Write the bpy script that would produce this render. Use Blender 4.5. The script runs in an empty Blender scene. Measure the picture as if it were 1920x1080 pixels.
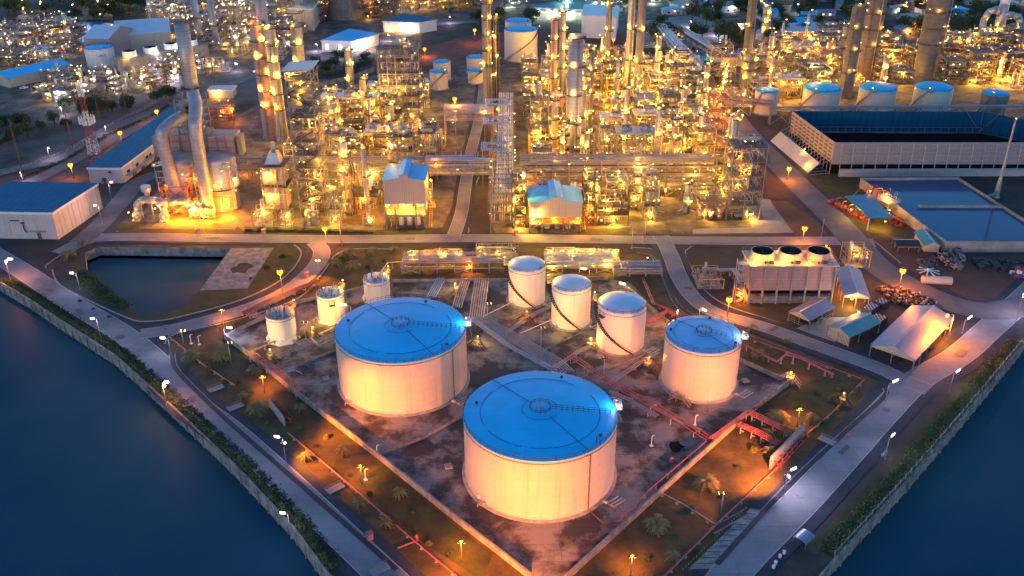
import bpy, math, random
from mathutils import Vector, Matrix
from mathutils.geometry import tessellate_polygon
R_=random.Random(7)
PI=math.pi
S=bpy.context.scene; COL=S.collection
# ---------------- camera model (solved from the tanks of the photograph) -------------
FPX=1717.5; PITCH=math.radians(27.581); ROLL=math.radians(.215); CH=150.
def G(u,v,z=0.):
    x=u-960;y=v-540;c,s=math.cos(ROLL),math.sin(ROLL)
    a=(c*x+s*y)/FPX;b=-(-s*x+c*y)/FPX
    d=(a,math.cos(PITCH)+b*math.sin(PITCH),-math.sin(PITCH)+b*math.cos(PITCH))
    k=(z-CH)/d[2];return (d[0]*k,d[1]*k)
def PV(x,y,z):
    z-=CH;cz=y*math.cos(PITCH)-z*math.sin(PITCH);cy=y*math.sin(PITCH)+z*math.cos(PITCH)
    return 540-FPX*cy/cz
def PU(x,y,z):
    z-=CH;cz=y*math.cos(PITCH)-z*math.sin(PITCH);return 960+FPX*x/cz
def HT(u,v,vt):
    x,y=G(u,v);lo,hi=0,149
    for _ in range(40):
        m=(lo+hi)/2
        if PV(x,y,m)>vt: lo=m
        else: hi=m
    return lo
cam=bpy.data.cameras.new('camera');co=bpy.data.objects.new('camera',cam);COL.objects.link(co)
cam.sensor_width=36;cam.lens=36*FPX/1920;cam.clip_start=1;cam.clip_end=20000
co.location=(0,0,CH)
co.matrix_world=Matrix.Translation((0,0,CH))@Matrix.Rotation(PI/2-PITCH,4,'X')@Matrix.Rotation(-ROLL,4,'Z')
S.camera=co
# ---------------- materials -----------------
def mat(name,col,rough=.6,metal=0.,noise=.25,scale=.5,col2=None,bump=0.,bscale=None,emit=None,es=1.,spec=.5,wave=None,coords='Object',detail=6,contrast=None):
    m=bpy.data.materials.new(name);m.use_nodes=True;nt=m.node_tree;N=nt.nodes;L=nt.links
    b=N['Principled BSDF'];b.inputs['Roughness'].default_value=rough;b.inputs['Metallic'].default_value=metal
    b.inputs['Specular IOR Level'].default_value=spec
    c=(*col,1);c2=(*(col2 or tuple(k*(1-noise) for k in col)),1)
    tc=N.new('ShaderNodeTexCoord')
    if noise or col2:
        nz=N.new('ShaderNodeTexNoise');nz.inputs['Scale'].default_value=scale;nz.inputs['Detail'].default_value=detail;nz.inputs['Roughness'].default_value=.65
        L.new(tc.outputs[coords],nz.inputs['Vector'])
        rp=N.new('ShaderNodeValToRGB');lo,hi=contrast or (.35,.65);rp.color_ramp.elements[0].position=lo;rp.color_ramp.elements[1].position=hi
        rp.color_ramp.elements[0].color=c2;rp.color_ramp.elements[1].color=c
        L.new(nz.outputs['Fac'],rp.inputs['Fac']);src=rp.outputs['Color']
        if wave:
            # panel seams / corrugation: (axis, period m, darken)
            sep=N.new('ShaderNodeSeparateXYZ');L.new(tc.outputs['Object'],sep.inputs[0])
            ax,per,dk,wd=wave
            md=N.new('ShaderNodeMath');md.operation='DIVIDE';L.new(sep.outputs[ax],md.inputs[0]);md.inputs[1].default_value=per
            fr=N.new('ShaderNodeMath');fr.operation='FRACT';L.new(md.outputs[0],fr.inputs[0])
            lt=N.new('ShaderNodeMath');lt.operation='LESS_THAN';L.new(fr.outputs[0],lt.inputs[0]);lt.inputs[1].default_value=wd
            mx=N.new('ShaderNodeMix');mx.data_type='RGBA';L.new(lt.outputs[0],mx.inputs[0]);L.new(src,mx.inputs[6]);mx.inputs[7].default_value=tuple(k*dk for k in col)+(1,)
            src=mx.outputs[2]
        L.new(src,b.inputs['Base Color'])
    else: b.inputs['Base Color'].default_value=c
    if bump:
        nb=N.new('ShaderNodeTexNoise');nb.inputs['Scale'].default_value=bscale or scale*4;nb.inputs['Detail'].default_value=4
        L.new(tc.outputs[coords],nb.inputs['Vector']);bp=N.new('ShaderNodeBump');bp.inputs['Strength'].default_value=bump
        bp.inputs['Distance'].default_value=.3
        L.new(nb.outputs['Fac'],bp.inputs['Height']);L.new(bp.outputs[0],b.inputs['Normal'])
    if emit:
        b.inputs['Emission Color'].default_value=(*emit,1);b.inputs['Emission Strength'].default_value=es
        try: m.cycles.emission_sampling='NONE'
        except Exception: pass
    return m
M={}
def mk(k,*a,**kw): M[k]=mat(k,*a,**kw)
def inject(m,build):
    nt=m.node_tree;N=nt.nodes;L=nt.links;b=N['Principled BSDF'];lk=b.inputs['Base Color'].links[0];src=lk.from_socket
    L.new(build(N,L,src),b.inputs['Base Color'])
def streak(m,col):
    # rust and dirt runs: noise stretched down the wall
    def f(N,L,src):
        tc=N.new('ShaderNodeTexCoord');mp=N.new('ShaderNodeMapping');mp.inputs['Scale'].default_value=(1.6,1.6,.05);L.new(tc.outputs['Object'],mp.inputs[0])
        n=N.new('ShaderNodeTexNoise');n.inputs['Scale'].default_value=1.;n.inputs['Detail'].default_value=5;L.new(mp.outputs[0],n.inputs['Vector'])
        r=N.new('ShaderNodeValToRGB');r.color_ramp.elements[0].position=.55;r.color_ramp.elements[1].position=.8;r.color_ramp.elements[1].color=(.5,.5,.5,1);L.new(n.outputs['Fac'],r.inputs[0])
        x=N.new('ShaderNodeMix');x.data_type='RGBA';L.new(r.outputs[0],x.inputs[0]);L.new(src,x.inputs[6]);x.inputs[7].default_value=(*col,1);return x.outputs[2]
    inject(m,f)
def plates(m,s=.28,dk=.82):
    def f(N,L,src):
        tc=N.new('ShaderNodeTexCoord');br=N.new('ShaderNodeTexBrick');br.inputs['Scale'].default_value=s;br.inputs['Mortar Size'].default_value=.012
        br.inputs['Color1'].default_value=(1,1,1,1);br.inputs['Color2'].default_value=(.93,.94,.95,1);br.inputs['Mortar'].default_value=(dk,dk,dk,1);br.inputs['Brick Width'].default_value=2.2;br.inputs['Row Height'].default_value=.55
        L.new(tc.outputs['Object'],br.inputs['Vector']);x=N.new('ShaderNodeMix');x.data_type='RGBA';x.blend_type='MULTIPLY';x.inputs[0].default_value=1
        L.new(src,x.inputs[6]);L.new(br.outputs['Color'],x.inputs[7]);return x.outputs[2]
    inject(m,f)
mk('soil',(.075,.06,.045),.95,scale=.06,col2=(.035,.03,.024),bump=.4,bscale=1.5)
mk('far_soil',(.15,.13,.115),.95,scale=.012,col2=(.02,.028,.02),coords='Object',contrast=(.42,.6))
mk('red_soil',(.16,.075,.045),.95,scale=.05,col2=(.08,.045,.03))
mk('asphalt',(.035,.045,.065),.9,scale=.25,noise=.35,bump=.15,bscale=4)
mk('road',(.25,.26,.285),.85,scale=.07,noise=.38,bump=.05,bscale=6,detail=12)
mk('old_road',(.15,.145,.15),.85,scale=.1,noise=.35)
mk('concrete',(.34,.33,.31),.85,scale=.15,noise=.35,bump=.08,detail=8)
mk('stained',(.25,.24,.215),.8,scale=.085,col2=(.045,.043,.043),bump=.1,detail=14,contrast=(.45,.57))
mk('pad',(.2,.175,.135),.85,scale=.1,col2=(.055,.045,.033),detail=10,contrast=(.4,.62))
mk('grass',(.055,.075,.018),.95,scale=.18,col2=(.035,.03,.012),bump=.7,bscale=5)
mk('dry_grass',(.11,.08,.03),.95,scale=.16,col2=(.05,.045,.016),bump=.7,bscale=6,contrast=(.4,.62))
mk('kerb',(.36,.35,.34),.85,scale=.6,noise=.4)
mk('line',(.55,.5,.4),.7,scale=.8,noise=.4)
mk('wallc',(.33,.32,.31),.85,scale=.35,col2=(.12,.115,.11),bump=.1,detail=9)
mk('white',(.78,.77,.76),.42,scale=.12,noise=.07)
mk('tankwhite',(.68,.6,.5),.36,scale=.16,noise=.12,detail=8,wave=(2,2.42,.8,.035));streak(M['tankwhite'],(.4,.3,.2))
mk('cream',(.5,.46,.38),.6,scale=.3,noise=.2)
mk('wsiding',(.48,.48,.5),.6,scale=.3,noise=.12,wave=(0,1.1,.72,.14))
mk('gsiding',(.3,.27,.3),.6,scale=.2,noise=.1,wave=(0,.9,.8,.2))
mk('pinkclad',(.42,.27,.26),.55,scale=.3,noise=.18,wave=(2,1.2,.6,.1))
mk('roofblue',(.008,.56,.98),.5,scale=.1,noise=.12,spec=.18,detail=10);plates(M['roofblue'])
mk('roofpale',(.55,.66,.78),.32,scale=.12,noise=.12)
mk('roofmid',(.2,.52,.85),.34,scale=.12,noise=.12)
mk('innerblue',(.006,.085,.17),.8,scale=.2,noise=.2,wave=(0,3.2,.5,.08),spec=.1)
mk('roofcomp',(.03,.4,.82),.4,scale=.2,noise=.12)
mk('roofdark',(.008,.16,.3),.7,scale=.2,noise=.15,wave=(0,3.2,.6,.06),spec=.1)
mk('roofsteel',(.19,.24,.36),.4,metal=.2,scale=.4,noise=.14,wave=(1,.9,.75,.15))
mk('roofteal',(.04,.26,.34),.45,scale=.3,noise=.2)
mk('steel',(.23,.225,.22),.55,metal=.3,scale=1,noise=.3)
mk('dsteel',(.05,.05,.06),.6,metal=.3,scale=1,noise=.3)
mk('rsteel',(.34,.12,.06),.6,metal=.1,scale=1,noise=.3)
mk('galv',(.42,.43,.46),.38,metal=.45,scale=.7,noise=.2)
mk('pipe',(.42,.39,.34),.4,metal=.3,scale=.6,noise=.25)
mk('bpipe',(.38,.5,.68),.4,metal=.35,scale=.6,noise=.15)
mk('duct',(.42,.42,.46),.42,metal=.35,scale=.25,noise=.25,wave=(2,1.6,.6,.06))
mk('redpipe',(.42,.11,.12),.45,scale=.8,noise=.2)
mk('rust',(.2,.1,.06),.8,scale=.8,noise=.4)
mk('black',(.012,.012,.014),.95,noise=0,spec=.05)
mk('dark',(.03,.032,.038),.7,scale=.5,noise=.3)
mk('yellowpaint',(.55,.36,.05),.5,scale=.5,noise=.2)
mk('trunk',(.10,.07,.045),.9,scale=1,noise=.4)
mk('leaf',(.055,.095,.03),.8,scale=.25,col2=(.022,.045,.016))
mk('leaf2',(.16,.17,.035),.8,scale=.3,col2=(.05,.065,.016))
mk('palm',(.26,.25,.09),.7,scale=.5,col2=(.09,.1,.03))
mk('stackgrey',(.15,.14,.14),.7,scale=.3,noise=.3)
mk('cpit',(.24,.22,.2),.8,scale=.3,noise=.4)
mk('redpaint',(.3,.04,.03),.5,noise=.1)
mk('greenpaint',(.05,.25,.16),.5,noise=.1)
mk('bluedrum',(.03,.06,.35),.5,scale=1,noise=.2)
mk('barrel',(.3,.15,.06),.6,scale=.6,col2=(.05,.04,.04),contrast=(.45,.55))
mk('glass',(.02,.03,.04),.1,noise=0)
mk('shadecloth',(.22,.25,.32),.7,scale=.5,noise=.2)
plates(M['stained'],.1,.72);plates(M['road'],.11,.8);plates(M['pad'],.12,.75);plates(M['concrete'],.15,.75);streak(M['wallc'],(.06,.055,.05));streak(M['wsiding'],(.3,.28,.25));streak(M['gsiding'],(.15,.12,.1));streak(M['pinkclad'],(.18,.1,.08));streak(M['cream'],(.3,.22,.13));streak(M['white'],(.4,.34,.26))
streak(M['duct'],(.2,.16,.14))
# colours of the lamps: only these emit
LK={'y':(1,.47,.04),'w':(1,.9,.85),'o':(1,.22,.002),'g':(.75,1,.8),'v':(.9,.72,1)}
LS=.6;FS=.37
for k,e,s_ in (('y',(1,.52,.12),4.5),('w',(.95,.85,1),3),('o',(1,.36,.04),5),('g',(.8,1,.85),2.5),('v',(.95,.72,1),2),('red',(1,.05,.04),2)):
    mk('lamp_'+k,(.8,.8,.8),.5,noise=0,emit=e,es=s_)
mk('lamp_O',(.12,.02,.0),.5,noise=0,emit=(1,.13,.003),es=2.6)
mk('lit_window',(.6,.5,.3),.5,noise=0,emit=(1,.62,.22),es=.6)
def water(name,base,rough,scale,b,ior):
    m=bpy.data.materials.new(name);m.use_nodes=True;nt=m.node_tree;N=nt.nodes;L=nt.links;p=N['Principled BSDF']
    tc=N.new('ShaderNodeTexCoord')
    nc=N.new('ShaderNodeTexNoise');nc.inputs['Scale'].default_value=.012;nc.inputs['Detail'].default_value=4;L.new(tc.outputs['Object'],nc.inputs['Vector'])
    rp=N.new('ShaderNodeValToRGB');rp.color_ramp.elements[0].position=.35;rp.color_ramp.elements[1].position=.7
    rp.color_ramp.elements[0].color=(*base,1);rp.color_ramp.elements[1].color=(base[0]*2+.03,base[1]*1.7+.01,base[2]*1.25,1)
    L.new(nc.outputs['Fac'],rp.inputs['Fac']);L.new(rp.outputs[0],p.inputs['Base Color'])
    p.inputs['Roughness'].default_value=rough;p.inputs['IOR'].default_value=ior
    n=N.new('ShaderNodeTexNoise');n.inputs['Scale'].default_value=scale;n.inputs['Detail'].default_value=3
    L.new(tc.outputs['Object'],n.inputs['Vector']);bp=N.new('ShaderNodeBump');bp.inputs['Strength'].default_value=b;bp.inputs['Distance'].default_value=.2
    L.new(n.outputs['Fac'],bp.inputs['Height']);L.new(bp.outputs[0],p.inputs['Normal']);M[name]=m
water('canal_water',(.006,.055,.1),.5,.4,.12,1.1)
water('reservoir_water',(.002,.055,.15),.08,.6,.05,1.22)
water('pond_water',(.006,.24,.62),.08,.6,.05,1.22)
# ---------------- mesh builder ----------------
class MB:
    def __init__(s): s.v=[];s.f=[];s.mi=[];s.sm=[];s.m=0;s.smooth=False
    def quad(s,*p):
        i=len(s.v);s.v+=[tuple(q) for q in p];s.f.append(tuple(range(i,i+len(p))));s.mi.append(s.m);s.sm.append(False)
    def box(s,x0,x1,y0,y1,z0,z1):
        i=len(s.v);s.v+=[(x0,y0,z0),(x1,y0,z0),(x1,y1,z0),(x0,y1,z0),(x0,y0,z1),(x1,y0,z1),(x1,y1,z1),(x0,y1,z1)]
        for q in ((0,3,2,1),(4,5,6,7),(0,1,5,4),(1,2,6,5),(2,3,7,6),(3,0,4,7)):
            s.f.append(tuple(i+k for k in q));s.mi.append(s.m);s.sm.append(False)
    def cbox(s,cx,cy,cz,w,d,h): s.box(cx-w/2,cx+w/2,cy-d/2,cy+d/2,cz,cz+h)
    def hexa(s,b,t):
        """8-corner solid: bottom ring b (4 pts), top ring t (4 pts)"""
        i=len(s.v);s.v+=[tuple(q) for q in b]+[tuple(q) for q in t];n=len(b)
        s.f.append(tuple(range(i+n-1,i-1,-1)));s.f.append(tuple(range(i+n,i+2*n)))
        for k in range(n): s.f.append((i+k,i+(k+1)%n,i+n+(k+1)%n,i+n+k))
        s.mi+= [s.m]*(n+2);s.sm+=[False]*(n+2)
    def cone(s,p0,p1,r0,r1,n=8,caps=True):
        p0=Vector(p0);p1=Vector(p1);d=(p1-p0)
        if d.length<1e-6: return
        d.normalize();a=d.orthogonal().normalized() if abs(d.z)<.99 else Vector((1,0,0));b=d.cross(a)
        i=len(s.v)
        for p,r in ((p0,r0),(p1,r1)):
            for k in range(n):
                t=2*PI*k/n;s.v.append(tuple(p+a*(r*math.cos(t))+b*(r*math.sin(t))))
        for k in range(n):
            j=(k+1)%n;s.f.append((i+k,i+j,i+n+j,i+n+k));s.mi.append(s.m);s.sm.append(n>6)
        if caps:
            s.f.append(tuple(range(i+n-1,i-1,-1)));s.f.append(tuple(range(i+n,i+2*n)));s.mi+=[s.m]*2;s.sm+=[False]*2
    def rod(s,p0,p1,r,n=5): s.cone(p0,p1,r,r,n)
    def path(s,pts,r,n=6):
        for a,b in zip(pts,pts[1:]): s.cone(a,b,r,r,n)
        if r>.25:
            for p in pts[1:-1]: s.ball(p,r*1.02,6,4)
    def ball(s,c,r,n=8,m=5,sz=1.):
        i=len(s.v);c=Vector(c);s.v.append(tuple(c+Vector((0,0,-r*sz))))
        for a in range(1,m):
            t=-PI/2+PI*a/m
            for k in range(n): s.v.append((c.x+r*math.cos(t)*math.cos(2*PI*k/n),c.y+r*math.cos(t)*math.sin(2*PI*k/n),c.z+r*sz*math.sin(t)))
        s.v.append(tuple(c+Vector((0,0,r*sz))));e=len(s.v)-1
        fs=[(i,i+1+(k+1)%n,i+1+k) for k in range(n)]
        for a in range(m-2):
            o=i+1+a*n
            fs+=[(o+k,o+(k+1)%n,o+n+(k+1)%n,o+n+k) for k in range(n)]
        o=i+1+(m-2)*n;fs+=[(o+k,o+(k+1)%n,e) for k in range(n)]
        s.f+=fs;s.mi+=[s.m]*len(fs);s.sm+=[True]*len(fs)
    def lathe(s,prof,n=24,cx=0,cy=0,a0=0,a1=2*PI):
        full=abs(a1-a0-2*PI)<1e-6;i=len(s.v);c=n if full else n+1
        for r,z in prof:
            for k in range(c):
                t=a0+(a1-a0)*k/n;s.v.append((cx+r*math.cos(t),cy+r*math.sin(t),z))
        for j in range(len(prof)-1):
            for k in range(n):
                k2=(k+1)%c if full else k+1
                s.f.append((i+j*c+k,i+j*c+k2,i+(j+1)*c+k2,i+(j+1)*c+k));s.mi.append(s.m);s.sm.append(True)
    def ring(s,cx,cy,z,R,r,n=24,a0=0,a1=2*PI,k=4):
        pts=[(cx+R*math.cos(a0+(a1-a0)*t/n),cy+R*math.sin(a0+(a1-a0)*t/n),z) for t in range(n+1)]
        for a,b in zip(pts,pts[1:]): s.cone(a,b,r,r,k,caps=False)
    def rail(s,pts,h=1.1,r=.05,step=2.4,closed=False):
        if closed: pts=pts+[pts[0]]
        for a,b in zip(pts,pts[1:]):
            a=Vector(a);b=Vector(b);L=(b-a).length
            for q in (h,h*.5): s.cone(a+Vector((0,0,q)),b+Vector((0,0,q)),r,r,4,False)
            n=max(1,int(L/step))
            for k in range(n+1):
                p=a.lerp(b,k/n);s.cone(p,p+Vector((0,0,h)),r,r,4,False)
    def ringrail(s,cx,cy,z,R,n=16,a0=0,a1=2*PI,h=1.1,r=.05):
        for q in (h,h*.5): s.ring(cx,cy,z+q,R,r,n*2 if n<20 else n,a0,a1)
        for k in range(n+1):
            t=a0+(a1-a0)*k/n;x=cx+R*math.cos(t);y=cy+R*math.sin(t);s.cone((x,y,z),(x,y,z+h),r,r,4,False)
    def stair(s,a,b,w=.9,side=(0,1)):
        a=Vector(a);b=Vector(b);n=max(3,int((b-a).length/.9));sd=Vector((side[0],side[1],0))*w/2
        s.cone(a+sd,b+sd,.15,.15,4);s.cone(a-sd,b-sd,.15,.15,4)
        for k in range(1,n):
            p=a.lerp(b,k/n);s.quad(p-sd+Vector((-.0,0,0)),p+sd,p+sd+(b-a)*(.45/n)*Vector((1,1,0)) ,p-sd+(b-a)*(.45/n)*Vector((1,1,0)))
        up=Vector((0,0,1.0))
        s.cone(a+sd+up,b+sd+up,.05,.05,4,False);s.cone(a-sd+up,b-sd+up,.05,.05,4,False)
    def mesh(s,name,mats):
        me=bpy.data.meshes.new(name);me.from_pydata(s.v,[],s.f)
        for m in mats: me.materials.append(M[m] if isinstance(m,str) else m)
        if len(mats)>1: me.polygons.foreach_set('material_index',s.mi)
        me.polygons.foreach_set('use_smooth',s.sm);me.update();return me
    def build(s,name,mats,parent=None,loc=(0,0,0),rz=0):
        if isinstance(mats,str): mats=[mats]
        o=bpy.data.objects.new(name,s.mesh(name,mats));COL.objects.link(o);o.location=loc;o.rotation_euler=(0,0,rz)
        if parent: o.parent=parent
        return o
USED=set()
def tag(o,label,cat,group=None):
    n=len(label.split())
    if n>16: label=' '.join(label.split()[:16])
    if label in USED and not group: print('DUPLABEL',label)
    USED.add(label);o['label']=label;o['category']=cat
    if group:o['group']=group
    return o
class Thing:
    def __init__(s,name,label,cat,loc=(0,0,0),rz=0,group=None):
        s.o=bpy.data.objects.new(name,None);COL.objects.link(s.o);s.o.location=(loc[0],loc[1],loc[2] if len(loc)>2 else 0);s.o.rotation_euler=(0,0,rz)
        s.o.empty_display_size=.5;tag(s.o,label,cat,group)
    def part(s,name,mb,mats,label=None,parent=None):
        if not mb.f: return None
        o=mb.build(name,mats,parent or s.o)
        if label:o['label']=label
        return o
    def lamp(s,x,y,z,k='y',P=0,sc=1.): return lamp_at(s.o,x,y,z,k,P,sc)
def solo(name,mb,mats,label,cat,group=None,loc=(0,0,0),rz=0): return tag(mb.build(name,mats,None,loc,rz),label,cat,group)
def struct(name,mb,mats,kind='structure'):
    o=mb.build(name,mats);o['kind']=kind;return o
LM={}
for k in 'ywog':
    b=MB();b.ball((0,0,0),.34,8,5);b.m=1;b.lathe([(.5,.12),(.3,.36),(.08,.45)],8);b.cone((0,0,.4),(.0,.5,.55),.05,.05,4)
    LM[k]=b.mesh('lamp',['lamp_'+k,'dsteel'])
NL=[0]
def point(x,y,z,k,P,parent=None,size=.3):
    l=bpy.data.lights.new('lamp_light','POINT');l.energy=P*LS;l.color=LK[k];l.shadow_soft_size=size
    o=bpy.data.objects.new('lamp_light',l);COL.objects.link(o);o.location=(x,y,z)
    if parent:o.parent=parent
    NL[0]+=1;return o
def spot(p,t,k,P,ang=100,size=.3,blend=.8):
    l=bpy.data.lights.new('flood_light','SPOT');l.energy=P*FS;l.color=LK[k];l.shadow_soft_size=size;l.spot_size=math.radians(ang);l.spot_blend=blend
    o=bpy.data.objects.new('flood_light',l);COL.objects.link(o);o.location=p
    o.rotation_euler=(Vector(t)-Vector(p)).to_track_quat('-Z','Y').to_euler();NL[0]+=1;return o
def lamp_at(par,x,y,z,k='y',P=0,sc=1.):
    if k=='w' and R_.random()<.5: k='y'
    elif k=='y' and P and R_.random()<.14: k='o'
    o=bpy.data.objects.new('lamp',LM[k]);COL.objects.link(o);o.location=(x,y,z);o.scale=(sc,)*3;o.parent=par
    if P: point(x,y,z-.6*sc,k,P,par)
    return o
SUN_E=2.6; SKY=.15
# ---------------- world and light ----------------
W=bpy.data.worlds.new('World');S.world=W;W.use_nodes=True;wn=W.node_tree.nodes;wl=W.node_tree.links
sky=wn.new('ShaderNodeTexSky');sky.sky_type='NISHITA';sky.sun_disc=False;sky.sun_elevation=math.radians(SUN_E);sky.sun_rotation=math.radians(200)
sky.altitude=0;sky.air_density=1.;sky.dust_density=.3;sky.ozone_density=3.6
wl.new(sky.outputs[0],wn['Background'].inputs['Color']);wn['Background'].inputs['Strength'].default_value=SKY
S.view_settings.view_transform='Standard';S.view_settings.look='None';S.view_settings.exposure=2.3;S.view_settings.gamma=1
sl=bpy.data.lights.new('sun','SUN');sl.energy=.03;sl.angle=math.radians(20);sl.color=(1,.8,.65)
so=bpy.data.objects.new('sun',sl);COL.objects.link(so);so.rotation_euler=(math.radians(75),0,math.radians(200))
S.cycles.use_denoising=True;S.cycles.max_bounces=4;S.cycles.adaptive_threshold=.04;S.cycles.diffuse_bounces=2;S.cycles.glossy_bounces=2;S.cycles.sample_clamp_indirect=3
S.cycles.use_light_tree=True
# ---------------- ground ----------------
def P2(pts,z=0): return [G(u,v,z) for u,v in pts]
def sheet(name,poly,z,m,holes=(),kind='structure',thick=0):
    vl=[[Vector((x,y,0)) for x,y in poly]]+[[Vector((x,y,0)) for x,y in h] for h in holes]
    tr=tessellate_polygon(vl);flat=[p for l in vl for p in l];b=MB()
    b.v=[(p.x,p.y,z) for p in flat]
    for t in tr:
        a,c,d=(flat[k] for k in t)
        if (c-a).cross(d-a).z<0:t=(t[0],t[2],t[1])
        b.f.append(tuple(t));b.mi.append(0);b.sm.append(False)
    if thick:
        n=len(poly);i=len(b.v);b.v+=[(x,y,z-thick) for x,y in poly]
        for k in range(n): b.f.append((k,(k+1)%n,i+(k+1)%n,i+k));b.mi.append(0);b.sm.append(False)
    o=b.build(name,m)
    if kind:o['kind']=kind
    return o
def smooth(pts,n=6):
    out=[];P=[pts[0]]+list(pts)+[pts[-1]]
    for i in range(1,len(P)-2):
        a,b,c,d=(Vector(P[i+k]) for k in (-1,0,1,2))
        for k in range(n):
            t=k/n;out.append(tuple(.5*((2*b)+(c-a)*t+(2*a-5*b+4*c-d)*t*t+(3*b-a-3*c+d)*t**3)))
    out.append(tuple(P[-2]));return out
def offset(pts,d):
    o=[]
    for i,p in enumerate(pts):
        a=Vector(pts[max(0,i-1)]);b=Vector(pts[min(len(pts)-1,i+1)]);t=(b-a).normalized();o.append((p[0]-t.y*d,p[1]+t.x*d))
    return o
def strip(name,pts,w,z,m,z0=None,kind='structure'):
    """ribbon along pts (world), width w; with z0 it becomes a solid bar from z0 to z"""
    L=offset(pts,w/2);Rr=offset(pts,-w/2);b=MB()
    for i in range(len(pts)-1):
        a,c,d,e=(*Rr[i],z),(*Rr[i+1],z),(*L[i+1],z),(*L[i],z)
        b.quad(a,c,d,e)
        if z0 is not None:
            lo=lambda p:(p[0],p[1],z0)
            b.quad(lo(a),lo(c),c,a);b.quad(lo(d),lo(e),e,d)
    if z0 is not None:
        for i in (0,-1):
            b.quad((*L[i],z0),(*Rr[i],z0),(*Rr[i],z),(*L[i],z))
    o=b.build(name,m)
    if kind:o['kind']=kind
    return o
Lbank=P2([(0,524),(60,560),(100,588),(217,665),(340,778),(440,874),(545,988),(606,1072)])
d0=(Lbank[0][0]-Lbank[1][0],Lbank[0][1]-Lbank[1][1])
Lbank=[(Lbank[0][0]+d0[0]*9,Lbank[0][1]+d0[1]*9)]+Lbank+[G(760,1230)]
Rbank=P2([(1430,1210),(1566,1052),(1700,908),(1800,794),(1920,652)])
d1=(Rbank[-1][0]-Rbank[-2][0],Rbank[-1][1]-Rbank[-2][1]);Rbank.append((Rbank[-1][0]+d1[0]*8,Rbank[-1][1]+d1[1]*8))
island=Lbank+Rbank+[(9000,Rbank[-1][1]),(9000,9000),(-9000,9000),(-9000,Lbank[0][1])]
pond=P2([(160,468),(186,457),(434,462),(374,541),(352,570),(272,592),(255,582),(163,500)])
# far lake and small basins are holes too (their water lies lower)
lake=P2([(1285,92),(1400,92),(1400,99),(1392,118),(1340,120),(1290,108)])
flake=P2([(-40,50),(60,47),(130,32),(190,32),(285,40),(280,52),(200,56),(160,74),(90,78),(-40,66)])
sheet('ground',island,0,'far_soil',[pond,lake,flake])
b=MB();b.quad((-9000,-500,-3.6),(9000,-500,-3.6),(9000,9000,-3.6),(-9000,9000,-3.6));struct('canal_water',b,'canal_water')
def basin(nm,poly,depth,wz,wm,wallm='wallc'):
    b=MB();n=len(poly)
    for i in range(n):
        a,c=poly[i],poly[(i+1)%n];b.quad((*a,-depth),(*c,-depth),(*c,.0),(*a,.0))
    struct(nm+'_bank',b,wallm)
    cx=sum(p[0] for p in poly)/n;cy=sum(p[1] for p in poly)/n
    sheet(nm+'_water',[(cx+(x-cx)*1.0,cy+(y-cy)*1.0) for x,y in poly],wz,wm)
basin('pond',pond,7.5,-5.6,'pond_water');basin('lake',lake,3.,-1.5,'pond_water','soil');basin('reservoir_far',flake,3.,-1,'pond_water','soil')
# plant ground surfaces
ZZ=[.012]
def zn(): ZZ[0]+=.006;return ZZ[0]
plant=P2([(-60,452),(0,500),(100,575),(217,652),(340,765),(440,862),(545,975),(640,1085),(800,1180),(1400,1180),(1556,1040),(1690,895),(1790,785),(1930,632),(1990,560),(1990,330),(1420,205),(1330,130),(640,120),(440,215),(330,310),(150,330),(-60,350)])
sheet('yard_ground',plant,zn(),'soil',[pond])
sheet('process_paving',P2([(455,428),(430,408),(470,350),(430,300),(445,215),(560,150),(830,130),(880,120),(1330,125),(1372,210),(1395,330),(1490,441),(1210,441),(900,441),(830,434),(700,434)]),zn(),'pad')
sheet('boiler_paving',P2([(262,425),(262,405),(300,345),(290,270),(440,270),(470,350),(455,408),(440,428)]),zn(),'pad')
sheet('middle_road_verge',P2([(836,441),(850,385),(862,325),(880,240),(895,185),(925,185),(925,240),(918,330),(915,400),(930,441)]),zn(),'soil')
sheet('right_paving',P2([(1300,441),(1300,432),(1410,430),(1395,372),(1445,378),(1494,440)]),zn(),'concrete')
# tank farm: grass block, bund floor
block=P2([(300,640),(330,615),(450,588),(560,550),(603,500),(625,470),(700,462),(1010,466),(1180,478),(1235,485),(1262,560),(1330,600),(1467,650),(1600,700),(1650,722),(1665,745),(1640,772),(1467,935),(1330,1085),(1240,1180),(900,1180),(760,1100),(600,960),(440,810),(330,680)])
sheet('lawn',block,zn(),'dry_grass')
sheet('bank_verge_west',Lbank[1:-1]+offset(Lbank[1:-1],5.5)[::-1],zn(),'grass')
sheet('bank_verge_east',Rbank[1:-1]+offset(Rbank[1:-1],6.5)[::-1],zn(),'grass')
sheet('rail_verge',P2([(-60,352),(0,330),(130,286),(215,240),(300,200),(345,190),(330,215),(225,262),(140,300),(40,352),(-60,392)]),zn(),'red_soil')  # verge coloured red to stand in for the orange-red lamp glow
g1=P2([(1486,735),(1530,715),(1620,745),(1575,790),(1530,835),(1480,815),(1450,800),(1405,778)])
sheet('lawn_right',g1,zn(),'grass')
g2=P2([(720,870),(850,985),(920,1040),(900,1090),(780,1010),(660,900)]);sheet('lawn_left',g2,zn(),'grass')
bund=P2([(422,631),(470,668),(582,760),(707,858),(853,978),(990,1086),(1060,1086),(1283,886),(1405,778),(1482,722),(1391,684),(1300,640),(1238,590),(1180,530),(1120,524),(947,528),(730,527),(640,545),(560,562),(500,590)])
sheet('bund_floor',bund,zn(),'stained')
sheet('gravel_yard',P2([(1300,1060),(1270,1090),(1400,1090),(1444,960),(1405,935)]),zn(),'soil')
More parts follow.
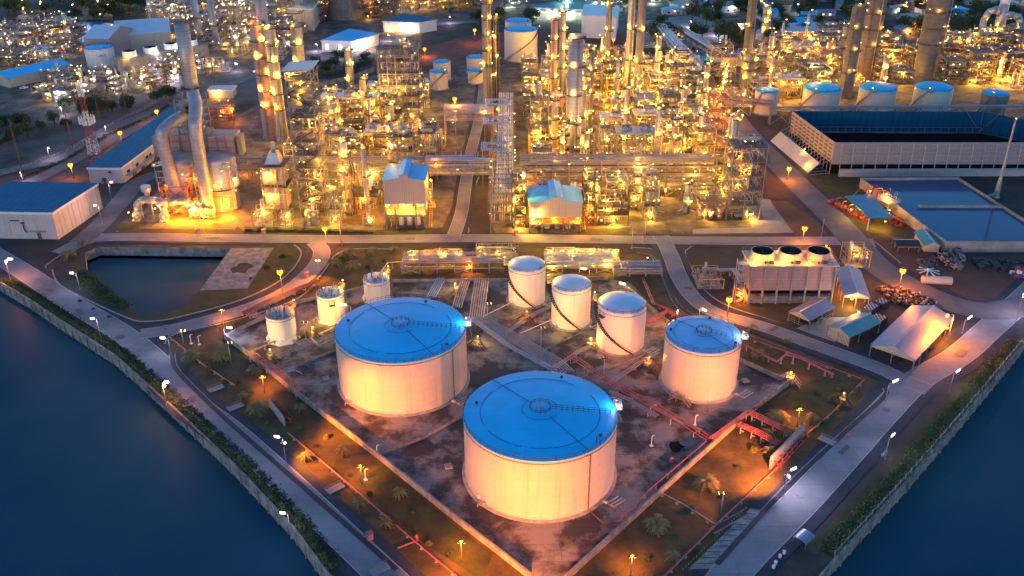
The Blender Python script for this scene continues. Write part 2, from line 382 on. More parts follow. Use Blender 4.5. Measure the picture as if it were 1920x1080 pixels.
# shed block, reservoirs block, scrap yard
sheet('shed_yard',P2([(1300,470),(1440,465),(1600,480),(1700,560),(1830,600),(1810,640),(1740,690),(1690,698),(1560,650),(1400,590),(1325,540),(1290,490)]),zn(),'soil')
sheet('shed_apron',P2([(1540,600),(1590,600),(1560,655),(1510,635),(1480,625)]),zn(),'concrete')
sheet('scrap_yard',P2([(1610,470),(1700,455),(1760,490),(1990,480),(1990,590),(1840,580),(1740,530),(1680,500)]),zn(),'red_soil')
sheet('verge',P2([(1490,318),(1560,330),(1625,345),(1700,440),(1700,470),(1625,440),(1560,380)]),zn(),'grass')
sheet('red_verge',P2([(1395,310),(1440,318),(1494,362),(1490,374),(1440,378),(1396,350)]),zn(),'red_soil')
sheet('red_verge_east',P2([(1446,382),(1475,381),(1520,410),(1566,440),(1555,450),(1492,446)]),zn(),'red_soil')
sheet('verge_west',P2([(200,425),(218,415),(262,405),(262,424),(440,426),(430,432),(230,431)]),zn(),'grass')
sheet('verge_mid',P2([(458,422),(560,424),(700,430),(830,426),(850,385),(842,434),(800,436),(640,438),(480,435)]),zn(),'grass')
sheet('verge_east',P2([(1088,432),(1185,428),(1180,443),(1080,443)]),zn(),'grass')
sheet('pond_slope',P2([(105,520),(150,470),(163,500),(255,582),(272,592),(352,570),(372,541),(460,540),(513,463),(555,458),(563,470),(545,512),(480,548),(300,600),(240,595),(150,548)]),zn(),'grass')
slab=sheet('pond_slab',P2([(434,462),(514,462),(464,538),(374,541)]),zn(),'wallc',[P2([(432,500),(445,496),(447,491),(460,489),(470,492),(478,497),(466,501),(460,510),(448,507),(436,509)])])
# roads: shoulder + lane + kerbs
def road(name,px,w,sh,k1=True,k2=True,m='road',lines=True):
    pts=smooth(P2(px),8)
    if sh: strip(name+'_shoulder',pts,w+2*sh,zn(),'asphalt')
    RO.append((name,pts,w,sh,k1,k2,m,lines))
RO=[]
road('perimeter_road_west',[(-200,360),(-60,440),(40,500),(130,560),(225,618),(290,672),(345,740),(430,806),(520,888),(610,975),(690,1052),(780,1140)],8.0,2.6)
road('perimeter_road_east',[(1330,1150),(1370,1075),(1500,945),(1590,850),(1650,785),(1715,722),(1795,675),(1850,628),(1905,580),(1990,500)],8.6,2.8)
road('road_pond_side',[(262,622),(330,612),(450,580),(535,545),(590,500),(604,470),(590,452)],6.6,2.2)
road('main_road',[(110,470),(160,447),(210,440),(400,443),(640,447),(900,447),(1180,452),(1400,456),(1560,457),(1640,462)],7.4,1.8)
road('road_south_east',[(1240,445),(1257,480),(1275,525),(1303,565),(1345,592),(1430,617),(1540,657),(1640,694),(1700,722),(1740,738)],6.4,2.6)
road('road_plant_middle',[(850,446),(866,400),(874,350),(884,290),(898,235),(906,190),(910,150)],5.6,1.8)
road('road_north_east',[(1375,215),(1400,250),(1460,312),(1520,372),(1580,432),(1640,500),(1710,545),(1800,582),(1880,590),(1990,560)],12,2,m='old_road')
road('road_west_yard',[(150,450),(190,415),(235,365),(262,335),(310,318)],9.,1.5,m='old_road')
road('railside_road',[(-60,345),(0,318),(120,290),(200,240),(290,205),(330,190)],9,1.,m='old_road')
road('outer_track',[(-60,372),(60,335),(180,275),(300,215),(420,160),(560,120),(700,85),(800,55)],8.,0,m='old_road')
road('far_road_north',[(560,100),(640,90),(720,72),(800,48),(900,40)],10,0,m='old_road')
sheet('west_yard_paving',P2([(190,455),(170,405),(200,370),(210,352),(262,330),(300,330),(262,400),(215,420)]),zn(),'asphalt')
for name,pts,w,sh,k1,k2,m,lines in RO:
    strip(name,pts,w,zn(),m)
    if lines and m=='road':
        z=zn()
        for d in (-w/2+.12,w/2-.12): strip(name+'_edge_line',offset(pts,d),.16,z,'line')
def kerb(px,w=.45,h=.16,m='kerb',nm='kerb'): strip(nm,smooth(P2(px),6),w,h,m,-.05)
kerb([(86,492),(88,508),(105,533),(167,568),(245,603),(280,607),(330,602),(450,570),(530,535),(572,500),(582,475),(570,455),(540,449),(350,444),(200,446),(150,458),(110,475),(86,492)])
kerb([(98,500),(112,528),(170,560),(245,594),(280,598),(328,592),(446,561),(520,527),(555,495),(565,470),(552,457)],.5,.3,nm='pond_drain_wall')
kerb([(300,640),(295,655),(310,675),(350,722),(400,770),(520,880),(640,988),(740,1080),(800,1140)])
kerb([(308,640),(330,622),(450,594),(560,556),(606,508),(630,476),(665,465),(740,466)],.5,.2)
kerb([(222,428),(235,433),(440,437),(640,440),(820,440),(845,425),(858,380),(862,330)])
kerb([(900,330),(884,370),(876,405),(880,430),(895,441),(1060,449),(1180,447)])
kerb([(1300,446),(1420,449),(1540,450),(1566,443),(1556,428),(1500,372)],nm='kerb')
kerb([(1187,466),(1225,470),(1245,487),(1262,520),(1280,562),(1330,597),(1420,628),(1590,690),(1660,718),(1675,738),(1668,760),(1600,820),(1470,937),(1340,1080)])
kerb([(1600,470),(1560,466),(1440,463),(1320,463),(1292,468),(1286,482),(1305,520),(1322,548),(1365,577),(1450,606),(1560,648),(1640,680),(1700,698),(1755,696),(1800,660),(1845,618),(1830,603),(1790,590)])
kerb([(1625,345),(1600,372),(1560,385),(1620,440),(1690,500)])
# open drains beside the roads: dark channel between two low concrete strips
for nm,px in (('drain',[(322,660),(330,690),(385,748),(440,800),(530,880),(640,978),(740,1068)]),('drain',[(1340,1062),(1470,922),(1590,810),(1655,752),(1660,735)]),('drain',[(1196,474),(1225,480),(1240,500),(1255,545),(1275,580),(1325,608),(1430,645),(1560,695)]),('drain',[(1330,1000),(1395,965)])):
    c=smooth(P2(px),5);strip(nm+'_channel',c,1.3,zn(),'dark')
    for d in (-.85,.85): strip(nm+'_edge',offset(c,d),.4,.18,'wallc',-.05)
b_=P2([(160,470),(186,460),(434,465)]);strip('pond_ledge',b_,2.4,-3.6,'wallc',-7)
# bund walls, one thing per run of wall
def wall(name,px,w,h,m,label,cat='wall',group=None,z0=-.1,close=False):
    pts=P2(px);o=strip(name,pts,w,h,m,z0,kind=None);return tag(o,label,cat,group)
wall('bund_wall',[(422,631),(470,668),(582,760),(707,858),(853,978),(990,1086)],.5,1.9,'wallc','long concrete bund wall left of the two big blue tanks')
wall('bund_wall',[(1055,1092),(1283,886),(1405,778),(1479,724)],.5,1.9,'wallc','concrete bund wall at lower right below the tank ladder gate')
wall('bund_wall',[(1476,724),(1391,684),(1310,648),(1238,600),(1190,555),(1160,535)],.4,1.5,'wallc','concrete bund wall behind the right hand tank')
wall('bund_wall',[(1140,526),(1030,527),(947,528),(730,528),(650,548),(560,566),(500,592),(422,629)],.4,1.3,'wallc','low concrete bund wall along the pipe rack and small tanks')
wall('partition_wall',[(710,854),(790,822),(862,784)],.4,.9,'wallc','low partition wall between the two biggest blue tanks')
wall('partition_wall',[(527,700),(580,676),(632,655)],.4,.9,'wallc','low partition wall touching left side of upper big tank')
wall('partition_wall',[(1083,712),(1150,690),(1200,672),(1232,655)],.3,.7,'wallc','low kerb wall between middle white tank and bottom pipe rack')
wall('partition_wall',[(1180,742),(1262,790),(1345,826)],.4,.8,'wallc','low wall in front of the right hand blue topped tank')
wall('partition_wall',[(1000,668),(1058,640),(1120,612)],.3,.6,'wallc','low kerb wall running up to the stairs of the middle tank')
# canal walls (retaining) + parapets
def canalwall(pts,inward,nm,lab):
    b=MB();A=pts;
    O=offset(A,0);
    for i in range(len(A)-1):
        a,c=A[i],A[i+1];b.quad((*a,-4.2),(*c,-4.2),(*c,.55),(*a,.55))
    I=offset(A,inward)
    for i in range(len(A)-1):
        b.quad((*A[i],.55),(*A[i+1],.55),(*I[i+1],.55),(*I[i],.55));b.quad((*I[i],.55),(*I[i+1],.55),(*I[i+1],-.1),(*I[i],-.1))
    # buttress ribs on the water side
    for i in range(len(A)-1):
        a=Vector(A[i]);c=Vector(A[i+1]);L=(c-a).length
        if L>400: continue
        t=(c-a)/L;n=Vector((-t.y,t.x))*(-1 if inward>0 else 1);k=2.
        while k<L:
            p=a+t*k;q=p+n*.35
            b.hexa([(p.x,p.y,-4.2),(q.x,q.y,-4.2),((q+t*.35).x,(q+t*.35).y,-4.2),((p+t*.35).x,(p+t*.35).y,-4.2)],[(p.x,p.y,.1),(q.x,q.y,.1),((q+t*.35).x,(q+t*.35).y,.1),((p+t*.35).x,(p+t*.35).y,.1)]);k+=5
    solo(nm,b,'wallc',lab,'wall')
canalwall(Lbank,.5,'retaining_wall','stained concrete canal wall with ribs along the left water')
canalwall(Rbank,.5,'retaining_wall','concrete canal wall along the right hand water')
# ---------------- storage tanks ----------------
def tank(label,x,y,r,h,roofm='roofblue',wallm='tankwhite',stair=None,walk=None,rings=True,seg=64,pipe=None,base=.35,top='cone',plat=None,group=None,detail=2,rail=True,arc=True,hatch=True):
    t=Thing('storage_tank',label,'storage tank',(x,y,0),0,group)
    b=MB();b.lathe([(r,base),(r,h)],seg)
    n=max(3,int(h/2.4))
    for k in range(1,n): b.lathe([(r+.012,base+(h-base)*k/n-.03),(r+.03,base+(h-base)*k/n),(r+.012,base+(h-base)*k/n+.03)],seg)
    t.part('shell',b,wallm)
    b=MB();b.lathe([(r+.9,0),(r+.75,.18),(r+.25,.3),(r+.22,base+.12),(r,base+.12)],seg);t.part('base_ring',b,'concrete' if detail<2 else 'kerb')
    b=MB();ch=r*(.07 if top=='cone' else .22)
    if top=='cone': prof=[(r+.08,h-.12),(r+.1,h+.06),(r-.1,h+.1),(r*.5,h+ch*.62),(.02,h+ch)]
    else: prof=[(r+.08,h-.12),(r+.1,h+.06)]+[(r*math.cos(a*PI/12),h+.05+ch*math.sin(a*PI/12)) for a in range(1,6)]+[(.02,h+.05+ch)]
    b.lathe(prof,seg);t.part('roof',b,roofm)
    zc=lambda q:h+.12+ch*(1-q/r)
    if rail:
        b=MB();b.ringrail(0,0,h+.08,r+.02,max(12,int(2*PI*r/2.4)),r=.055);t.part('railing',b,'dsteel')
    if rings:
        b=MB();b.ring(0,0,h-.75,r+.22,.07,seg,k=4)
        for k in range(0,seg,3): a=2*PI*k/seg;b.rod((r*math.cos(a),r*math.sin(a),h-.75),((r+.45)*math.cos(a),(r+.45)*math.sin(a),h-.8),.05,4)
        t.part('spray_ring',b,'rust' if detail>1 else 'steel')
    if arc:
        b=MB()
        for a0,a1 in ((-2.6,-1.9),(-1.75,.5),(.9,2.4),(2.5,3.5)): b.ring(0,0,zc(r*.78)+.08,r*.78,.05,40,a0,a1)
        for a0,a1 in ((-2.4,-.6),(.4,1.2),(2.2,3.6)): b.ring(0,0,zc(r*.24)+.08,r*.24,.05,20,a0,a1)
        for a in (2.25,-.95): b.rod((r*.2*math.cos(a),r*.2*math.sin(a),zc(r*.2)+.1),(r*math.cos(a),r*math.sin(a),zc(r)+.1),.06,4)
        t.part('sprinkler_pipe',b,'dark')
    if walk is not None:
        rr=min(2.6,r*.2);b=MB();b.ringrail(0,0,zc(0)-.05,rr,12,r=.06);c,s_=math.cos(walk),math.sin(walk)
        for sd in (-.45,.45):
            o=Vector((-s_*sd,c*sd,0));A=Vector((rr*c,rr*s_,zc(rr)));B=Vector(((r-.3)*c,(r-.3)*s_,zc(r)));b.rail([A+o,B+o],step=1.3,r=.045)
        t.part('roof_walkway',b,'dsteel')
        b=MB();b.cone((0,0,zc(0)-.3),(0,0,zc(0)+.9),.35,.3,10);b.cone((.9,.4,zc(0)-.3),(.9,.4,zc(0)+.6),.2,.2,8);b.cone((-.8,.5,zc(0)-.3),(-.8,.5,zc(0)+.5),.22,.22,8);b.ball((-.2,-.9,zc(0)+.2),.3)
        t.part('roof_vent',b,'galv')
    if hatch:
        b=MB()
        for a,q in ((2.9,.86),(-.6,.9),(1.2,.88)): b.cone((r*q*math.cos(a),r*q*math.sin(a),zc(r*q)-.2),(r*q*math.cos(a),r*q*math.sin(a),zc(r*q)+.45),.38,.38,10)
        b.cone((r*.93*math.cos(-.75),r*.93*math.sin(-.75),h),(r*.93*math.cos(-.75),r*.93*math.sin(-.75),h+1.8),.12,.12,6)
        t.part('roof_hatch',b,'dark' if r>9 else 'galv')
    if stair:
        a0,a1,mm=stair;b=MB();n=max(10,int(abs(a1-a0)*r/.55));pv=None
        for k in range(n+1):
            a=a0+(a1-a0)*k/n;z=.4+(h-.4)*k/n;c,s_=math.cos(a),math.sin(a)
            p=(Vector(((r+.1)*c,(r+.1)*s_,z)),Vector(((r+1.05)*c,(r+1.05)*s_,z)))
            if pv:
                b.quad(pv[0],pv[1],p[1]-Vector((0,0,.16)),p[0]-Vector((0,0,.16)))
                b.cone(pv[1],p[1],.09,.09,4,False);b.cone(pv[1]+Vector((0,0,1)),p[1]+Vector((0,0,1)),.06,.06,4,False);b.cone(pv[0]+Vector((0,0,0)),p[0],.1,.1,4,False)
                if k%2==0:b.cone(p[1],p[1]+Vector((0,0,1)),.05,.05,4,False)
            pv=p
        t.part('spiral_stair',b,mm)
        b=MB();a=a1;c,s_=math.cos(a),math.sin(a)
        pts=[]
        for q,da in ((r-.2,-.12),(r+1.6,-.12),(r+1.6,.22),(r-.2,.22)): pts.append(Vector((q*math.cos(a+da),q*math.sin(a+da),h)))
        b.hexa([p-Vector((0,0,.12)) for p in pts],pts);b.rail([pts[0],pts[1],pts[2],pts[3]],step=1.2)
        pl=t.part('stair_platform',b,mm)
        t.lamp((r+1.4)*c,(r+1.4)*s_,h+2.4,'y',800 if detail>1 else 0,.8)
    if walk is not None:
        c,s_=math.cos(walk+.16),math.sin(walk+.16);b=MB()
        pts=[Vector(((q)*math.cos(walk+.16+da),(q)*math.sin(walk+.16+da),h)) for q,da in ((r,-.06),(r+1.6,-.06),(r+1.6,.1),(r,.1))]
        b.hexa([p_-Vector((0,0,.15)) for p_ in pts],pts);b.rail(pts,step=1.1);b.rail([pts[1]+Vector((0,0,-4)),pts[2]+Vector((0,0,-4))],step=1.)
        nst=16
        for k in range(nst): a=walk+.3+k*1.5/nst;z=h*(1-k/nst);a2=walk+.3+(k+1)*1.5/nst;b.cone(((r+.9)*math.cos(a),(r+.9)*math.sin(a),z),((r+.9)*math.cos(a2),(r+.9)*math.sin(a2),z-h/nst),.14,.14,4);b.cone(((r+.9)*math.cos(a),(r+.9)*math.sin(a),z+1),((r+.9)*math.cos(a2),(r+.9)*math.sin(a2),z+1-h/nst),.07,.07,4)
        t.part('stair_landing',b,'galv')
        t.lamp((r+.2)*c,(r+.2)*s_,h+2.2,'y',0,.4);point((r+.2)*c,(r+.2)*s_,h+1.8,'v',380,t.o);t.lamp((r+1.4)*c,(r+1.4)*s_-1,h+1.2,'y',0,.4)
    if pipe is not None:
        b=MB();c,s_=math.cos(pipe),math.sin(pipe);q=r+.35
        b.path([(q*c,q*s_,h-.8),(q*c,q*s_,1.2),((q+2.6)*c,(q+2.6)*s_,.7),((q+6.)*c,(q+6.)*s_,.7)],.13,6)
        for k in range(1,int(h/2.5)): b.rod((r*c,r*s_,k*2.5),(q*c,q*s_,k*2.5),.06,4)
        t.part('foam_pipe',b,'rust')
    b=MB()
    for a in (-1.45,-2.5): b.cone((r*math.cos(a)*.99,r*math.sin(a)*.99,1.2),((r+.35)*math.cos(a),(r+.35)*math.sin(a),1.2),.5,.5,12)
    t.part('manhole',b,'white')
    if detail>1:
        b=MB();a=-2.35;c,s_=math.cos(a),math.sin(a);b.path([(r*c,r*s_,.9),((r+1.2)*c,(r+1.2)*s_,.9),((r+1.2)*c-1.2,(r+1.2)*s_+.5,.9),((r+1.2)*c-1.2,(r+1.2)*s_+.5,.1)],.16)
        b.ball(((r+.8)*c,(r+.8)*s_,1.2),.35);b.cone(((r+.8)*c,(r+.8)*s_,1.2),((r+.8)*c,(r+.8)*s_,2.),.06,.06,4)
        a=-.7;c,s_=math.cos(a),math.sin(a)
        t.part('drain_valve',b,'galv')
        for k in range(3): b=MB();b.path([(r*c,r*s_,.8),((r+2+k)*c,(r+2+k)*s_,.8),((r+2+k)*c+3,(r+2+k)*s_+2.5,.8)],.2);b.ball(((r+1.2+k*.3)*c,(r+1.2+k*.3)*s_,.9),.45,8,5);t.part('outlet_pipe',b,'galv')
    if plat:
        b=MB();a=plat;pts=[Vector((q*math.cos(a+da),q*math.sin(a+da),h-2.2)) for q,da in ((r,-.18),(r+1.3,-.16),(r+1.3,.16),(r,.18))]
        b.hexa([p-Vector((0,0,.15)) for p in pts],pts);b.rail(pts,step=1.,r=.07);t.part('side_platform',b,'dsteel')
    return t
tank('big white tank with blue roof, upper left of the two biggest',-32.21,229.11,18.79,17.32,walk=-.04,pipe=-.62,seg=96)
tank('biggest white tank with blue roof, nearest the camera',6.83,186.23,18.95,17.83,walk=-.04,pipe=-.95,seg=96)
tc_=tank('white tank with pale blue roof at right of the tank farm',54.92,226.87,10.81,16.28,roofm='roofmid',walk=-.35,seg=80)
tank('white tank with dark spiral stair, nearest of the three in the middle row',34.1,248.94,7.49,14.51,'roofpale','white',stair=(-1.15,-3.5,'dsteel'),walk=None,top='dome',plat=-2.6)
tank('middle one of three white tanks with spiral stairs',19.3,263.16,6.37,14.03,'roofpale','white',stair=(-1.15,-3.4,'dsteel'),top='dome')
tank('white tank with spiral stair against the long blue pipe rack',5.07,278.28,6.31,13.55,'roofpale','white',stair=(-1.2,-3.3,'dsteel'),top='dome')
for lb,(x,y,r,h) in (('small white tank with crowded railed top, nearest the west road',(-73.45,253.18,4.52,9.11)),('small white tank with hanging side platform, middle of the small three',(-59.81,266.11,4.45,9.55)),('small white tank just behind the upper big blue tank',(-46.6,280.2,4.47,7.67))):
    t=tank(lb,x,y,r,h,'galv' if 'crowded' in lb else 'roofpale','white',arc=False,seg=40,plat=-1.3 if 'hanging' in lb else None,hatch=True,stair=(-.3,.9,'steel'))
    b=MB();rr=random.Random(int(x))
    for k in range(26):
        a=rr.random()*6.28;q=r*rr.random()**.5*.9;z=h+.2;b.cone((q*math.cos(a),q*math.sin(a),z),(q*math.cos(a),q*math.sin(a),z+rr.uniform(.4,1.6)),rr.uniform(.06,.25),rr.uniform(.06,.2),6)
    for k in range(6): x0=rr.uniform(-r*.7,r*.7);b.rod((x0,-r*.6,h+.8),(x0,r*.6,h+.8),.08,5)
    t.part('top_nozzles',b,'steel')
    b=MB();b.hexa([(1.25*r*math.cos(k*PI/4),1.25*r*math.sin(k*PI/4),0) for k in range(8)],[(1.02*r*math.cos(k*PI/4),1.02*r*math.sin(k*PI/4),1.5) for k in range(8)]);t.part('skirt',b,'white')
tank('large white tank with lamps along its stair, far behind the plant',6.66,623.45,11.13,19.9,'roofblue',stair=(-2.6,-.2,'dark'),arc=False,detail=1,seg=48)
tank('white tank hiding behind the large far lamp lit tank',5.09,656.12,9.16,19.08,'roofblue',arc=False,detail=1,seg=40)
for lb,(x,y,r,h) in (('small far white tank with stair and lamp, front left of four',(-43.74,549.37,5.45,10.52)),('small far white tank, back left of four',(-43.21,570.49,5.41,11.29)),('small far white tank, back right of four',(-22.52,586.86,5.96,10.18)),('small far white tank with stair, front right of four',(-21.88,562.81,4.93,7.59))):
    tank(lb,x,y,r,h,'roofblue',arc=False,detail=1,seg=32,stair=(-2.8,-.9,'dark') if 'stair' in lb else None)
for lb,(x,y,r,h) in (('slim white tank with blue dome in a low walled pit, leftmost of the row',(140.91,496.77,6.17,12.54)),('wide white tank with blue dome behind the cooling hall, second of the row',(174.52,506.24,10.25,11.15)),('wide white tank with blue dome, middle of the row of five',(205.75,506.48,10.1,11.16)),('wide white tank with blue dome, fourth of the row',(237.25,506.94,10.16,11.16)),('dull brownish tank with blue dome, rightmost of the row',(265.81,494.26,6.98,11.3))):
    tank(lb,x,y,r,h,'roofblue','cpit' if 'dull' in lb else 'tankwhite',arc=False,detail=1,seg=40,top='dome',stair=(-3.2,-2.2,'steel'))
# the tank lettered on its side
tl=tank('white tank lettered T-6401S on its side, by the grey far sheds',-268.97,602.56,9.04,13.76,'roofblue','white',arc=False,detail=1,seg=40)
fc=bpy.data.curves.new('lettering','FONT');fc.body='T-6401S';fc.size=1.9;fc.align_x='CENTER';fc.extrude=.02
fo=bpy.data.objects.new('lettering',fc);COL.objects.link(fo);fo.parent=tl.o
bpy.context.view_layer.update()
dg=bpy.context.evaluated_depsgraph_get();me=bpy.data.meshes.new_from_object(fo.evaluated_get(dg));bpy.data.objects.remove(fo)
for v in me.vertices:
    a=-1.12+v.co.x/9.1;q=9.1+v.co.z;v.co=(q*math.cos(a),q*math.sin(a),9.2+v.co.y)
me.materials.clear();me.materials.append(M['dark']);lo=bpy.data.objects.new('lettering',me);COL.objects.link(lo);lo.parent=tl.o
# ---------------- street lamps ----------------
def street(u,v,hu,hv,label,kind='v',P=320,globe=None,gP=0,cat='street lamp',flood=False,steelm='galv'):
    x,y=G(u,v);h=HT(u,v,hv+2);h=min(max(h,4),13);t=Thing('street_lamp',label,cat,(x,y,0))
    tx,ty=G(hu,hv,h);dx,dy=tx-x,ty-y;L=math.hypot(dx,dy) or 1;dx,dy=dx/L,dy/L;L=min(max(L,1.2),3.)
    b=MB();b.cone((0,0,0),(0,0,h),.13,.08,8);b.cone((0,0,0),(0,0,.5),.22,.2,8);t.part('pole',b,steelm)
    b=MB();b.cone((0,0,h-.1),(dx*L*.5,dy*L*.5,h+.15),.07,.06,6);t.part('arm',b,steelm)
    b=MB();p=Vector((dx*L*.45,dy*L*.45,h+.15));q=Vector((dx*(L+.5),dy*(L+.5),h+.3));n=Vector((-dy,dx,0))*.22
    b.hexa([p-n,q-n,q+n,p+n],[p-n*.8+Vector((0,0,.18)),q-n*.8+Vector((0,0,.18)),q+n*.8+Vector((0,0,.18)),p+n*.8+Vector((0,0,.18))])
    b.m=1;b.cone(p+Vector((0,0,-.12)),q+Vector((0,0,-.12)),.15,.15,6);b.cone(p+Vector((0,0,.25)),q+Vector((0,0,.25)),.12,.12,5)
    t.part('tube_light',b,['galv','lamp_'+kind])
    if P: point(q.x*.7,q.y*.7,h-.35,kind,P,t.o,.4)
    if globe:
        b=MB();b.cone((0,0,h-1.),(.5,-.3,h-.8),.06,.06,5);b.m=1;b.ball((.55,-.33,h-.8),.42,8,6);t.part('flood_lamp',b,['dsteel','lamp_'+globe])
        if gP: point(.6,-.9,h-1.1,globe,gP,t.o,.5)
    if flood:
        b=MB()
        for k in range(4): a=k*1.57+.4;b.cbox(.5*math.cos(a),.5*math.sin(a),h-1.6-.25*k,.5,.4,.5)
        b.m=1;b.cbox(.55,-.1,h-1.7,.3,.5,.4);t.part('flood_lights',b,['dsteel','lamp_w'])
    return t
street(190,633,176,592,'violet white street lamp on the canal side of the west bend')
street(150,537,134,507,'violet white street lamp standing on the grass beside the pond')
street(20,518,22,480,'street lamp with an orange globe at the left picture edge',globe='o',gP=2500)
street(193,415,180,380,'street lamp at the corner of the white walled warehouse')
street(211,369,211,337,'street lamp in front of the long office with the dark blue roof')
street(387,433,381,398,'short warm lamp on the verge in front of the ducted boiler','y',1500,cat='lamp post')
street(320,659,303,630,'violet street lamp at the rounded corner of the tank farm kerb')
street(311,754,312,713,'street lamp with orange globe among the canal hedge',globe='o',gP=1500)
street(535,871,516,817,'street lamp pole carrying floodlights by the left screen wall',flood=True)
street(543,1007,526,960,'lowest violet street lamp on the canal side of the west road')
street(1656,768,1680,720,'violet street lamp on the corner of the right lawn')
street(1778,742,1797,702,'violet street lamp by the right canal hedge, upper one')
street(1656,867,1673,822,'violet street lamp by the right canal hedge, beside the small bench')
street(1466,935,1487,884,'street lamp pole with floodlights near the red valve bank',flood=True,P=1600)
street(1905,606,1918,562,'street lamp at the right picture edge by the road bend',P=1500)
street(1803,632,1820,602,'street lamp behind the largest metal roofed shed')
street(422,631,432,612,'small lamp on the left corner of the bund wall','v',400,cat='lamp post')
street(1260,690,1272,655,'small tube lamp right of the middle white tank','y',300,cat='lamp post')
for u,v,hu,hv,lb in ((1178,560,1164,534,'warm tube lamp behind the middle white tank'),(660,612,640,570,'tube lamp on a pole behind the small white tanks'),(1265,632,1270,588,'tube lamp left of the pale roofed right tank'),(45,335,40,318,'lamp of the railside road, leftmost'),(95,290,93,272,'lamp of the railside road, beside the lattice mast'),(202,247,199,232,'lamp of the railside road, right of the lattice mast'),(1105,525,1092,506,'tube lamp behind the middle of three stair tanks'),(1310,600,1322,586,'tube lamp leaning over the fire main')):
    street(u,v,hu,hv,lb,'v' if 'railside' in lb else 'y',700)
def orange(u,v,hv,label,P=9000,r=1.0):
    x,y=G(u,v);h=max(HT(u,v,hv),3.5);t=Thing('flood_lamp_post',label,'lamp post',(x,y,0))
    b=MB();b.cone((0,0,0),(0,0,h),.14,.09,8);b.cone((0,0,h-.3),(1.1,.3,h+.15),.06,.06,5);t.part('pole',b,'galv')
    b=MB();b.ball((0,-.1,h),r,10,7);t.part('orange_lamp',b,'lamp_O')
    b=MB();b.lathe([(r*.8,h+r*.75),(r*.4,h+r*1.05),(.1,h+r*1.1)],10);b.cbox(1.3,.3,h+.1,.9,.35,.15);t.part('lamp_shade',b,'steel')
    point(0,-.9,h-.6,'o',P,t.o,.5);return t
ORG=[(530,545,508,'orange sodium lamp post at the pond road corner',7000),(613,457,427,'orange sodium lamp post on the main road left of the gabled shed',4500),(857,257,185,'tall orange sodium lamp above the middle road bridge',9000),
(1478,342,318,'orange sodium lamp beside the slanted end of the cooling hall',5000),(1505,460,430,'orange sodium lamp at the paving corner on the main road',5500),(1685,548,510,'orange sodium lamp post by the scrap yard',9000),
(1363,598,563,'orange sodium lamp below the three fan cooling tower',5000),(1366,228,209,'orange sodium lamp by the walled pit of the slim tank',6000),(440,222,202,'orange lamp in front of the small far substation',6000),(800,105,91,'far orange lamp above the red earth yard',5000),(300,226,206,'orange sodium lamp behind the long office, upper',5000),(232,268,246,'orange sodium lamp between the lattice mast and the office',4500),(140,330,306,'orange sodium lamp behind the white walled warehouse',4500),(894,80,56,'far orange lamp beside the tall platformed column',5000),(1153,90,75,'far orange lamp left of the big lake',4000)]
for u,v,hv,lb,P in ORG: orange(u,v,hv,lb,P*.75)
for u,v,hv,lb in ((641,458,415,'bare white pole on the main road verge'),(1185,467,420,'thin bare pole on the right main road junction'),(1209,460,418,'white topped pole beside the right main road junction'),(1540,452,415,'thin steel pole next to the corner sodium lamp')):
    x,y=G(u,v);h=HT(u,v,hv);b=MB();b.cone((0,0,0),(0,0,h),.2 if 'bare white' in lb else .1,.09,8);b.cbox(0,0,h,.35,.35,.5);b.cbox(0,0,0,.6,.6,.3);solo('pole',b,'galv',lb,'pole',None,(x,y,0))
# masts added to carry the flood light on tanks and lawns
def fpole(u,v,h,tgt,k,P,label,ang=95,xy=None):
    x,y=xy or G(u,v);t=Thing('floodlight_mast',label,'floodlight',(x,y,0))
    b=MB();b.cone((0,0,0),(0,0,h),.16,.1,8);b.cbox(0,0,h,1.6,.15,.12);t.part('pole',b,'galv')
    d=(Vector(tgt)-Vector((x,y,h))).normalized();b=MB()
    for s_ in (-.6,.6):
        c=Vector((s_,0,h+.35));b.m=0;b.cone(c,c+d*.5,.2,.4,8);b.m=1;b.cone(c+d*.5,c+d*.55,.38,.38,8)
    t.part('flood_head',b,['dsteel','lamp_'+k])
    spot((x+d.x*.8,y+d.y*.8,h+.35),tgt,k,P,ang,.35);return t

def flood(xyz,tgt,k,P,ang=100): spot(xyz,tgt,k,P,ang,.35)
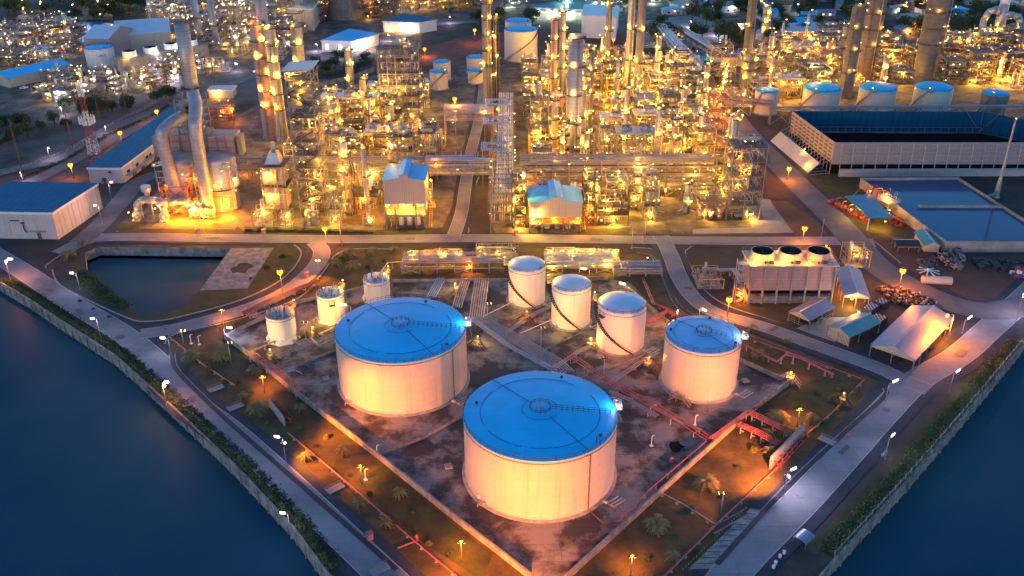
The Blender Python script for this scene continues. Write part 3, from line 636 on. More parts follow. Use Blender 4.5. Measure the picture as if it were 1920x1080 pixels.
# ---------------- buildings -----------------
def gable(name,label,c1,c2,depth,wallh,roofh,wallm,roofm,rz=None,open_=False,over=.6,cat='shed',monitor=False,ridge='y',lift=0,doors=0,winds=0,legs=False,sidem=None):
    """c1,c2: front left and right base corners (world). depth goes away from the camera, to the left of c1->c2"""
    a=Vector((*c1,0));b_=Vector((*c2,0));w=(b_-a).length;rz=math.atan2(b_.y-a.y,b_.x-a.x)
    t=Thing(name,label,cat,((a.x),(a.y),0),rz);d=depth
    z0=lift
    def RS(x0,y0,za,x1,y1,zb,th=.14):  # roof slope slab between two long lines
        pass
    b=MB()
    if not open_:
        if ridge=='y':
            b.quad((0,0,z0),(w,0,z0),(w,0,wallh),(w/2,0,wallh+roofh),(0,0,wallh));b.quad((w,d,z0),(0,d,z0),(0,d,wallh),(w/2,d,wallh+roofh),(w,d,wallh))
            b.quad((w,0,z0),(w,d,z0),(w,d,wallh),(w,0,wallh));b.quad((0,d,z0),(0,0,z0),(0,0,wallh),(0,d,wallh))
        else:
            b.quad((0,0,z0),(w,0,z0),(w,0,wallh),(0,0,wallh));b.quad((w,d,z0),(0,d,z0),(0,d,wallh),(w,d,wallh))
            b.quad((w,0,z0),(w,d,z0),(w,d,wallh),(w,d/2,wallh+roofh),(w,0,wallh));b.quad((0,d,z0),(0,0,z0),(0,0,wallh),(0,d/2,wallh+roofh),(0,d,wallh))
        if lift: b.quad((0,0,z0),(0,d,z0),(w,d,z0),(w,0,z0))
        t.part('wall',b,wallm)
    else:
        n=max(2,int(d/5))+1;m_=max(2,int(w/5))+1
        for i in range(n):
            for j in (0,m_-1): q=MB();q.cbox(w*j/(m_-1),d*i/(n-1),0,.28,.28,wallh);t.part('post',q,'steel')
        for j in range(1,m_-1):
            for y in (0,d): q=MB();q.cbox(w*j/(m_-1),y,0,.28,.28,wallh);t.part('post',q,'steel')
    b=MB();o=over
    if ridge=='y':
        P=[(-o,wallh-o*roofh/(w/2)),(w/2,wallh+roofh),(w+o,wallh-o*roofh/(w/2))]
        for (xa,za),(xb,zb) in zip(P,P[1:]):
            b.hexa([(xa,-o,za+.05),(xb,-o,zb+.05),(xb,d+o,zb+.05),(xa,d+o,za+.05)],[(xa,-o,za+.2),(xb,-o,zb+.2),(xb,d+o,zb+.2),(xa,d+o,za+.2)])
    else:
        P=[(-o,wallh-o*roofh/(d/2)),(d/2,wallh+roofh),(d+o,wallh-o*roofh/(d/2))]
        for (ya,za),(yb,zb) in zip(P,P[1:]):
            b.hexa([(-o,ya,za+.05),(w+o,ya,za+.05),(w+o,yb,zb+.05),(-o,yb,zb+.05)],[(-o,ya,za+.2),(w+o,ya,za+.2),(w+o,yb,zb+.2),(-o,yb,zb+.2)])
    t.part('roof',b,roofm)
    b=MB()
    if ridge=='y': b.cbox(w/2,d/2,wallh+roofh+.12,.5,d+2*o+.1,.16)
    else: b.cbox(w/2,d/2,wallh+roofh+.12,w+2*o+.1,.5,.16)
    t.part('ridge_cap',b,'galv')
    if open_:
        b=MB()
        for i in range(2):
            y=i*d;b=MB()
            if ridge=='y': b.quad((0,y,wallh-.1),(w,y,wallh-.1),(w/2,y,wallh+roofh-.1))
            b.box(-.1,w+.1,y-.12,y+.12,wallh-.5,wallh-.15);t.part('gable_panel',b,wallm)
    return t,w,d
def comp_house(label,u0,u1,vb,vbeam,veave,depth,wallm):
    a=G(u0,vb);c=G(u1,vb);wh=HT((u0+u1)/2,vb,veave);lf=HT((u0+u1)/2,vb,vbeam)
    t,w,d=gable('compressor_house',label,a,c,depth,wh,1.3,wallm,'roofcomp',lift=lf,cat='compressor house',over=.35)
    b=MB();mw=w*.1;zt=wh+1.3
    b.box(w/2-mw,w/2+mw,-.5,d+.9,zt-2.,zt+1.1);t.part('ridge_monitor',b,wallm)
    b=MB()
    for s_ in (-1,1):
        b.hexa([(w/2,-1,zt+1.65),(w/2+s_*(mw+.35),-1,zt+1.12),(w/2+s_*(mw+.35),d+1.2,zt+1.12),(w/2,d+1.2,zt+1.65)],[(w/2,-1,zt+1.85),(w/2+s_*(mw+.35),-1,zt+1.3),(w/2+s_*(mw+.35),d+1.2,zt+1.3),(w/2,d+1.2,zt+1.85)])
    t.part('monitor_roof',b,'roofcomp')
    for x in (0,w*.25,w*.75,w):
        for y in (0,d/3,d*2/3,d): b=MB();b.cbox(min(max(x,.3),w-.3),min(max(y,.3),d-.3),0,.45,.45,lf+.02);t.part('leg',b,'steel')
    b=MB()
    for y in (.3,d-.3):
        b.rod((.3,y,0),(w*.25,y,lf),.15);b.rod((w-.3,y,0),(w*.75,y,lf),.15);b.rod((.3,y,lf*.5),(w-.3,y,lf*.5),.16)
    t.part('bracing',b,'steel')
    b=MB();b.box(.5,w-.5,.5,d-.5,lf*.52,lf*.56);t.part('machine_deck',b,'steel')
    for k in range(3): x=w*(.35+.2*k);b=MB();b.cone((x,d*.3,0),(x,d*.3,lf*.5),1.1,1.1,14);b.cone((x,d*.6,lf*.4),(x,d*.6,lf*.9),1.3,1.,12);b.rod((x,d*.3,lf*.42),(x,d*.6,lf*.42),.4);t.part('compressor',b,'white')
    b=MB()
    for k in range(14):
        x=R_.uniform(1,w-1);y=R_.uniform(1,d-1);z=R_.uniform(.5,lf*.9);b.path([(1,y,z),(x,y,z),(x,y,0)],R_.uniform(.1,.3),6)
    t.part('piping',b,'redpipe' if R_.random()<.3 else 'yellowpaint')
    b=MB();b.stair((w+1.2,2,0),(w+1.2,9,lf*.52),1,(1,0));b.stair((w+2.4,9,lf*.52),(w+2.4,3,lf),1,(1,0));b.box(w+.4,w+3,9,10.5,lf*.5,lf*.53);b.rail([(w+3,9,lf*.52),(w+3,10.5,lf*.52),(w+.4,10.5,lf*.52)]);t.part('outside_stair',b,'yellowpaint')
    for x,y,P in ((1.5,1.5,2500),(w-1.5,1.5,2500),(w/2,d*.5,2500)): t.lamp(x,y,lf-.8,'y',P*1.3)
    return t,w,d,lf,wh
t1=comp_house('grey clad compressor house with blue monitor roof left of middle road',725,802,428,382,338,16,'gsiding')
t1[0].lamp(t1[1]+1.8,4,t1[4]-1,'o',3000,1.2);t1[0].lamp(t1[1]+1.5,11,t1[4]-4,'o',3000,1.2)
t2=comp_house('compressor house with blue monitor roof glowing yellow, right of the pipe rack',993,1091,437,408,380,16,'gsiding')
t2[0].lamp(2.6,-1.3,t2[3]+2.2,'y',2600,1.4)
# west warehouse
def flatroof(name,label,corners,h,wallm,roofm,cat='building',parapet=.7,over=.5,bays=0,base=0):
    """corners: 4 world pts counterclockwise from front-left"""
    t=Thing(name,label,cat,(*corners[0],0));p=[Vector((c[0]-corners[0][0],c[1]-corners[0][1],0)) for c in corners];Z=lambda z:Vector((0,0,z))
    b=MB()
    for i in range(4): a,c=p[i],p[(i+1)%4];b.quad(a,c,c+Z(h),a+Z(h))
    t.part('wall',b,wallm)
    cen=sum(p,Vector())/4;b=MB();o=[q+(q-cen).normalized()*over*1.4 for q in p];b.hexa([q+Z(h-.75) for q in o],[q+Z(h+.12) for q in o]);t.part('fascia',b,'white')
    b=MB();o2=[q-(q-cen).normalized()*.35 for q in o];b.hexa([q+Z(h+.13) for q in o2],[q+Z(h+.28) for q in o2]);t.part('roof',b,roofm)
    if bays:
        b=MB()
        for i in range(4):
            a,c=p[i],p[(i+1)%4];L=(c-a).length;dd=(c-a)/L;nn=Vector((dd.y,-dd.x,0));n=max(1,int(L/5.5))
            for k in range(n+1):
                q=a+dd*L*k/n;b.hexa([q-dd*.2,q+dd*.2,q+dd*.2+nn*.18,q-dd*.2+nn*.18],[q-dd*.2+Z(h-.8),q+dd*.2+Z(h-.8),q+dd*.2+nn*.18+Z(h-.8),q-dd*.2+nn*.18+Z(h-.8)])
        t.part('pilaster',b,wallm)
    return t,p
def face_box(t,a,c,f0,f1,z0,z1,name,m,out=.08,label=None):
    a=Vector(a);c=Vector(c);d=(c-a);n=Vector((d.y,-d.x,0)).normalized()*out;p=a+d*f0;q=a+d*f1;Z=lambda z:Vector((0,0,z));b=MB()
    b.hexa([p+Z(z0),q+Z(z0),q+n+Z(z0),p+n+Z(z0)][::-1],[p+Z(z1),q+Z(z1),q+n+Z(z1),p+n+Z(z1)][::-1]);return t.part(name,b,m,label)
def top(u,v,z): return G(u,v,z)
h=11.5
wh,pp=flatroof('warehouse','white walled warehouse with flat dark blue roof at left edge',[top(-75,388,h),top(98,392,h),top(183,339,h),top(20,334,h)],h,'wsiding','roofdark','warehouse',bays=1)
a,c=pp[0],pp[1];face_box(wh,a,c,.78,.84,0,3.2,'door','rust');face_box(wh,a,c,.52,.62,7.6,8,'signboard','black');face_box(wh,a,c,.72,.9,3.4,3.7,'canopy','galv',1.2)
b=MB();b.path([a+(c-a)*.66+Vector((0,-.5,7)),a+(c-a)*.66+Vector((0,-.5,4)),a+(c-a)*.68+Vector((0,-.5,3))],.2);b.cbox(*(a+(c-a)*.66+Vector((0,-.6,0))).to_2d(),7,1.4,.8,.3);wh.part('wall_duct',b,'dark')
h=7.5
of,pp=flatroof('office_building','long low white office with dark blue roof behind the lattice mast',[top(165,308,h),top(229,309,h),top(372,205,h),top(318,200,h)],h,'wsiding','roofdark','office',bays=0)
a,c=pp[1],pp[2]
for f in (.1,.2,.36,.5,.64): face_box(of,a,c,f,f+.045,0,2.6,'door','redpaint' if f==.2 or f==.36 else 'rust')
for f in (.05,.15,.27,.31,.43,.57): face_box(of,a,c,f,f+.03,3.2,4.6,'window','glass',.05)
face_box(of,a,c,.02,.6,3.0,3.25,'veranda_roof','galv',2.2)
a,c=pp[0],pp[1];face_box(of,a,c,.35,.48,0,2.6,'door','rust');face_box(of,a,c,.6,.68,5,5.8,'wall_lamp','dark',.4)
b=MB()
for k in range(3): b.cbox(6+k*2.2,-1,0,1.3,.8,1.3)
of.part('air_conditioner',b,'galv')
# three fan cooling tower
def fans(t,xs,y,z,r,h,m='white',inner='black'):
    for x in xs:
        b=MB();b.lathe([(r*1.12,z),(r*1.0,z+h*.4),(r*1.02,z+h),(r*.96,z+h)],24,x,y);b.m=1;b.lathe([(r*.96,z+h-.01),(r*.94,z+h*.4),(r*1.0,z)],24,x,y);b.m=0
        for k in range(12): a=2*PI*k/12;b.cone((x+r*1.12*math.cos(a),y+r*1.12*math.sin(a),z),(x+r*1.05*math.cos(a),y+r*1.05*math.sin(a),z+h),.07,.07,4)
        f=t.part('fan_stack',b,[m,'dark'])
        b=MB()
        for k in range(6):
            a=2*PI*k/6+.2;c,s_=math.cos(a),math.sin(a);n=Vector((-s_,c,0))*.2
            p=Vector((x+c*.4,y+s_*.4,z+h*.62));q=Vector((x+c*r*.9,y+s_*r*.9,z+h*.62));b.quad(p-n,q-n*1.3,q+n*1.3+Vector((0,0,.15)),p+n+Vector((0,0,.1)))
        b.cone((x,y,z+h*.5),(x,y,z+h*.75),.5,.4,10);b.m=1;b.lathe([(r*.93,z+.06),(.05,z+.06)],24,x,y)
        t.part('fan',b,['dark',inner],parent=f)
def tower3():
    h=HT(1480,572,499);a=G(1400,572);c=G(1558,573);w=math.hypot(c[0]-a[0],c[1]-a[1]);rz=math.atan2(c[1]-a[1],c[0]-a[0]);d=11.5
    t=Thing('cooling_tower','concrete cooling tower with three white fan stacks beside the sheds','cooling tower',(*a,0),rz)
    b=MB();b.box(0,w,0,d,0,2.6);t.part('basin',b,'wallc')
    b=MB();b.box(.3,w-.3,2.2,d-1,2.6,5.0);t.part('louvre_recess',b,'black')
    b=MB();b.hexa([(0,0,5.),(w,0,5.),(w,d,5.),(0,d,5.)],[(0,.9,h-.5),(w,.9,h-.5),(w,d-.9,h-.5),(0,d-.9,h-.5)])
    for k in range(1,4): z=5+(h-5.5)*k/4;o=.9*k/4;b.box(.1,w-.1,o-.05,o+.02,z,z+.12)
    t.part('casing',b,'pinkclad')
    b=MB()
    for k in range(7):
        x=w*k/6;x=min(max(x,.3),w-.3)
        b.hexa([(x-.25,-.7,0),(x+.25,-.7,0),(x+.25,-.0,0),(x-.25,-.0,0)],[(x-.25,-.25,h-.8),(x+.25,-.25,h-.8),(x+.25,.85,h-.8),(x-.25,.85,h-.8)])
    t.part('column',b,'concrete')
    b=MB();b.box(-.6,w+.6,-.3,d+.3,h-.5,h);t.part('top_deck',b,'cream')
    b=MB();b.rail([(-.5,-.2,h),(w+.5,-.2,h),(w+.5,d+.2,h),(-.5,d+.2,h)],closed=True);t.part('railing',b,'steel')
    fans(t,[w*.17,w*.5,w*.83],d*.55,h,3.7,2.6,'cream')
    b=MB()
    for k in range(3): b.cbox(w*(.1+.31*k)+4,1.2,h,1.4,.9,.9);b.cone((w*(.1+.31*k)+2,1.4,h),(w*(.1+.31*k)+2,1.4,h+.7),.3,.3,8)
    t.part('fan_motor',b,'dark')
    b=MB()
    for i in range(6):
        z=i*(h)/6;b.stair((-3.6,1,z),(-1.4,1,z+h/12),.9,(0,1));b.stair((-1.4,2.2,z+h/12),(-3.6,2.2,z+h/6),.9,(0,1))
    for x in (-4.2,-.8):
        for y in (.4,2.9): b.cbox(x,y,0,.3,.3,h+1)
    b.box(-4.2,-.8,.4,2.9,h-.1,h);t.part('stair_tower',b,'galv')
    for x in (w*.03,w*.36,w*.66,w*.98): t.lamp(x,-.2 if x<w*.9 else d,h+2.0,'y',1500,.8)
    t.lamp(w*.5,d*.9,h+2,'y',2200);t.lamp(-2,1,3.5,'y',1500)
    return t,w,d,h
ct=tower3()
# sheds right of it
def shed(label,eL,eF,eR,eave,rise,wallm,roofm,open_=True,extra=None):
    """eL: left front eave end, eF: near corner(gable right), eR: far corner along the length on the right side; pixels of the roof eaves"""
    a=G(*eL,eave);b_=G(*eF,eave);c=G(*eR,eave);dep=math.hypot(c[0]-b_[0],c[1]-b_[1])
    return gable('open_shed',label,a,b_,dep,eave,rise,wallm,roofm,open_=open_,over=.3,cat='shed')
s1,w,d=shed('small open shed with pale metal gable roof by the cooling tower',(1480,588),(1518,605),(1556,577),3.6,1.5,'cream','roofsteel')
s2,w2,d2=shed('small shed with teal front roof slope and strip curtains',(1553,617),(1593,637),(1633,604),3.8,1.5,'cream','roofteal')
s3,w3,d3=shed('largest open shed with silver gable roof, nearest the east canal',(1633,652),(1714,681),(1794,607),4.2,2.4,'cream','roofsteel')

s4,w4,d4=shed('open shed with pale pink metal roof and lit front, right of cooling tower',(1583,559),(1630,563),(1602,512),4.5,1.6,'cream','roofsteel')
s4.lamp(w4*.3,-.8,4,'w',1500,1.1);s4.lamp(w4*.3,d4*.5,3.8,'y',1500);s2.lamp(-.4,d2+.5,4.2,'w',900)
s3.lamp(w3+1.3,d3*.72,5.6,'o',2200,1.)
q_=s3.o.matrix_basis@Vector((w3+1.6,d3*.8,0));q_=Matrix.Rotation(s3.o.rotation_euler.z,4,'Z')@Vector((w3+1.6,d3*.78,0))+s3.o.location
t_=Thing('street_lamp','tall orange sodium lamp leaning over the rear of the largest silver shed','lamp post',q_);b=MB();b.cone((0,0,0),(0,0,9.4),.14,.1,8);b.cone((0,0,9.4),(-2.2,-.6,9.9),.07,.06,5);t_.part('pole',b,'galv');b=MB();b.ball((-2.3,-.6,9.6),.5,8,6);t_.part('orange_lamp',b,'lamp_O');point(-2.6,-.7,8.9,'o',9000,t_.o,.5)
def junk(mb,w,d,z,n,r,seed,s=(.3,1.2)):
    q=random.Random(seed)
    for k in range(n):
        x=q.uniform(.5,w-.5);y=q.uniform(.5,d-.5);a=q.uniform(*s);b_=q.uniform(*s);mb.cbox(x,y,z,a,b_,q.uniform(*s)*r)
for sh,w_,d_,sd in ((s1,w,d,1),(s2,w2,d2,2),(s3,w3,d3,3)):
    ww=MB();junk(ww,w_,d_,0,18,1.,sd);ox=sh.o
    o=ww.build('stored_goods',['dark'],None,ox.location,ox.rotation_euler.z);tag(o,('dark boxes and rails stored under the small pale roofed shed','dark goods stored behind the strip curtains of the teal shed','dark machinery stored under the largest silver shed')[sd-1],'stored goods')
b=MB()
for k in range(16): b.quad((w2*k/16+.05,-.05,.4),(w2*(k+.8)/16,-.05,.4),(w2*(k+.8)/16,-.05,3.6),(w2*k/16+.05,-.05,3.6))
s2.part('strip_curtain',b,'cream')
b=MB();b.rail([(-.2,-.2,0),(w,-.2,0)],1.4);b.rail([(w,0,0),(w,d,0)],1.4);s1.part('fence_rail',b,'galv')
# barrels and logs heap
q=random.Random(5)
def heap(name,label,cat,poly,n,mk_,r,L,layers=3,kind=None):
    b=MB();P=[G(*p) for p in poly];x0=min(p[0] for p in P);x1=max(p[0] for p in P);y0=min(p[1] for p in P);y1=max(p[1] for p in P)
    def ins(x,y):
        c=False
        for i in range(len(P)):
            (xa,ya),(xb,yb)=P[i],P[i-1]
            if (ya>y)!=(yb>y) and x<(xb-xa)*(y-ya)/(yb-ya)+xa:c=not c
        return c
    k=0
    while k<n:
        x=q.uniform(x0,x1);y=q.uniform(y0,y1)
        if not ins(x,y): continue
        k+=1;a=q.uniform(0,3.14);z=r+q.random()*layers*r;b.m=q.randrange(len(mk_));l=L*q.uniform(.6,1)/2
        b.cone((x-math.cos(a)*l,y-math.sin(a)*l,z+q.uniform(-.2,.2)),(x+math.cos(a)*l,y+math.sin(a)*l,z+q.uniform(-.2,.2)),r,r,8)
    o=b.build(name,mk_);tag(o,label,cat)
    if kind:o['kind']=kind
heap('barrel_heap','heap of rusty barrels glowing orange behind the silver shed','barrel heap',[(1645,548),(1680,546),(1748,572),(1755,580),(1700,582),(1668,572)],420,['barrel','rust','cream','dark'],.3,1.,4,'stuff')
heap('scrap_pipe_heap','grey heap of scrap and pallets behind the small teal huts','scrap heap',[(1755,490),(1798,482),(1808,500),(1800,516),(1770,505)],260,['steel','pinkclad','dark'],.3,1.8,7,'stuff')
heap('scrap_pipe_heap','low scatter of scrap near the scrap yard lamp','scrap heap',[(1715,495),(1750,490),(1760,505),(1730,515)],120,['rust','steel','dark'],.25,1.6,3,'stuff')
# drum pallets
def pallets(label,px,nx,ny,nz,m,rz=.7):
    x,y=G(*px);t=Thing('drum_stack',label,'drum stack',(x,y,0),rz);b=MB();c=MB()
    b.box(-.1,nx*.75+.1,-.1,ny*.75+.1,0,nz*1.05);
    for i in range(nx):
        for j in range(ny): c.m=(i*3+j*5)%2;c.cone((i*.75+.37,j*.75+.37,nz*1.05),(i*.75+.37,j*.75+.37,nz*1.05+.16),.3,.3,10)
    t.part('cover',b,'dark');t.part('drum_lid',c,[m,'rust' if m!='bluedrum' else 'galv'])
pallets('dark covered drum stack left of the silver shed, front one',(1626,640),8,6,3,'cream',.75);pallets('dark covered drum stack left of the silver shed, rear one',(1645,622),8,5,2,'cream',.75)
pallets('blue drum stack beside the barrel heap',(1632,598),7,4,2,'bluedrum',.75);pallets('second blue drum stack with white lids touching the barrels',(1652,586),5,4,2,'bluedrum',.6)
# reservoirs
def resv():
    h=4.5
    c=[top(1615,338,h),top(1798,338,h),top(1870,389,h),top(1990,474,h),top(1775,459,h)]
    t=Thing('water_reservoir','raised concrete double water reservoir with dark blue water','reservoir',(*c[0],0))
    L=[Vector((x-c[0][0],y-c[0][1],0)) for x,y in [top(1615,338,h),top(1798,338,h),top(2040,500,h),top(2040,462,h),top(1775,459,h)]];
    L=[Vector((p.x,p.y,0)) for p in [Vector((x-c[0][0],y-c[0][1],0)) for x,y in [top(1775,459,h),top(1990,461,h),top(1798,338,h),top(1615,338,h)]]]
    Z=lambda z:Vector((0,0,z));cen=sum(L,Vector())/4;I=[p-(p-cen).normalized()*.7 for p in L]
    b=MB();n=4
    for i in range(n):
        a,e=L[i],L[(i+1)%n];ia,ie=I[i],I[(i+1)%n]
        b.quad(a,e,e+Z(h),a+Z(h));b.quad(a+Z(h),e+Z(h),ie+Z(h),ia+Z(h));b.quad(ia+Z(h),ie+Z(h),ie+Z(2),ia+Z(2))
    t.part('basin_wall',b,'concrete')
    b=MB();b.quad(*[p+Z(3.3) for p in I]);t.part('water',b,'reservoir_water')
    m0=Vector((*top(1723,390,h),0))-Vector((*c[0],0));m1=Vector((*top(1882,392,h),0))-Vector((*c[0],0));n_=Vector((0,.3,0));b=MB();b.hexa([m0-n_+Z(2),m1-n_+Z(2),m1+n_+Z(2),m0+n_+Z(2)],[m0-n_+Z(h),m1-n_+Z(h),m1+n_+Z(h),m0+n_+Z(h)]);t.part('dividing_wall',b,'concrete')
    b=MB();k=.42;p=L[3].lerp(L[0],.86);dd=(L[0]-L[3]).normalized();nn=Vector((dd.y,-dd.x,0))*-.06;b.quad(p-nn+Z(1.6),p+dd*1.8-nn+Z(1.6),p+dd*1.8-nn+Z(2.8),p-nn+Z(2.8));t.part('notice_plate',b,'yellowpaint')
resv()
# pump shelter with flat blue roof on posts
def slabroof(name,label,cr,h,m,cat='shelter',posts=True,th=.25):
    t=Thing(name,label,cat,(*cr[0],0));p=[Vector((x-cr[0][0],y-cr[0][1],0)) for x,y in cr];Z=lambda z:Vector((0,0,z))
    b=MB();b.hexa([q+Z(h) for q in p],[q+Z(h+th) for q in p]);t.part('roof',b,m)
    b=MB();cen=sum(p,Vector())/4
    for q in p+[(p[i]+p[(i+1)%4])/2 for i in (1,3)]: r=q+(cen-q)*.06;b=MB();b.cbox(r.x,r.y,0,.35,.35,h);t.part('post',b,'white');return t,p
h=5.5
ps,pp=slabroof('pump_shelter','fire pump shelter with flat teal roof beside the reservoir',[top(1631,415,h),top(1677,415,h),top(1633,370,h),top(1585,373,h)],h,'roofteal')
x,y=G(1628,425);t=Thing('fire_pump_set','row of red and white fire pumps below the teal shelter','fire pump',(x,y,0),1.95)
b=MB();c=MB()
for k in range(6):
    b.cone((2+k*4,0,1),(4.4+k*4,0,1),.7,.7,10);b.cbox(3+k*4,0,0,3,1.4,.4);c.path([(2+k*4,0,1),(2+k*4,-2,1),(2+k*4,-2,2.6),(2+k*4,-4,2.6)],.22);c.cbox(4+k*4,-1.5,.2,1.2,1,1.4)
t.part('pump',b,'redpaint');t.part('suction_pipe',c,'redpipe')
ps.lamp(3,3,4.6,'y',900);ps.lamp(-3,12,4.6,'y',700);ps.lamp(1,22,4.6,'y',700);ps.lamp(7,1,4.,'o',900)
def redarches():
    x,y=G(1700,430);t=Thing('fire_water_header','red fire water header with tall arches against the reservoir wall','pipework',(x,y,0),1.98)
    b=MB()
    for k in range(4): b.path([(1,k*.55,1.2+k*.5),(30,k*.55,1.2+k*.5)],.24)
    for k in range(6): b.path([(3+k*4.6,0,0),(3+k*4.6,0,2.4),(3+k*4.6,2.,3.2)],.2)
    for xx in (19,22,25): b.path([(xx,-1,0),(xx,-1,6.5),(xx+1,-2.5,7.8),(xx,-6,7.8),(xx,-7.5,6),(xx,-7.5,4)],.3)
    t.part('red_pipe',b,'redpaint')
    b=MB();b.box(12,20,-7.5,-1.5,4.6,4.9)
    for xx in (13,19):
        for yy in (-7,-2): b.cbox(xx,yy,0,.3,.3,4.6)
    b.rail([(12,-7.5,4.9),(20,-7.5,4.9),(20,-1.5,4.9),(12,-1.5,4.9)],closed=True)
    for xx in (14,18): b.rail([(xx,-7,4.9),(xx,-5.5,4.9)],h=4)
    t.part('pump_platform',b,'cream')
    for xx,yy in ((15,-3),(19,-6),(24,-2),(9,1)): t.lamp(xx,yy,6.4 if xx>10 else 4,'y' if xx!=19 else 'w',450)
    b=MB();junk(b,8,5,0,16,1,9);t.part('valve_block',b,'redpaint')
redarches()
gable('hut','small hut with teal gable roof and white front below the reservoir',G(1733,478),G(1760,479),12,3,1.3,'cream','roofteal',cat='hut')
gable('open_hut','low open hut with dark roof and pink fascia next to the teal roofed hut',G(1683,478),G(1722,479),7.,2.6,.9,'cream','dark',open_=True,cat='hut',ridge='x')
# roll, container, spare fan, cars, black pile
x,y=G(1755,538);b=MB();b.lathe([(1.5,-5),(1.5,5)],16);b.lathe([(0.02,-5),(1.5,-5)],16);b.lathe([(1.5,5),(.02,5)],16)
o=b.build('tarpaulin_roll','cream',None,(x,y,1.4));o.rotation_euler=(0,PI/2,-.12);tag(o,'long tan wrapped roll lying in the scrap yard','wrapped load')
x,y=G(1740,517);b=MB();b.ball((0,0,1.1),.7,10,6)
for k in range(9): a=k*2*PI/9;c,s_=math.cos(a),math.sin(a);n=Vector((-s_,c,0));b.hexa([Vector((c*.6,s_*.6,.9))-n*.15,Vector((c*4,s_*4,.5))-n*.3,Vector((c*4,s_*4,.5))+n*.3,Vector((c*.6,s_*.6,.9))+n*.15],[Vector((c*.6,s_*.6,1.1))-n*.15,Vector((c*4,s_*4,.65))-n*.3,Vector((c*4,s_*4,.65))+n*.3,Vector((c*.6,s_*.6,1.1))+n*.15])
solo('spare_fan',b,'white','white spare fan wheel lying on the scrap yard','fan wheel',None,(x,y,0))
def blackpile():
    b=MB();q=random.Random(8);a=G(1832,508);c=G(1985,512)
    for k in range(160):
        f=q.random();x=a[0]+(c[0]-a[0])*f;y=a[1]+(c[1]-a[1])*f+q.uniform(-3,5);z=q.uniform(.2,2.);b.cbox(x,y,0,q.uniform(1,3),q.uniform(1,3),z)
    o=b.build('covered_pile','dark');o['kind']='stuff';tag(o,'long black covered pile in front of the reservoir wall','pile')
blackpile()
def boxstack(label,px,cols,m):
    x,y=G(*px);b=MB();q=random.Random(3)
    for i in range(cols):
        for j in range(3):
            b.m=(i+j)%3;b.cbox(i*1.6,j*1.5,0,1.4,1.3,1.2+.9*((i*j)%3))
    solo('crate_stack',b,m,label,'crates',None,(x,y,0))
boxstack('red and blue crates stacked at the right picture edge',(1905,528),6,['redpaint','bluedrum','white'])
# vehicles
def vehicle(label,u,v,rz,m='white',kind='van'):
    x,y=G(u,v);t=Thing('parked_'+kind,label,kind,(x,y,0),rz);b=MB();L=4.8;Wd=1.8
    if kind=='van': prof=[(0,.45),(0,1.2),(.5,2.0),(4.7,2.05),(4.8,.45)]
    elif kind=='pickup': prof=[(0,.5),(0,1.1),(1.2,1.2),(1.7,1.8),(2.9,1.8),(3.0,1.15),(4.9,1.15),(4.9,.5)]
    else: prof=[(0,.4),(0,.85),(1.1,1.0),(1.7,1.5),(3.4,1.5),(4.1,1.0),(4.5,.9),(4.5,.4)]
    n=len(prof);A=[(px-L/2,-Wd/2,pz) for px,pz in prof];B=[(px-L/2,Wd/2,pz) for px,pz in prof]
    b.quad(*A);b.quad(*B[::-1])
    for i in range(n): b.quad(A[i],B[i],B[(i+1)%n],A[(i+1)%n])
    t.part('body',b,m)
    b=MB();z=1.15 if kind!='car' else 1.02
    b.box(-1.3,1.1 if kind!='pickup' else .3,-Wd/2-.01,Wd/2+.01,z,z+.42);t.part('window',b,'glass')
    for sx in (-1.5,1.5):
        for sy in (-.85,.85):
            b=MB();b.cone((sx,sy-.12,.36),(sx,sy+.12,.36),.36,.36,12);t.part('wheel',b,'black')
    b=MB();b.box(-L/2-.03,-L/2+.02,-.8,-.4,.7,.85);b.box(-L/2-.03,-L/2+.02,.4,.8,.7,.85);t.part('headlight',b,'white')
vehicle('white van parked at the end of the long office',296,308,.8)
vehicle('white pickup parked by the far left blue roofed store',48,160,.4,'white','pickup')
vehicle('white car on the pale far yard, nearer one',1216,88,.3,'white','car');vehicle('grey car on the pale far yard beside the trees',1228,83,.5,'galv','car')
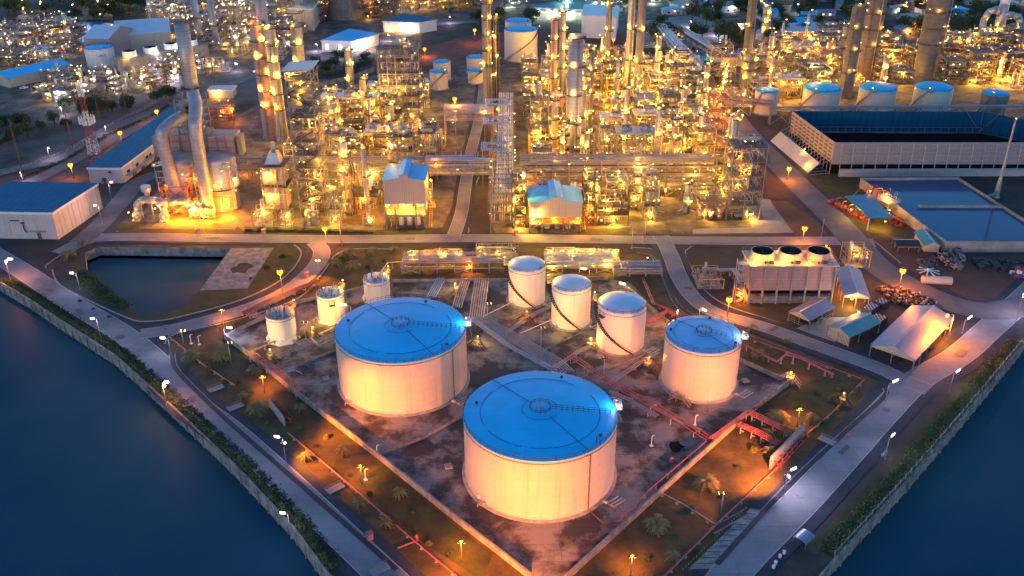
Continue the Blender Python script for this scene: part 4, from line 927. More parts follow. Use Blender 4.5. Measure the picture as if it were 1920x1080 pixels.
# ---------------- great cooling hall with louvres ----------------
def hall():
    z=15.2
    A=Vector((*G(1567,272,z),0));B=Vector((*G(2080,276,z),0));C=Vector((*G(1990,262,z),0));D=Vector((*G(1488,213,z),0));E_=Vector((*G(1847,217,z),0))
    t=Thing('cooling_hall','huge open topped dry cooling hall with grey louvred walls','cooling hall',(A.x,A.y,0))
    A0=Vector();B0=B-A;D0=D-A;E0=E_-A;Z=lambda q:Vector((0,0,q))
    ux=B0.normalized();
    # front wall
    w=B0.length
    def panel(name,a,b_,z0,z1,m,th=.5,out0=0,out1=0,side=1):
        d=(b_-a).normalized();n=Vector((d.y,-d.x,0))*side;mb=MB()
        mb.hexa([a+n*out0+Z(z0),b_+n*out0+Z(z0),b_+n*(out0-th)+Z(z0),a+n*(out0-th)+Z(z0)],[a+n*out1+Z(z1),b_+n*out1+Z(z1),b_+n*(out1-th)+Z(z1),a+n*(out1-th)+Z(z1)]);return t.part(name,mb,m)
    panel('front_wall',A0,B0,4.8,z,'gsiding')
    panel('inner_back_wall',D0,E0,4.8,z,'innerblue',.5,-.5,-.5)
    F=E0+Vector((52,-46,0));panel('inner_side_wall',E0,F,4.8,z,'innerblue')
    panel('side_wall',D0,A0,5.2,z,'gsiding')
    # louvre rows
    b=MB()
    for k in range(5):
        zz=6+k*1.9
        b.hexa([A0+Vector((3.5,-.6,zz)),B0+Vector((0,-.6,zz)),B0+Vector((0,-.02,zz)),A0+Vector((3.5,-.02,zz))],[A0+Vector((3.5,-.35,zz+.22)),B0+Vector((0,-.35,zz+.22)),B0+Vector((0,-.02,zz+.22)),A0+Vector((3.5,-.02,zz+.22))])
    n=int(w/5.4)
    for k in range(n+1):
        p=A0+ux*(3.5+k*5.4);b.cone(p+Vector((0,-.5,z-.6)),p+Vector((0,-2.2,0)),.16,.16,5)
    t.part('louvre_frame',b,'galv')
    d=(A0-D0).normalized();nn=Vector((d.y,-d.x,0));L=(A0-D0).length;b=MB()
    if nn.x>0: nn=-nn
    for k in range(5):
        zz=6.4+k*1.75
        m_=int(L/4.5)
        for j in range(m_):
            p=D0+d*(L*(j+.1)/m_);q=D0+d*(L*(j+.75)/m_);b.hexa([p+nn*.05+Z(zz),q+nn*.05+Z(zz),q+nn*.4+Z(zz),p+nn*.4+Z(zz)],[p+nn*.05+Z(zz+.35),q+nn*.05+Z(zz+.35),q+nn*.25+Z(zz+.35),p+nn*.25+Z(zz+.35)])
    t.part('side_vents',b,'dsteel')
    b=MB();a=D0+nn*6.;c=A0+nn*6.+d*(-1)
    b.hexa([D0+nn*9.5+Z(.3),A0+nn*9.5+Z(.3)-d*2,A0+nn*9.2+Z(.3)-d*2,D0+nn*9.2+Z(.3)],[D0+nn*4.8+Z(4.9),A0+nn*4.8+Z(4.9)-d*2,A0+nn*4.5+Z(4.9)-d*2,D0+nn*4.5+Z(4.9)]);t.part('air_inlet_apron',b,'wsiding')
    b=MB()
    for j in range(15):
        p=D0+d*(L*j/14);b.cone(p+nn*.3+Z(7.4),p+nn*4.7+Z(4.9),.14,.14,5);b.cone(p+nn*.2+Z(0),p+nn*.2+Z(5.2),.2,.2,5);b.cone(p+nn*9.3+Z(.3),p+nn*.4+Z(.5),.12,.12,5)
    t.part('inlet_frame',b,'galv')
    b=MB();b.box(A0.x+3,B0.x,-3.6,-3.3,.0,3.6);b.box(A0.x+3,B0.x,-6.,-3.3,3.6,3.8);t.part('front_apron',b,'wsiding')
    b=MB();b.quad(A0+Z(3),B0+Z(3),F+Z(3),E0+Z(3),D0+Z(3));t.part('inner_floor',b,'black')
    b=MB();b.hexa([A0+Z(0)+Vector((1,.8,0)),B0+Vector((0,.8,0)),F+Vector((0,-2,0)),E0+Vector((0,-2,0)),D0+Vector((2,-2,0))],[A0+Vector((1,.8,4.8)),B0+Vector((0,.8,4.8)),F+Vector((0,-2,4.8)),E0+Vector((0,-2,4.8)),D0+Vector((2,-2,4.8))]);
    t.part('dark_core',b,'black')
    b=MB();m_=24
    for j in range(m_+1):
        p=D0+(E0-D0)*(j/m_);b.cone(p+Vector((0,-1.,4.8)),p+Vector((0,-1.,7.6)),.12,.12,5)
    b.cone(D0+Vector((0,-1,7.6)),E0+Vector((0,-1,7.6)),.14,.14,5);b.cone(E0+Z(5),E0+Vector((5,-5,z)),.2,.2,5);b.cone(E0+Vector((-8,0,z-.3)),E0+Vector((0,-1,5)),.2,.2,5)
    t.part('inner_frame',b,'steel')
    p=D0+d*L*.62+nn*5;t.lamp(p.x,p.y,6.2,'y',500,.8);p=D0+d*L*.86+nn*8.8;t.lamp(p.x,p.y,3.4,'y',400,.8)
    return t
hall()
# flare-like slim pole in front of the hall
x,y=G(1868,378);h=HT(1868,378,228);t=Thing('flare_stack','slim white tapering vent stack in front of the reservoir','vent stack',(x,y,0))
b=MB();b.lathe([(1.15,0),(1.05,6),(.75,9),(.5,16),(.4,h)],16);t.part('stack',b,'duct');b=MB();b.path([(0,0,2),(-4,-2,2),(-8,-6,.8)],.5,8);b.cone((0,0,0),(0,0,1),1.6,1.5,12);t.part('inlet_pipe',b,'galv')
b=MB();b.lathe([(.8,h-.8),(.8,h-.7),(.5,h-.7)],12);b.ringrail(0,0,h-.7,.8,8);t.part('platform',b,'dsteel');t.lamp(0,0,h+.6,'w',0,.8)
# ---------------- process plant builders ----------------
OCC=[]   # (x0,x1,y0,y1) taken ground
LAND=[]  # landmarks for labels
def occ(x0,x1,y0,y1): OCC.append((x0,x1,y0,y1))
def free(x0,x1,y0,y1): return all(x1<a or x0>b or y1<c or y0>d for a,b,c,d in OCC)
def mark(n,x,y): LAND.append((n,x,y))
def where(x,y):
    L=sorted(LAND,key=lambda l:(l[1]-x)**2+(l[2]-y)**2)
    def rel(l):
        dx,dy=x-l[1],y-l[2]
        if abs(dx)>abs(dy)*1.3: return ('right of ' if dx>0 else 'left of ')+l[0]
        if abs(dy)>abs(dx)*1.3: return ('behind ' if dy>0 else 'in front of ')+l[0]
        return ('behind and right of ' if dx>0 and dy>0 else 'behind and left of ' if dy>0 else 'in front and right of ' if dx>0 else 'in front and left of ')+l[0]
    return rel(L[0]),rel(L[1]),rel(L[2])
def ulabel(desc,x,y):
    a,b_,c=where(x,y)
    for s in (f'{desc} {a}',f'{desc} {b_}',f'{desc} {c}',f'smaller {desc} {a}',f'smaller {desc} {b_}',f'darker {desc} {a}',f'second {desc} {a}',f'second {desc} {b_}',f'third {desc} {a}',f'second {desc} {c}',f'third {desc} {b_}',f'fourth {desc} {a}',f'fifth {desc} {a}',f'fourth {desc} {b_}',f'sixth {desc} {a}',f'fifth {desc} {b_}'):
        s=' '.join(s.split())
        if s not in USED and len(s.split())<=16: return s
    return s
def clutter(b,x0,x1,y0,y1,z0,z1,n,rr,r=(.045,.17),k=5):
    for _ in range(int(n*1.35)):
        p=Vector((rr.uniform(x0,x1),rr.uniform(y0,y1),rr.uniform(z0,z1)));pts=[p];ax=rr.randrange(3);rad=r[0]+(r[1]-r[0])*rr.random()**2
        for s in range(rr.choice((1,2,2,3,4))):
            q=pts[-1].copy();lo,hi=((x0,x1),(y0,y1),(z0,z1))[ax];q[ax]=rr.uniform(lo,hi);pts.append(q);ax=(ax+rr.choice((1,2)))%3
        b.m=rr.choices((0,1,2,3),(6,3,2,.7))[0] if rad>.08 else 0
        for a,c in zip(pts,pts[1:]): b.cone(a,c,rad,rad,k,False)
        if rr.random()<.35: b.ball(pts[0],rad*2.2,6,4)
PM=['pipe','galv','cream','rust']
def vessel_v(b,x,y,z,r,h,n=14):
    b.lathe([(.05,z-.2*r),(r*.7,z+.1*r),(r,z+.5*r),(r,z+h-.5*r),(r*.7,z+h-.1*r),(.05,z+h+.2*r)],n,x,y)
    for k in range(1,int(h/2.2)): b.ring(x,y,z+k*2.2,r+.03,.06,n)
def vessel_h(b,x,y,z,r,L,ax=0,n=12):
    d=Vector((1,0,0)) if ax==0 else Vector((0,1,0));p=Vector((x,y,z));a=p-d*L/2;c=p+d*L/2
    b.cone(a,c,r,r,n,False);b.cone(a,a-d*r*.5,r,r*.5,n);b.cone(c,c+d*r*.5,r,r*.5,n)
    for s in (-.3,.3): q=p+d*L*s;b.cbox(q.x,q.y,z-r*1.5,.5 if ax==0 else r*1.4,r*1.4 if ax==0 else .5,r*1.1)
def platform_frame(name,label,x,y,w,d,floors,seed,sm='steel',bx=2,by=1,brace=True,stair='none',lamps=2,P=1400,kind='y',dens=14,vess=2,group=None,cat='steel frame',light_floors=None,solidfloor=True,canopy=False,fine=True):
    rr=random.Random(seed);t=Thing(name,label,cat,(x,y,0),0,group);H_=floors[-1]
    b=MB();X=[w*i/bx for i in range(bx+1)];Y=[d*i/by for i in range(by+1)]
    for i in X:
        for j in Y: b.cbox(i,j,0,.3,.3,H_+(1.2 if not canopy else 4))
    for z in floors:
        for j in Y: b.box(0,w,j-.12,j+.12,z-.28,z)
        for i in X: b.box(i-.12,i+.12,0,d,z-.28,z-.02)
    if brace:
        zz=[0]+list(floors)
        for i,(za,zb) in enumerate(zip(zz,zz[1:])):
            f=rr.randrange(bx)
            for j in (0,d):
                b.rod((X[f],j,za),(X[f+1],j,zb),.13,4);b.rod((X[f+1],j,za),(X[f],j,zb),.13,4)
            if i%2==0:
                for q in (0,w): b.rod((q,0,za),(q,d,zb),.13,4)
    t.part('frame',b,sm)
    if solidfloor:
        for z in floors:
            b=MB();b.box(.1,w-.1,.1,d-.1,z-.06,z+.03);f=t.part('deck',b,'dsteel')
            b=MB();b.rail([(0,0,z),(w,0,z),(w,d,z),(0,d,z)],closed=True,step=3,r=.06);t.part('railing',b,sm,parent=f)
    zz=[0]+list(floors)
    if vess:
        vm=rr.choice(('cream','galv','pipe'))
        for za,zb in zip(zz,zz[1:]+[H_+6]):
            for _ in range(rr.randint(0,vess)):
                g=zb-za-1;b=MB()
                if rr.random()<.5: r=min(rr.uniform(.4,1.1),d*.25);vessel_v(b,rr.uniform(r,w-r),rr.uniform(r,d-r),za+.5,r,max(1.5,g*rr.uniform(.6,.95)))
                else: r=min(rr.uniform(.5,1.1),g*.3,d*.25);vessel_h(b,rr.uniform(w*.4,w*.6),rr.uniform(r,d-r),za+r*1.6,r,w*rr.uniform(.3,.6))
                t.part('vessel',b,vm)
    b=MB()
    for za,zb in zip(zz,zz[1:]): clutter(b,.2,w-.2,.2,d-.2,za+.3,zb-.5,dens,rr,k=4)
    clutter(b,.3,w-.3,.3,d-.3,H_+.2,H_+3,dens//2,rr,k=4)
    clutter(b,0,w,-.5,d+.3,.2,H_,dens//2,rr,r=(.12,.3),k=5)
    t.part('piping',b,PM)
    if stair!='none':
        b=MB();q=0 if stair=='front' else w;n=0
        for za,zb in zip(zz,zz[1:]):
            s_=max(1,round((zb-za)/4.5))
            for k in range(s_):
                z1=za+(zb-za)*k/s_;z2=za+(zb-za)*(k+1)/s_
                if stair=='front': a,c=((.5,-1,z1),(w*.9,-1,z2)) if n%2==0 else ((w*.9,-1,z1),(.5,-1,z2));b.stair(a,c,1.,(0,1))
                else: a,c=((w+1,.5,z1),(w+1,d-.5,z2)) if n%2==0 else ((w+1,d-.5,z1),(w+1,.5,z2));b.stair(a,c,1.,(1,0))
                n+=1
        t.part('zigzag_stair',b,'dsteel')
    if canopy:
        b=MB();b.hexa([(-1,-1,H_+3.6),(w+1,-1,H_+4.3),(w+1,d+1,H_+4.3),(-1,d+1,H_+3.6)],[(-1,-1,H_+3.8),(w+1,-1,H_+4.5),(w+1,d+1,H_+4.5),(-1,d+1,H_+3.8)]);t.part('canopy',b,'roofsteel')
    for za,zb in zip(zz,zz[1:]+[H_+4]):
        for k in range(lamps):
            lx=rr.uniform(.05,.95)*w;ly=rr.choice((-.35,-.35,d*.5,d+.3));lz=min(zb-.9,za+3);kind_=kind if kind!='w' or rr.random()<.6 else 'y'
            t.lamp(lx,ly,lz,kind_,P if (k==0 and P and (light_floors is None or rr.random()<light_floors)) else 0,rr.uniform(.45,1.05))
    return t
def column(label,x,y,r,h,m='galv',plats=4,seed=1,name='distillation_column',cat='column',cone=1.,rings=True,lamps=True,P=1200,kind='y',ladder=True,top=True,pipes=2,group=None,pm='dsteel',rnd=.9):
    rr=random.Random(seed);t=Thing(name,label,cat,(x,y,0),0,group)
    b=MB();b.lathe([(r*1.25,0),(r*1.02,2.2),(r,2.4),(r,h*.5),(r*cone,h*.52),(r*cone,h-r*.5),(r*cone*.7,h-.1),(.05,h+.15*r)] if top else [(r*1.2,0),(r,h*.12),(r*cone,h),(r*cone*.85,h),(r*cone*.85,h-2)],20);t.part('shell',b,m)
    if rings:
        b=MB();
        for k in range(1,int(h/2.6)): z=k*2.6;q=r if z<h*.5 else r*cone;b.ring(0,0,z,q+.03,.07,20)
        t.part('stiffener_ring',b,'steel')
    a=rr.uniform(-2.2,-.9)
    for k in range(plats):
        z=h*(.28+.7*k/max(1,plats-1)) if plats>1 else h*.8
        q=r*(cone if z>h*.5 else 1);b=MB();a0=rr.uniform(-3,-2);n=12
        b.lathe([(q,z),(q+1.25,z),(q+1.25,z-.15),(q,z-.15)],n,0,0,a0,a0+rr.choice((4.2,2*PI-.01,5.)));f=t.part('platform',b,pm)
        b=MB();b.ringrail(0,0,z,q+1.2,10,a0,a0+5,r=.06);t.part('railing',b,pm,parent=f)
        if lamps:
            for s_ in range(2): c=rr.uniform(-2.8,-.3);t.lamp((q+1.2)*math.cos(c),(q+1.2)*math.sin(c),z+2.2,kind,P if s_==0 else 0,rr.uniform(.7,1.05))
    if ladder:
        b=MB();c,s_=math.cos(a),math.sin(a)
        for dd in (-.3,.3): b.rod(((r+.4)*c-s_*dd,(r+.4)*s_+c*dd,0),((r+.4)*c-s_*dd,(r+.4)*s_+c*dd,h),.06,4)
        for k in range(int(h/1.2)): b.ring((r+.55)*c,(r+.55)*s_,k*1.2,.42,.035,6,k=3)
        t.part('ladder',b,pm)
    if pipes:
        b=MB()
        for k in range(pipes):
            a=rr.uniform(-2.9,-.2);c,s_=math.cos(a),math.sin(a);q=r+.45;z=h*rr.uniform(.6,1.02);b.path([(0,0,z),(q*c,q*s_,z),(q*c,q*s_,1.5),((q+3)*c,(q+3)*s_,1.5)],rr.uniform(.12,.32),7)
        t.part('riser_pipe',b,rr.choice(('pipe','galv')))
    return t
def rack(label,p0,p1,w,levels,npipe,m='pipe',sm='steel',seed=1,lamps=4,P=1000,kind='y',bay=7,name='pipe_rack',truss=False,gap=(.25,.85),r=(.12,.32),group=None,topm=None):
    a=Vector((*p0,0));c=Vector((*p1,0));L=(c-a).length;rz=math.atan2(c.y-a.y,c.x-a.x);rr=random.Random(seed)
    t=Thing(name,label,'pipe rack',(a.x,a.y,0),rz,group);b=MB();n=max(1,round(L/bay));H_=levels[-1]
    for k in range(n+1):
        x=L*k/n
        for yy in (0,w): 
            if not truss or k in (0,n): b.cbox(x,yy,0,.4,.4,H_+.3)
        for z in levels: b.box(x-.15,x+.15,0,w,z-.35,z)
    for z in levels:
        for yy in (0,w): b.box(0,L,yy-.12,yy+.12,z-.3,z)
    if truss:
        z0,z1=levels[0],levels[-1]
        for k in range(n):
            x0,x1=L*k/n,L*(k+1)/n
            for yy in (0,w): b.rod((x0,yy,z0),((x0+x1)/2,yy,z1),.14,4);b.rod(((x0+x1)/2,yy,z1),(x1,yy,z0),.14,4)
    else:
        for k in range(0,n,3): b.rod((L*k/n,0,0),(L*(k+1)/n,0,levels[0]),.12,4);b.rod((L*(k+1)/n,0,0),(L*k/n,0,levels[0]),.12,4)
    t.part('rack_frame',b,sm)
    for li,z in enumerate(levels):
        b=MB();yy=.5
        while yy<w-.3:
            rad=rr.uniform(*r);b.m=rr.choices((0,1,2,3),(8,3,1,.5))[0];x0=0 if rr.random()<.75 else rr.uniform(0,L*.4);x1=L if rr.random()<.75 else rr.uniform(L*.6,L)
            if yy+rad>w: break
            b.cone((x0,yy+rad,z+rad+.02),(x1,yy+rad,z+rad+.02),rad,rad,6)
            if rr.random()<.4: q=rr.uniform(L*.1,L*.9);b.path([(q,yy+rad,z+rad),(q,yy+rad,z+rad+.9),(q,rr.choice((-1.2,w+1.2)),z+rad+.9),(q,rr.choice((-1.2,w+1.2)),.8)][:3],rad*.6,5)
            yy+=2*rad+rr.uniform(*gap)
            if len(b.f)>40*npipe: break
        t.part('pipes',b,[topm or m if li==len(levels)-1 else m,'galv','cream','rust'])
    for k in range(lamps):
        x=L*(k+.5)/lamps;z=rr.choice(levels);t.lamp(x,rr.choice((-.4,w+.4)),z-1.0 if z>4 else z+1.5,kind,P if k%2==0 else 0,rr.uniform(.7,1.))
    return t
def aircooler(label,x,y,w,d,h,nf,seed=1,m='galv',P=900,kind='y',rows=1,r=None,deckpipes=True):
    t=Thing('air_cooler',label,'air cooler',(x,y,0));b=MB();n=max(2,round(w/6));rr=random.Random(seed)
    for i in range(n+1):
        for j in (0,d): b.cbox(w*i/n,j,0,.4,.4,h)
        if i<n: b.rod((w*i/n,0,h*.4),(w*(i+.5)/n,0,h),.13,4);b.rod((w*(i+1)/n,0,h*.4),(w*(i+.5)/n,0,h),.13,4)
    b.box(0,w,-.15,.15,h*.4,h*.4+.3);t.part('frame',b,'steel')
    b=MB();b.box(-.3,w+.3,-.3,d+.3,h,h+1.1);t.part('bundle_box',b,m)
    r=r or min(w/nf*.42,d/rows*.42)
    for j in range(rows):
        for i in range(nf):
            cx=w*(i+.5)/nf;cy=d*(j+.5)/rows;b=MB();b.lathe([(r*1.1,h+1.1),(r*.98,h+1.6),(r,h+2.9),(r*.95,h+2.9),(r*.93,h+1.5)],18,cx,cy);f=t.part('fan_ring',b,m)
            b=MB();b.lathe([(r*.93,h+1.9),(.05,h+1.9)],16,cx,cy);b.m=1
            for k in range(4): a=k*1.57+.3;c,s_=math.cos(a),math.sin(a);b.hexa([(cx-s_*.2,cy+c*.2,h+2.2),(cx+c*r*.9-s_*.3,cy+s_*r*.9+c*.3,h+2.2),(cx+c*r*.9+s_*.3,cy+s_*r*.9-c*.3,h+2.3),(cx+s_*.2,cy-c*.2,h+2.3)],[(cx-s_*.2,cy+c*.2,h+2.3),(cx+c*r*.9-s_*.3,cy+s_*r*.9+c*.3,h+2.3),(cx+c*r*.9+s_*.3,cy+s_*r*.9-c*.3,h+2.4),(cx+s_*.2,cy-c*.2,h+2.4)])
            t.part('fan',b,['black','galv'],parent=f)
    if deckpipes:
        b=MB();clutter(b,0,w,0,d,.5,h-.5,34,rr,r=(.06,.25),k=4);vessel_h(b,w*.5,d*.5,h*.35,.8,w*.4);t.part('piping',b,PM)
    for k in range(3): t.lamp(w*(k+.5)/3,-.5,h-1.2,kind,P if k!=1 else 0,rr.uniform(.8,1.1))
    return t
def heater(label,x,y,w,d,h,m='pinkclad',seed=1,stackh=10,P=1300):
    rr=random.Random(seed);t=Thing('process_heater',label,'heater',(x,y,0));b=MB();b.box(0,w,0,d,2.2,h*.45);b.box(0,w,0,d,h*.5,h*.8);t.part('casing',b,m)
    b=MB()
    for z in (h*.47,h*.82):
        b.box(-1.2,w+1.2,-1.2,d+1.2,z-.1,z);b.rail([(-1.2,-1.2,z),(w+1.2,-1.2,z),(w+1.2,d+1.2,z),(-1.2,d+1.2,z)],closed=True)
    t.part('walkway',b,'dsteel')
    b=MB()
    for i in range(4):
        for j in (0,d): b.cbox(w*i/3,j-.0,0,.4,.5,h*.8)
    for i in range(5): b.cbox(w*i/4,-.15,2.2,.16,.16,h*.75)
    t.part('frame',b,'steel')
    b=MB();b.hexa([(w*.1,d*.1,h*.8),(w*.9,d*.1,h*.8),(w*.9,d*.9,h*.8),(w*.1,d*.9,h*.8)],[(w*.35,d*.3,h),(w*.75,d*.3,h),(w*.75,d*.7,h),(w*.35,d*.7,h)]);b.cone((w*.55,d*.5,h),(w*.55,d*.5,h+stackh),.9,.8,14);t.part('flue',b,'dsteel' if stackh<3 else 'galv')
    b=MB();clutter(b,-1,w+1,-1.3,0,.3,h*.8,26,rr,k=4);clutter(b,0,w,0,d,.2,2.2,20,rr,k=4);t.part('piping',b,PM)
    b=MB();b.stair((w+2,0,0),(w+2,d,h*.47),.9,(1,0));b.stair((w+2,d,h*.47),(w+2,0,h*.82),.9,(1,0));t.part('stair',b,'steel')
    for z in (h*.35,h*.7): t.lamp(w*.3,-1.3,z,'y',P,1.1);t.lamp(w+1,d*.5,z,'y',0,.9);t.lamp(-1,d*.3,z,'y',0,.9)
    return t
def skid(label,x,y,w,d,h,seed,n=60,P=1300,kind='y',lamps=3,vess=3,name='piping_skid'):
    rr=random.Random(seed);t=Thing(name,label,'pipework',(x,y,0));b=MB();b.box(0,w,0,d,0,.25);t.part('plinth',b,'concrete')
    vm=rr.choice(('cream','galv','pipe'))
    for k in range(rr.randint(1,vess)):
        b=MB()
        if rr.random()<.5: vessel_h(b,w*rr.uniform(.35,.65),d*rr.uniform(.2,.8),rr.uniform(1.6,h*.6),rr.uniform(.5,1.1),w*rr.uniform(.3,.6),rr.randrange(1))
        else: vessel_v(b,w*rr.uniform(.2,.8),d*rr.uniform(.2,.8),.6,rr.uniform(.5,1.2),rr.uniform(.7,1.5)*h)
        t.part('vessel',b,vm)
    b=MB();clutter(b,0,w,0,d,.4,h,n,rr,k=4);t.part('piping',b,PM)
    b=MB()
    for i in (0,.5,1):
        for j in (0,1): b.cbox(w*i,d*j,0,.25,.25,h)
    b.box(0,w,-.1,.1,h-.2,h);b.box(0,w,d-.1,d+.1,h-.2,h);t.part('frame',b,rr.choice(('steel','steel','yellowpaint')))
    for k in range(lamps): t.lamp(rr.uniform(0,w),rr.uniform(-.3,d*.6),rr.uniform(.6,1)*h,kind,P if k==0 else 0,rr.uniform(.45,1.))
    return t
# -------- named pieces of the plant ----------
for n,u,v in (('the ducted boiler',360,410),('the pink clad heater',518,400),('the tall dark stair frame',580,405),('the left monitor roofed house',770,425),('the right monitor roofed house',1040,437),('the corner stair frame',1400,415),('the big ringed stack',1075,290),('the ringed chimney',515,245),('the tall wide frame',752,240),('the crossing bridge rack',880,300),('the long end rack',940,400),('the six fan cooler',730,270),('the far bridge rack',890,230),('the orange lit frame',1340,300),('the single fan cooler',1190,290),('the slim grey column',655,370),('the tall dark column',920,190),('the lamp lit far tank',980,118),('the walled pit tank',1440,218),('the twin columns',505,250),('the column above the long rack',1190,180),('the near front column',1228,400),('the stepped drum platform',1340,405)):
    mark(n,*G(u,v))
# boiler with ducts and chimney
def boiler():
    x,y=G(312,395);t=Thing('ducted_boiler','twin round boilers with grey cladding joined by two tall curved flue ducts','boiler',(x,y,0))
    s=1.
    # units in metres from (312,395); pixel ~ .233 m
    R=7.3
    def cyl(cx,cy,nm):
        b=MB();b.lathe([(R*.92,0),(R*.92,9),(R*1.05,9.6),(R*1.05,10),(R,10.2),(R,22),(R*.9,23.2),(.1,24.5)],36,cx,cy)
        for z in (3,6,12.5,15,17.5,20): b.ring(cx,cy,z,(R if z>10 else R*.92)+.03,.1,36)
        for k in range(24): a=2*PI*k/24;b.rod((cx+R*math.cos(a),cy+R*math.sin(a),10),(cx+R*math.cos(a),cy+R*math.sin(a),22),.08,4)
        f=t.part(nm,b,'duct')
        b=MB();b.lathe([(R+.1,10),(R+1.4,10),(R+1.4,9.8),(R+.1,9.8)],24,cx,cy);b.ringrail(cx,cy,10,R+1.4,18);t.part('walkway',b,'dsteel',parent=f)
    cyl(7,7.5,'boiler_drum');cyl(22.7,7.5,'boiler_drum')
    b=MB();b.box(-1,12,10,20,22.5,31);b.box(12,19,11,20,22.5,31);b.box(19,30,10,20,22.5,30);t.part('upper_casing',b,'pinkclad')
    b=MB()
    for xx in (-1,3,7.3,11.6,15.3,19,23,26.5,30): b.cbox(xx,9.8,22.5,.25,.35,8.6)
    for z in (22.5,25.2,28,30.8): b.box(-1.2,30.2,9.7,9.95,z,z+.25)
    b.box(-1.5,31,8.5,10,22.3,22.5);b.rail([(-1.5,8.5,22.5),(31,8.5,22.5)])
    for xx in (-3,32): b.box(xx-1,xx+1,10,15,22,30)
    t.part('casing_frame',b,'steel')
    # chimney behind/between
    cx,cy=13.5,17.5;Hc=74
    b=MB();b.lathe([(2.6,0),(2.4,34),(2.1,46),(2.9,48.5),(2.9,60),(2.8,Hc),(2.5,Hc),(2.5,Hc-2)],28,cx,cy);b.lathe([(2.95,Hc-4),(3.05,Hc-3.8),(2.95,Hc-3.6)],28,cx,cy);t.part('chimney',b,'duct')
    b=MB();b.lathe([(2.3,49),(4.2,49),(4.2,48.7),(2.3,48.7)],24,cx,cy);b.ringrail(cx,cy,49,4.2,16);t.part('chimney_platform',b,'dsteel')
    b=MB()
    for k in range(24): z=50+k;b.ring(cx,cy,z,2.93,.05,24,k=3)
    t.part('stiffener_ring',b,'steel')
    # ducts
    def duct(pts,r,nm):
        b=MB();P=[Vector(p) for p in pts]
        for a,c in zip(P,P[1:]):
            b.cone(a,c,r,r,20,False);b.ball(c,r,20,10) if c is not P[-1] else None
        L=0
        for a,c in zip(P,P[1:]):
            n=int((c-a).length/2.3)
            for k in range(n):
                q=a+(c-a)*(k+.5)/n;d=(c-a).normalized();b.cone(q-d*.07,q+d*.07,r+.09,r+.09,20)
        t.part(nm,b,'duct')
    arc=lambda ax,az,y0,R,s0,s1,n=7:[(ax+R*math.cos(s0+(s1-s0)*k/n),y0,az+R*math.sin(s0+(s1-s0)*k/n)) for k in range(n+1)]
    duct([(10.8,15,37.5),(10.0,10,38.5)]+[(9.,6,38.5)]+arc(7.2,33.5,2,4.5,PI*.62,PI,5)[0:0]+[(7.2,2,37.6),(5.2,-1,35.6),(4.6,-1.5,33),(6,-1.5,13.5),(7.5,-1.5,10)],2.5,'flue_duct')
    duct([(14.5,15,46.5),(16.2,11,46.3),(18.,6,44.8),(19.,1,42),(19.3,-2.5,39),(19.3,-3,36),(19.4,-3,4),(19.4,-3,1.5)],2.6,'flue_duct')
    b=MB();b.box(9,12.6,13,17,36.5,42);b.box(12.8,16.2,14.5,18,44,49);b.box(11,16,13,19,29,44);t.part('breeching',b,'pinkclad')
    b=MB()
    for k in range(5):
        z=31+k*3;b.box(8,18,10,20,z,z+.15)
        b.rod((8,10,z),(18,10,z+3),.16,4);b.rod((18,10,z),(8,10,z+3),.16,4)
    for xx in (8,18):
        for yy in (10,20): b.cbox(xx,yy,0,.5,.5,46)
    t.part('stack_frame',b,'steel')
    # frame in front of the left duct and the fans at the base
    b=MB()
    for xx in (2,12.5):
        for yy in (-4.5,1): b.cbox(xx,yy,0,.5,.5,13.5)
    for z in (6.8,13.2):
        b.box(2,12.5,-4.7,-4.3,z,z+.4);b.box(2,12.5,.8,1.2,z,z+.4);b.box(1.8,2.2,-4.5,1,z,z+.4);b.box(12.3,12.7,-4.5,1,z,z+.4)
    for z0,z1 in ((0,6.8),(6.8,13.2)):
        b.rod((2,-4.5,z0),(12.5,-4.5,z1),.2,4);b.rod((12.5,-4.5,z0),(2,-4.5,z1),.2,4);b.rod((12.5,-4.5,z0),(12.5,1,z1),.18,4)
    t.part('duct_support',b,'rsteel')
    b=MB();b.hexa([(3.5,-3.6,6),(11,-3.6,6),(11,0,6),(3.5,0,6)],[(4.6,-3.2,12),(10.4,-3.2,12),(10.4,.2,12),(4.6,.2,12)]);t.part('hopper',b,'pinkclad')
    b=MB();b.path([(-9.5,-4.5,2.6),(-9.3,-4.5,6),(-6.5,-4.5,8),(-1,-4.5,7.4),(4,-4.8,6.6),(8,-4.6,7.6),(13,-5.5,7.4)],1.5,16);b.path([(-1,-4.5,7),(1.5,-5.5,5.5),(2,-6.5,3)],1.4,16);b.path([(11,-5.5,7),(15,-6,6),(17.5,-6,3)],1.2,14);t.part('air_duct',b,'duct')
    b=MB()
    for xx,yy in ((-9.5,-6),(2.,-7)): b.cone((xx,yy-1.1,1.8),(xx,yy+1.1,1.8),1.8,1.8,16);b.cone((xx,yy-3,1.6),(xx,yy-1,1.6),.7,.7,10);b.cbox(xx,yy-1,0,3,4,.5)
    t.part('blower',b,'cream')
    b=MB();b.cone((-5,-3,8),(-5,-3,11.2),.9,1.2,14);b.cone((-5,-3,11.2),(-5,-3,13.4),2.,2.,20);b.box(-7.5,-2.5,-6,-1.5,7.9,8.1);b.rail([(-7.5,-6,8.1),(-2.5,-6,8.1)]);
    for xx in (-7.2,-2.8): b.cbox(xx,-5.8,0,.4,.4,8)
    t.part('air_intake',b,'galv')
    b=MB();clutter(b,12,23,-8,-5,.2,5.5,60,random.Random(4),r=(.08,.35));t.part('burner_piping',b,PM)
    b=MB();clutter(b,-2,30,0,3,.2,22,70,random.Random(14),r=(.06,.25));t.part('side_piping',b,PM)
    b=MB();
    for k in range(5): b.stair((-2.5,2+(k%2)*7,2+k*4),(-2.5,9-(k%2)*7,6+k*4),1,(1,0))
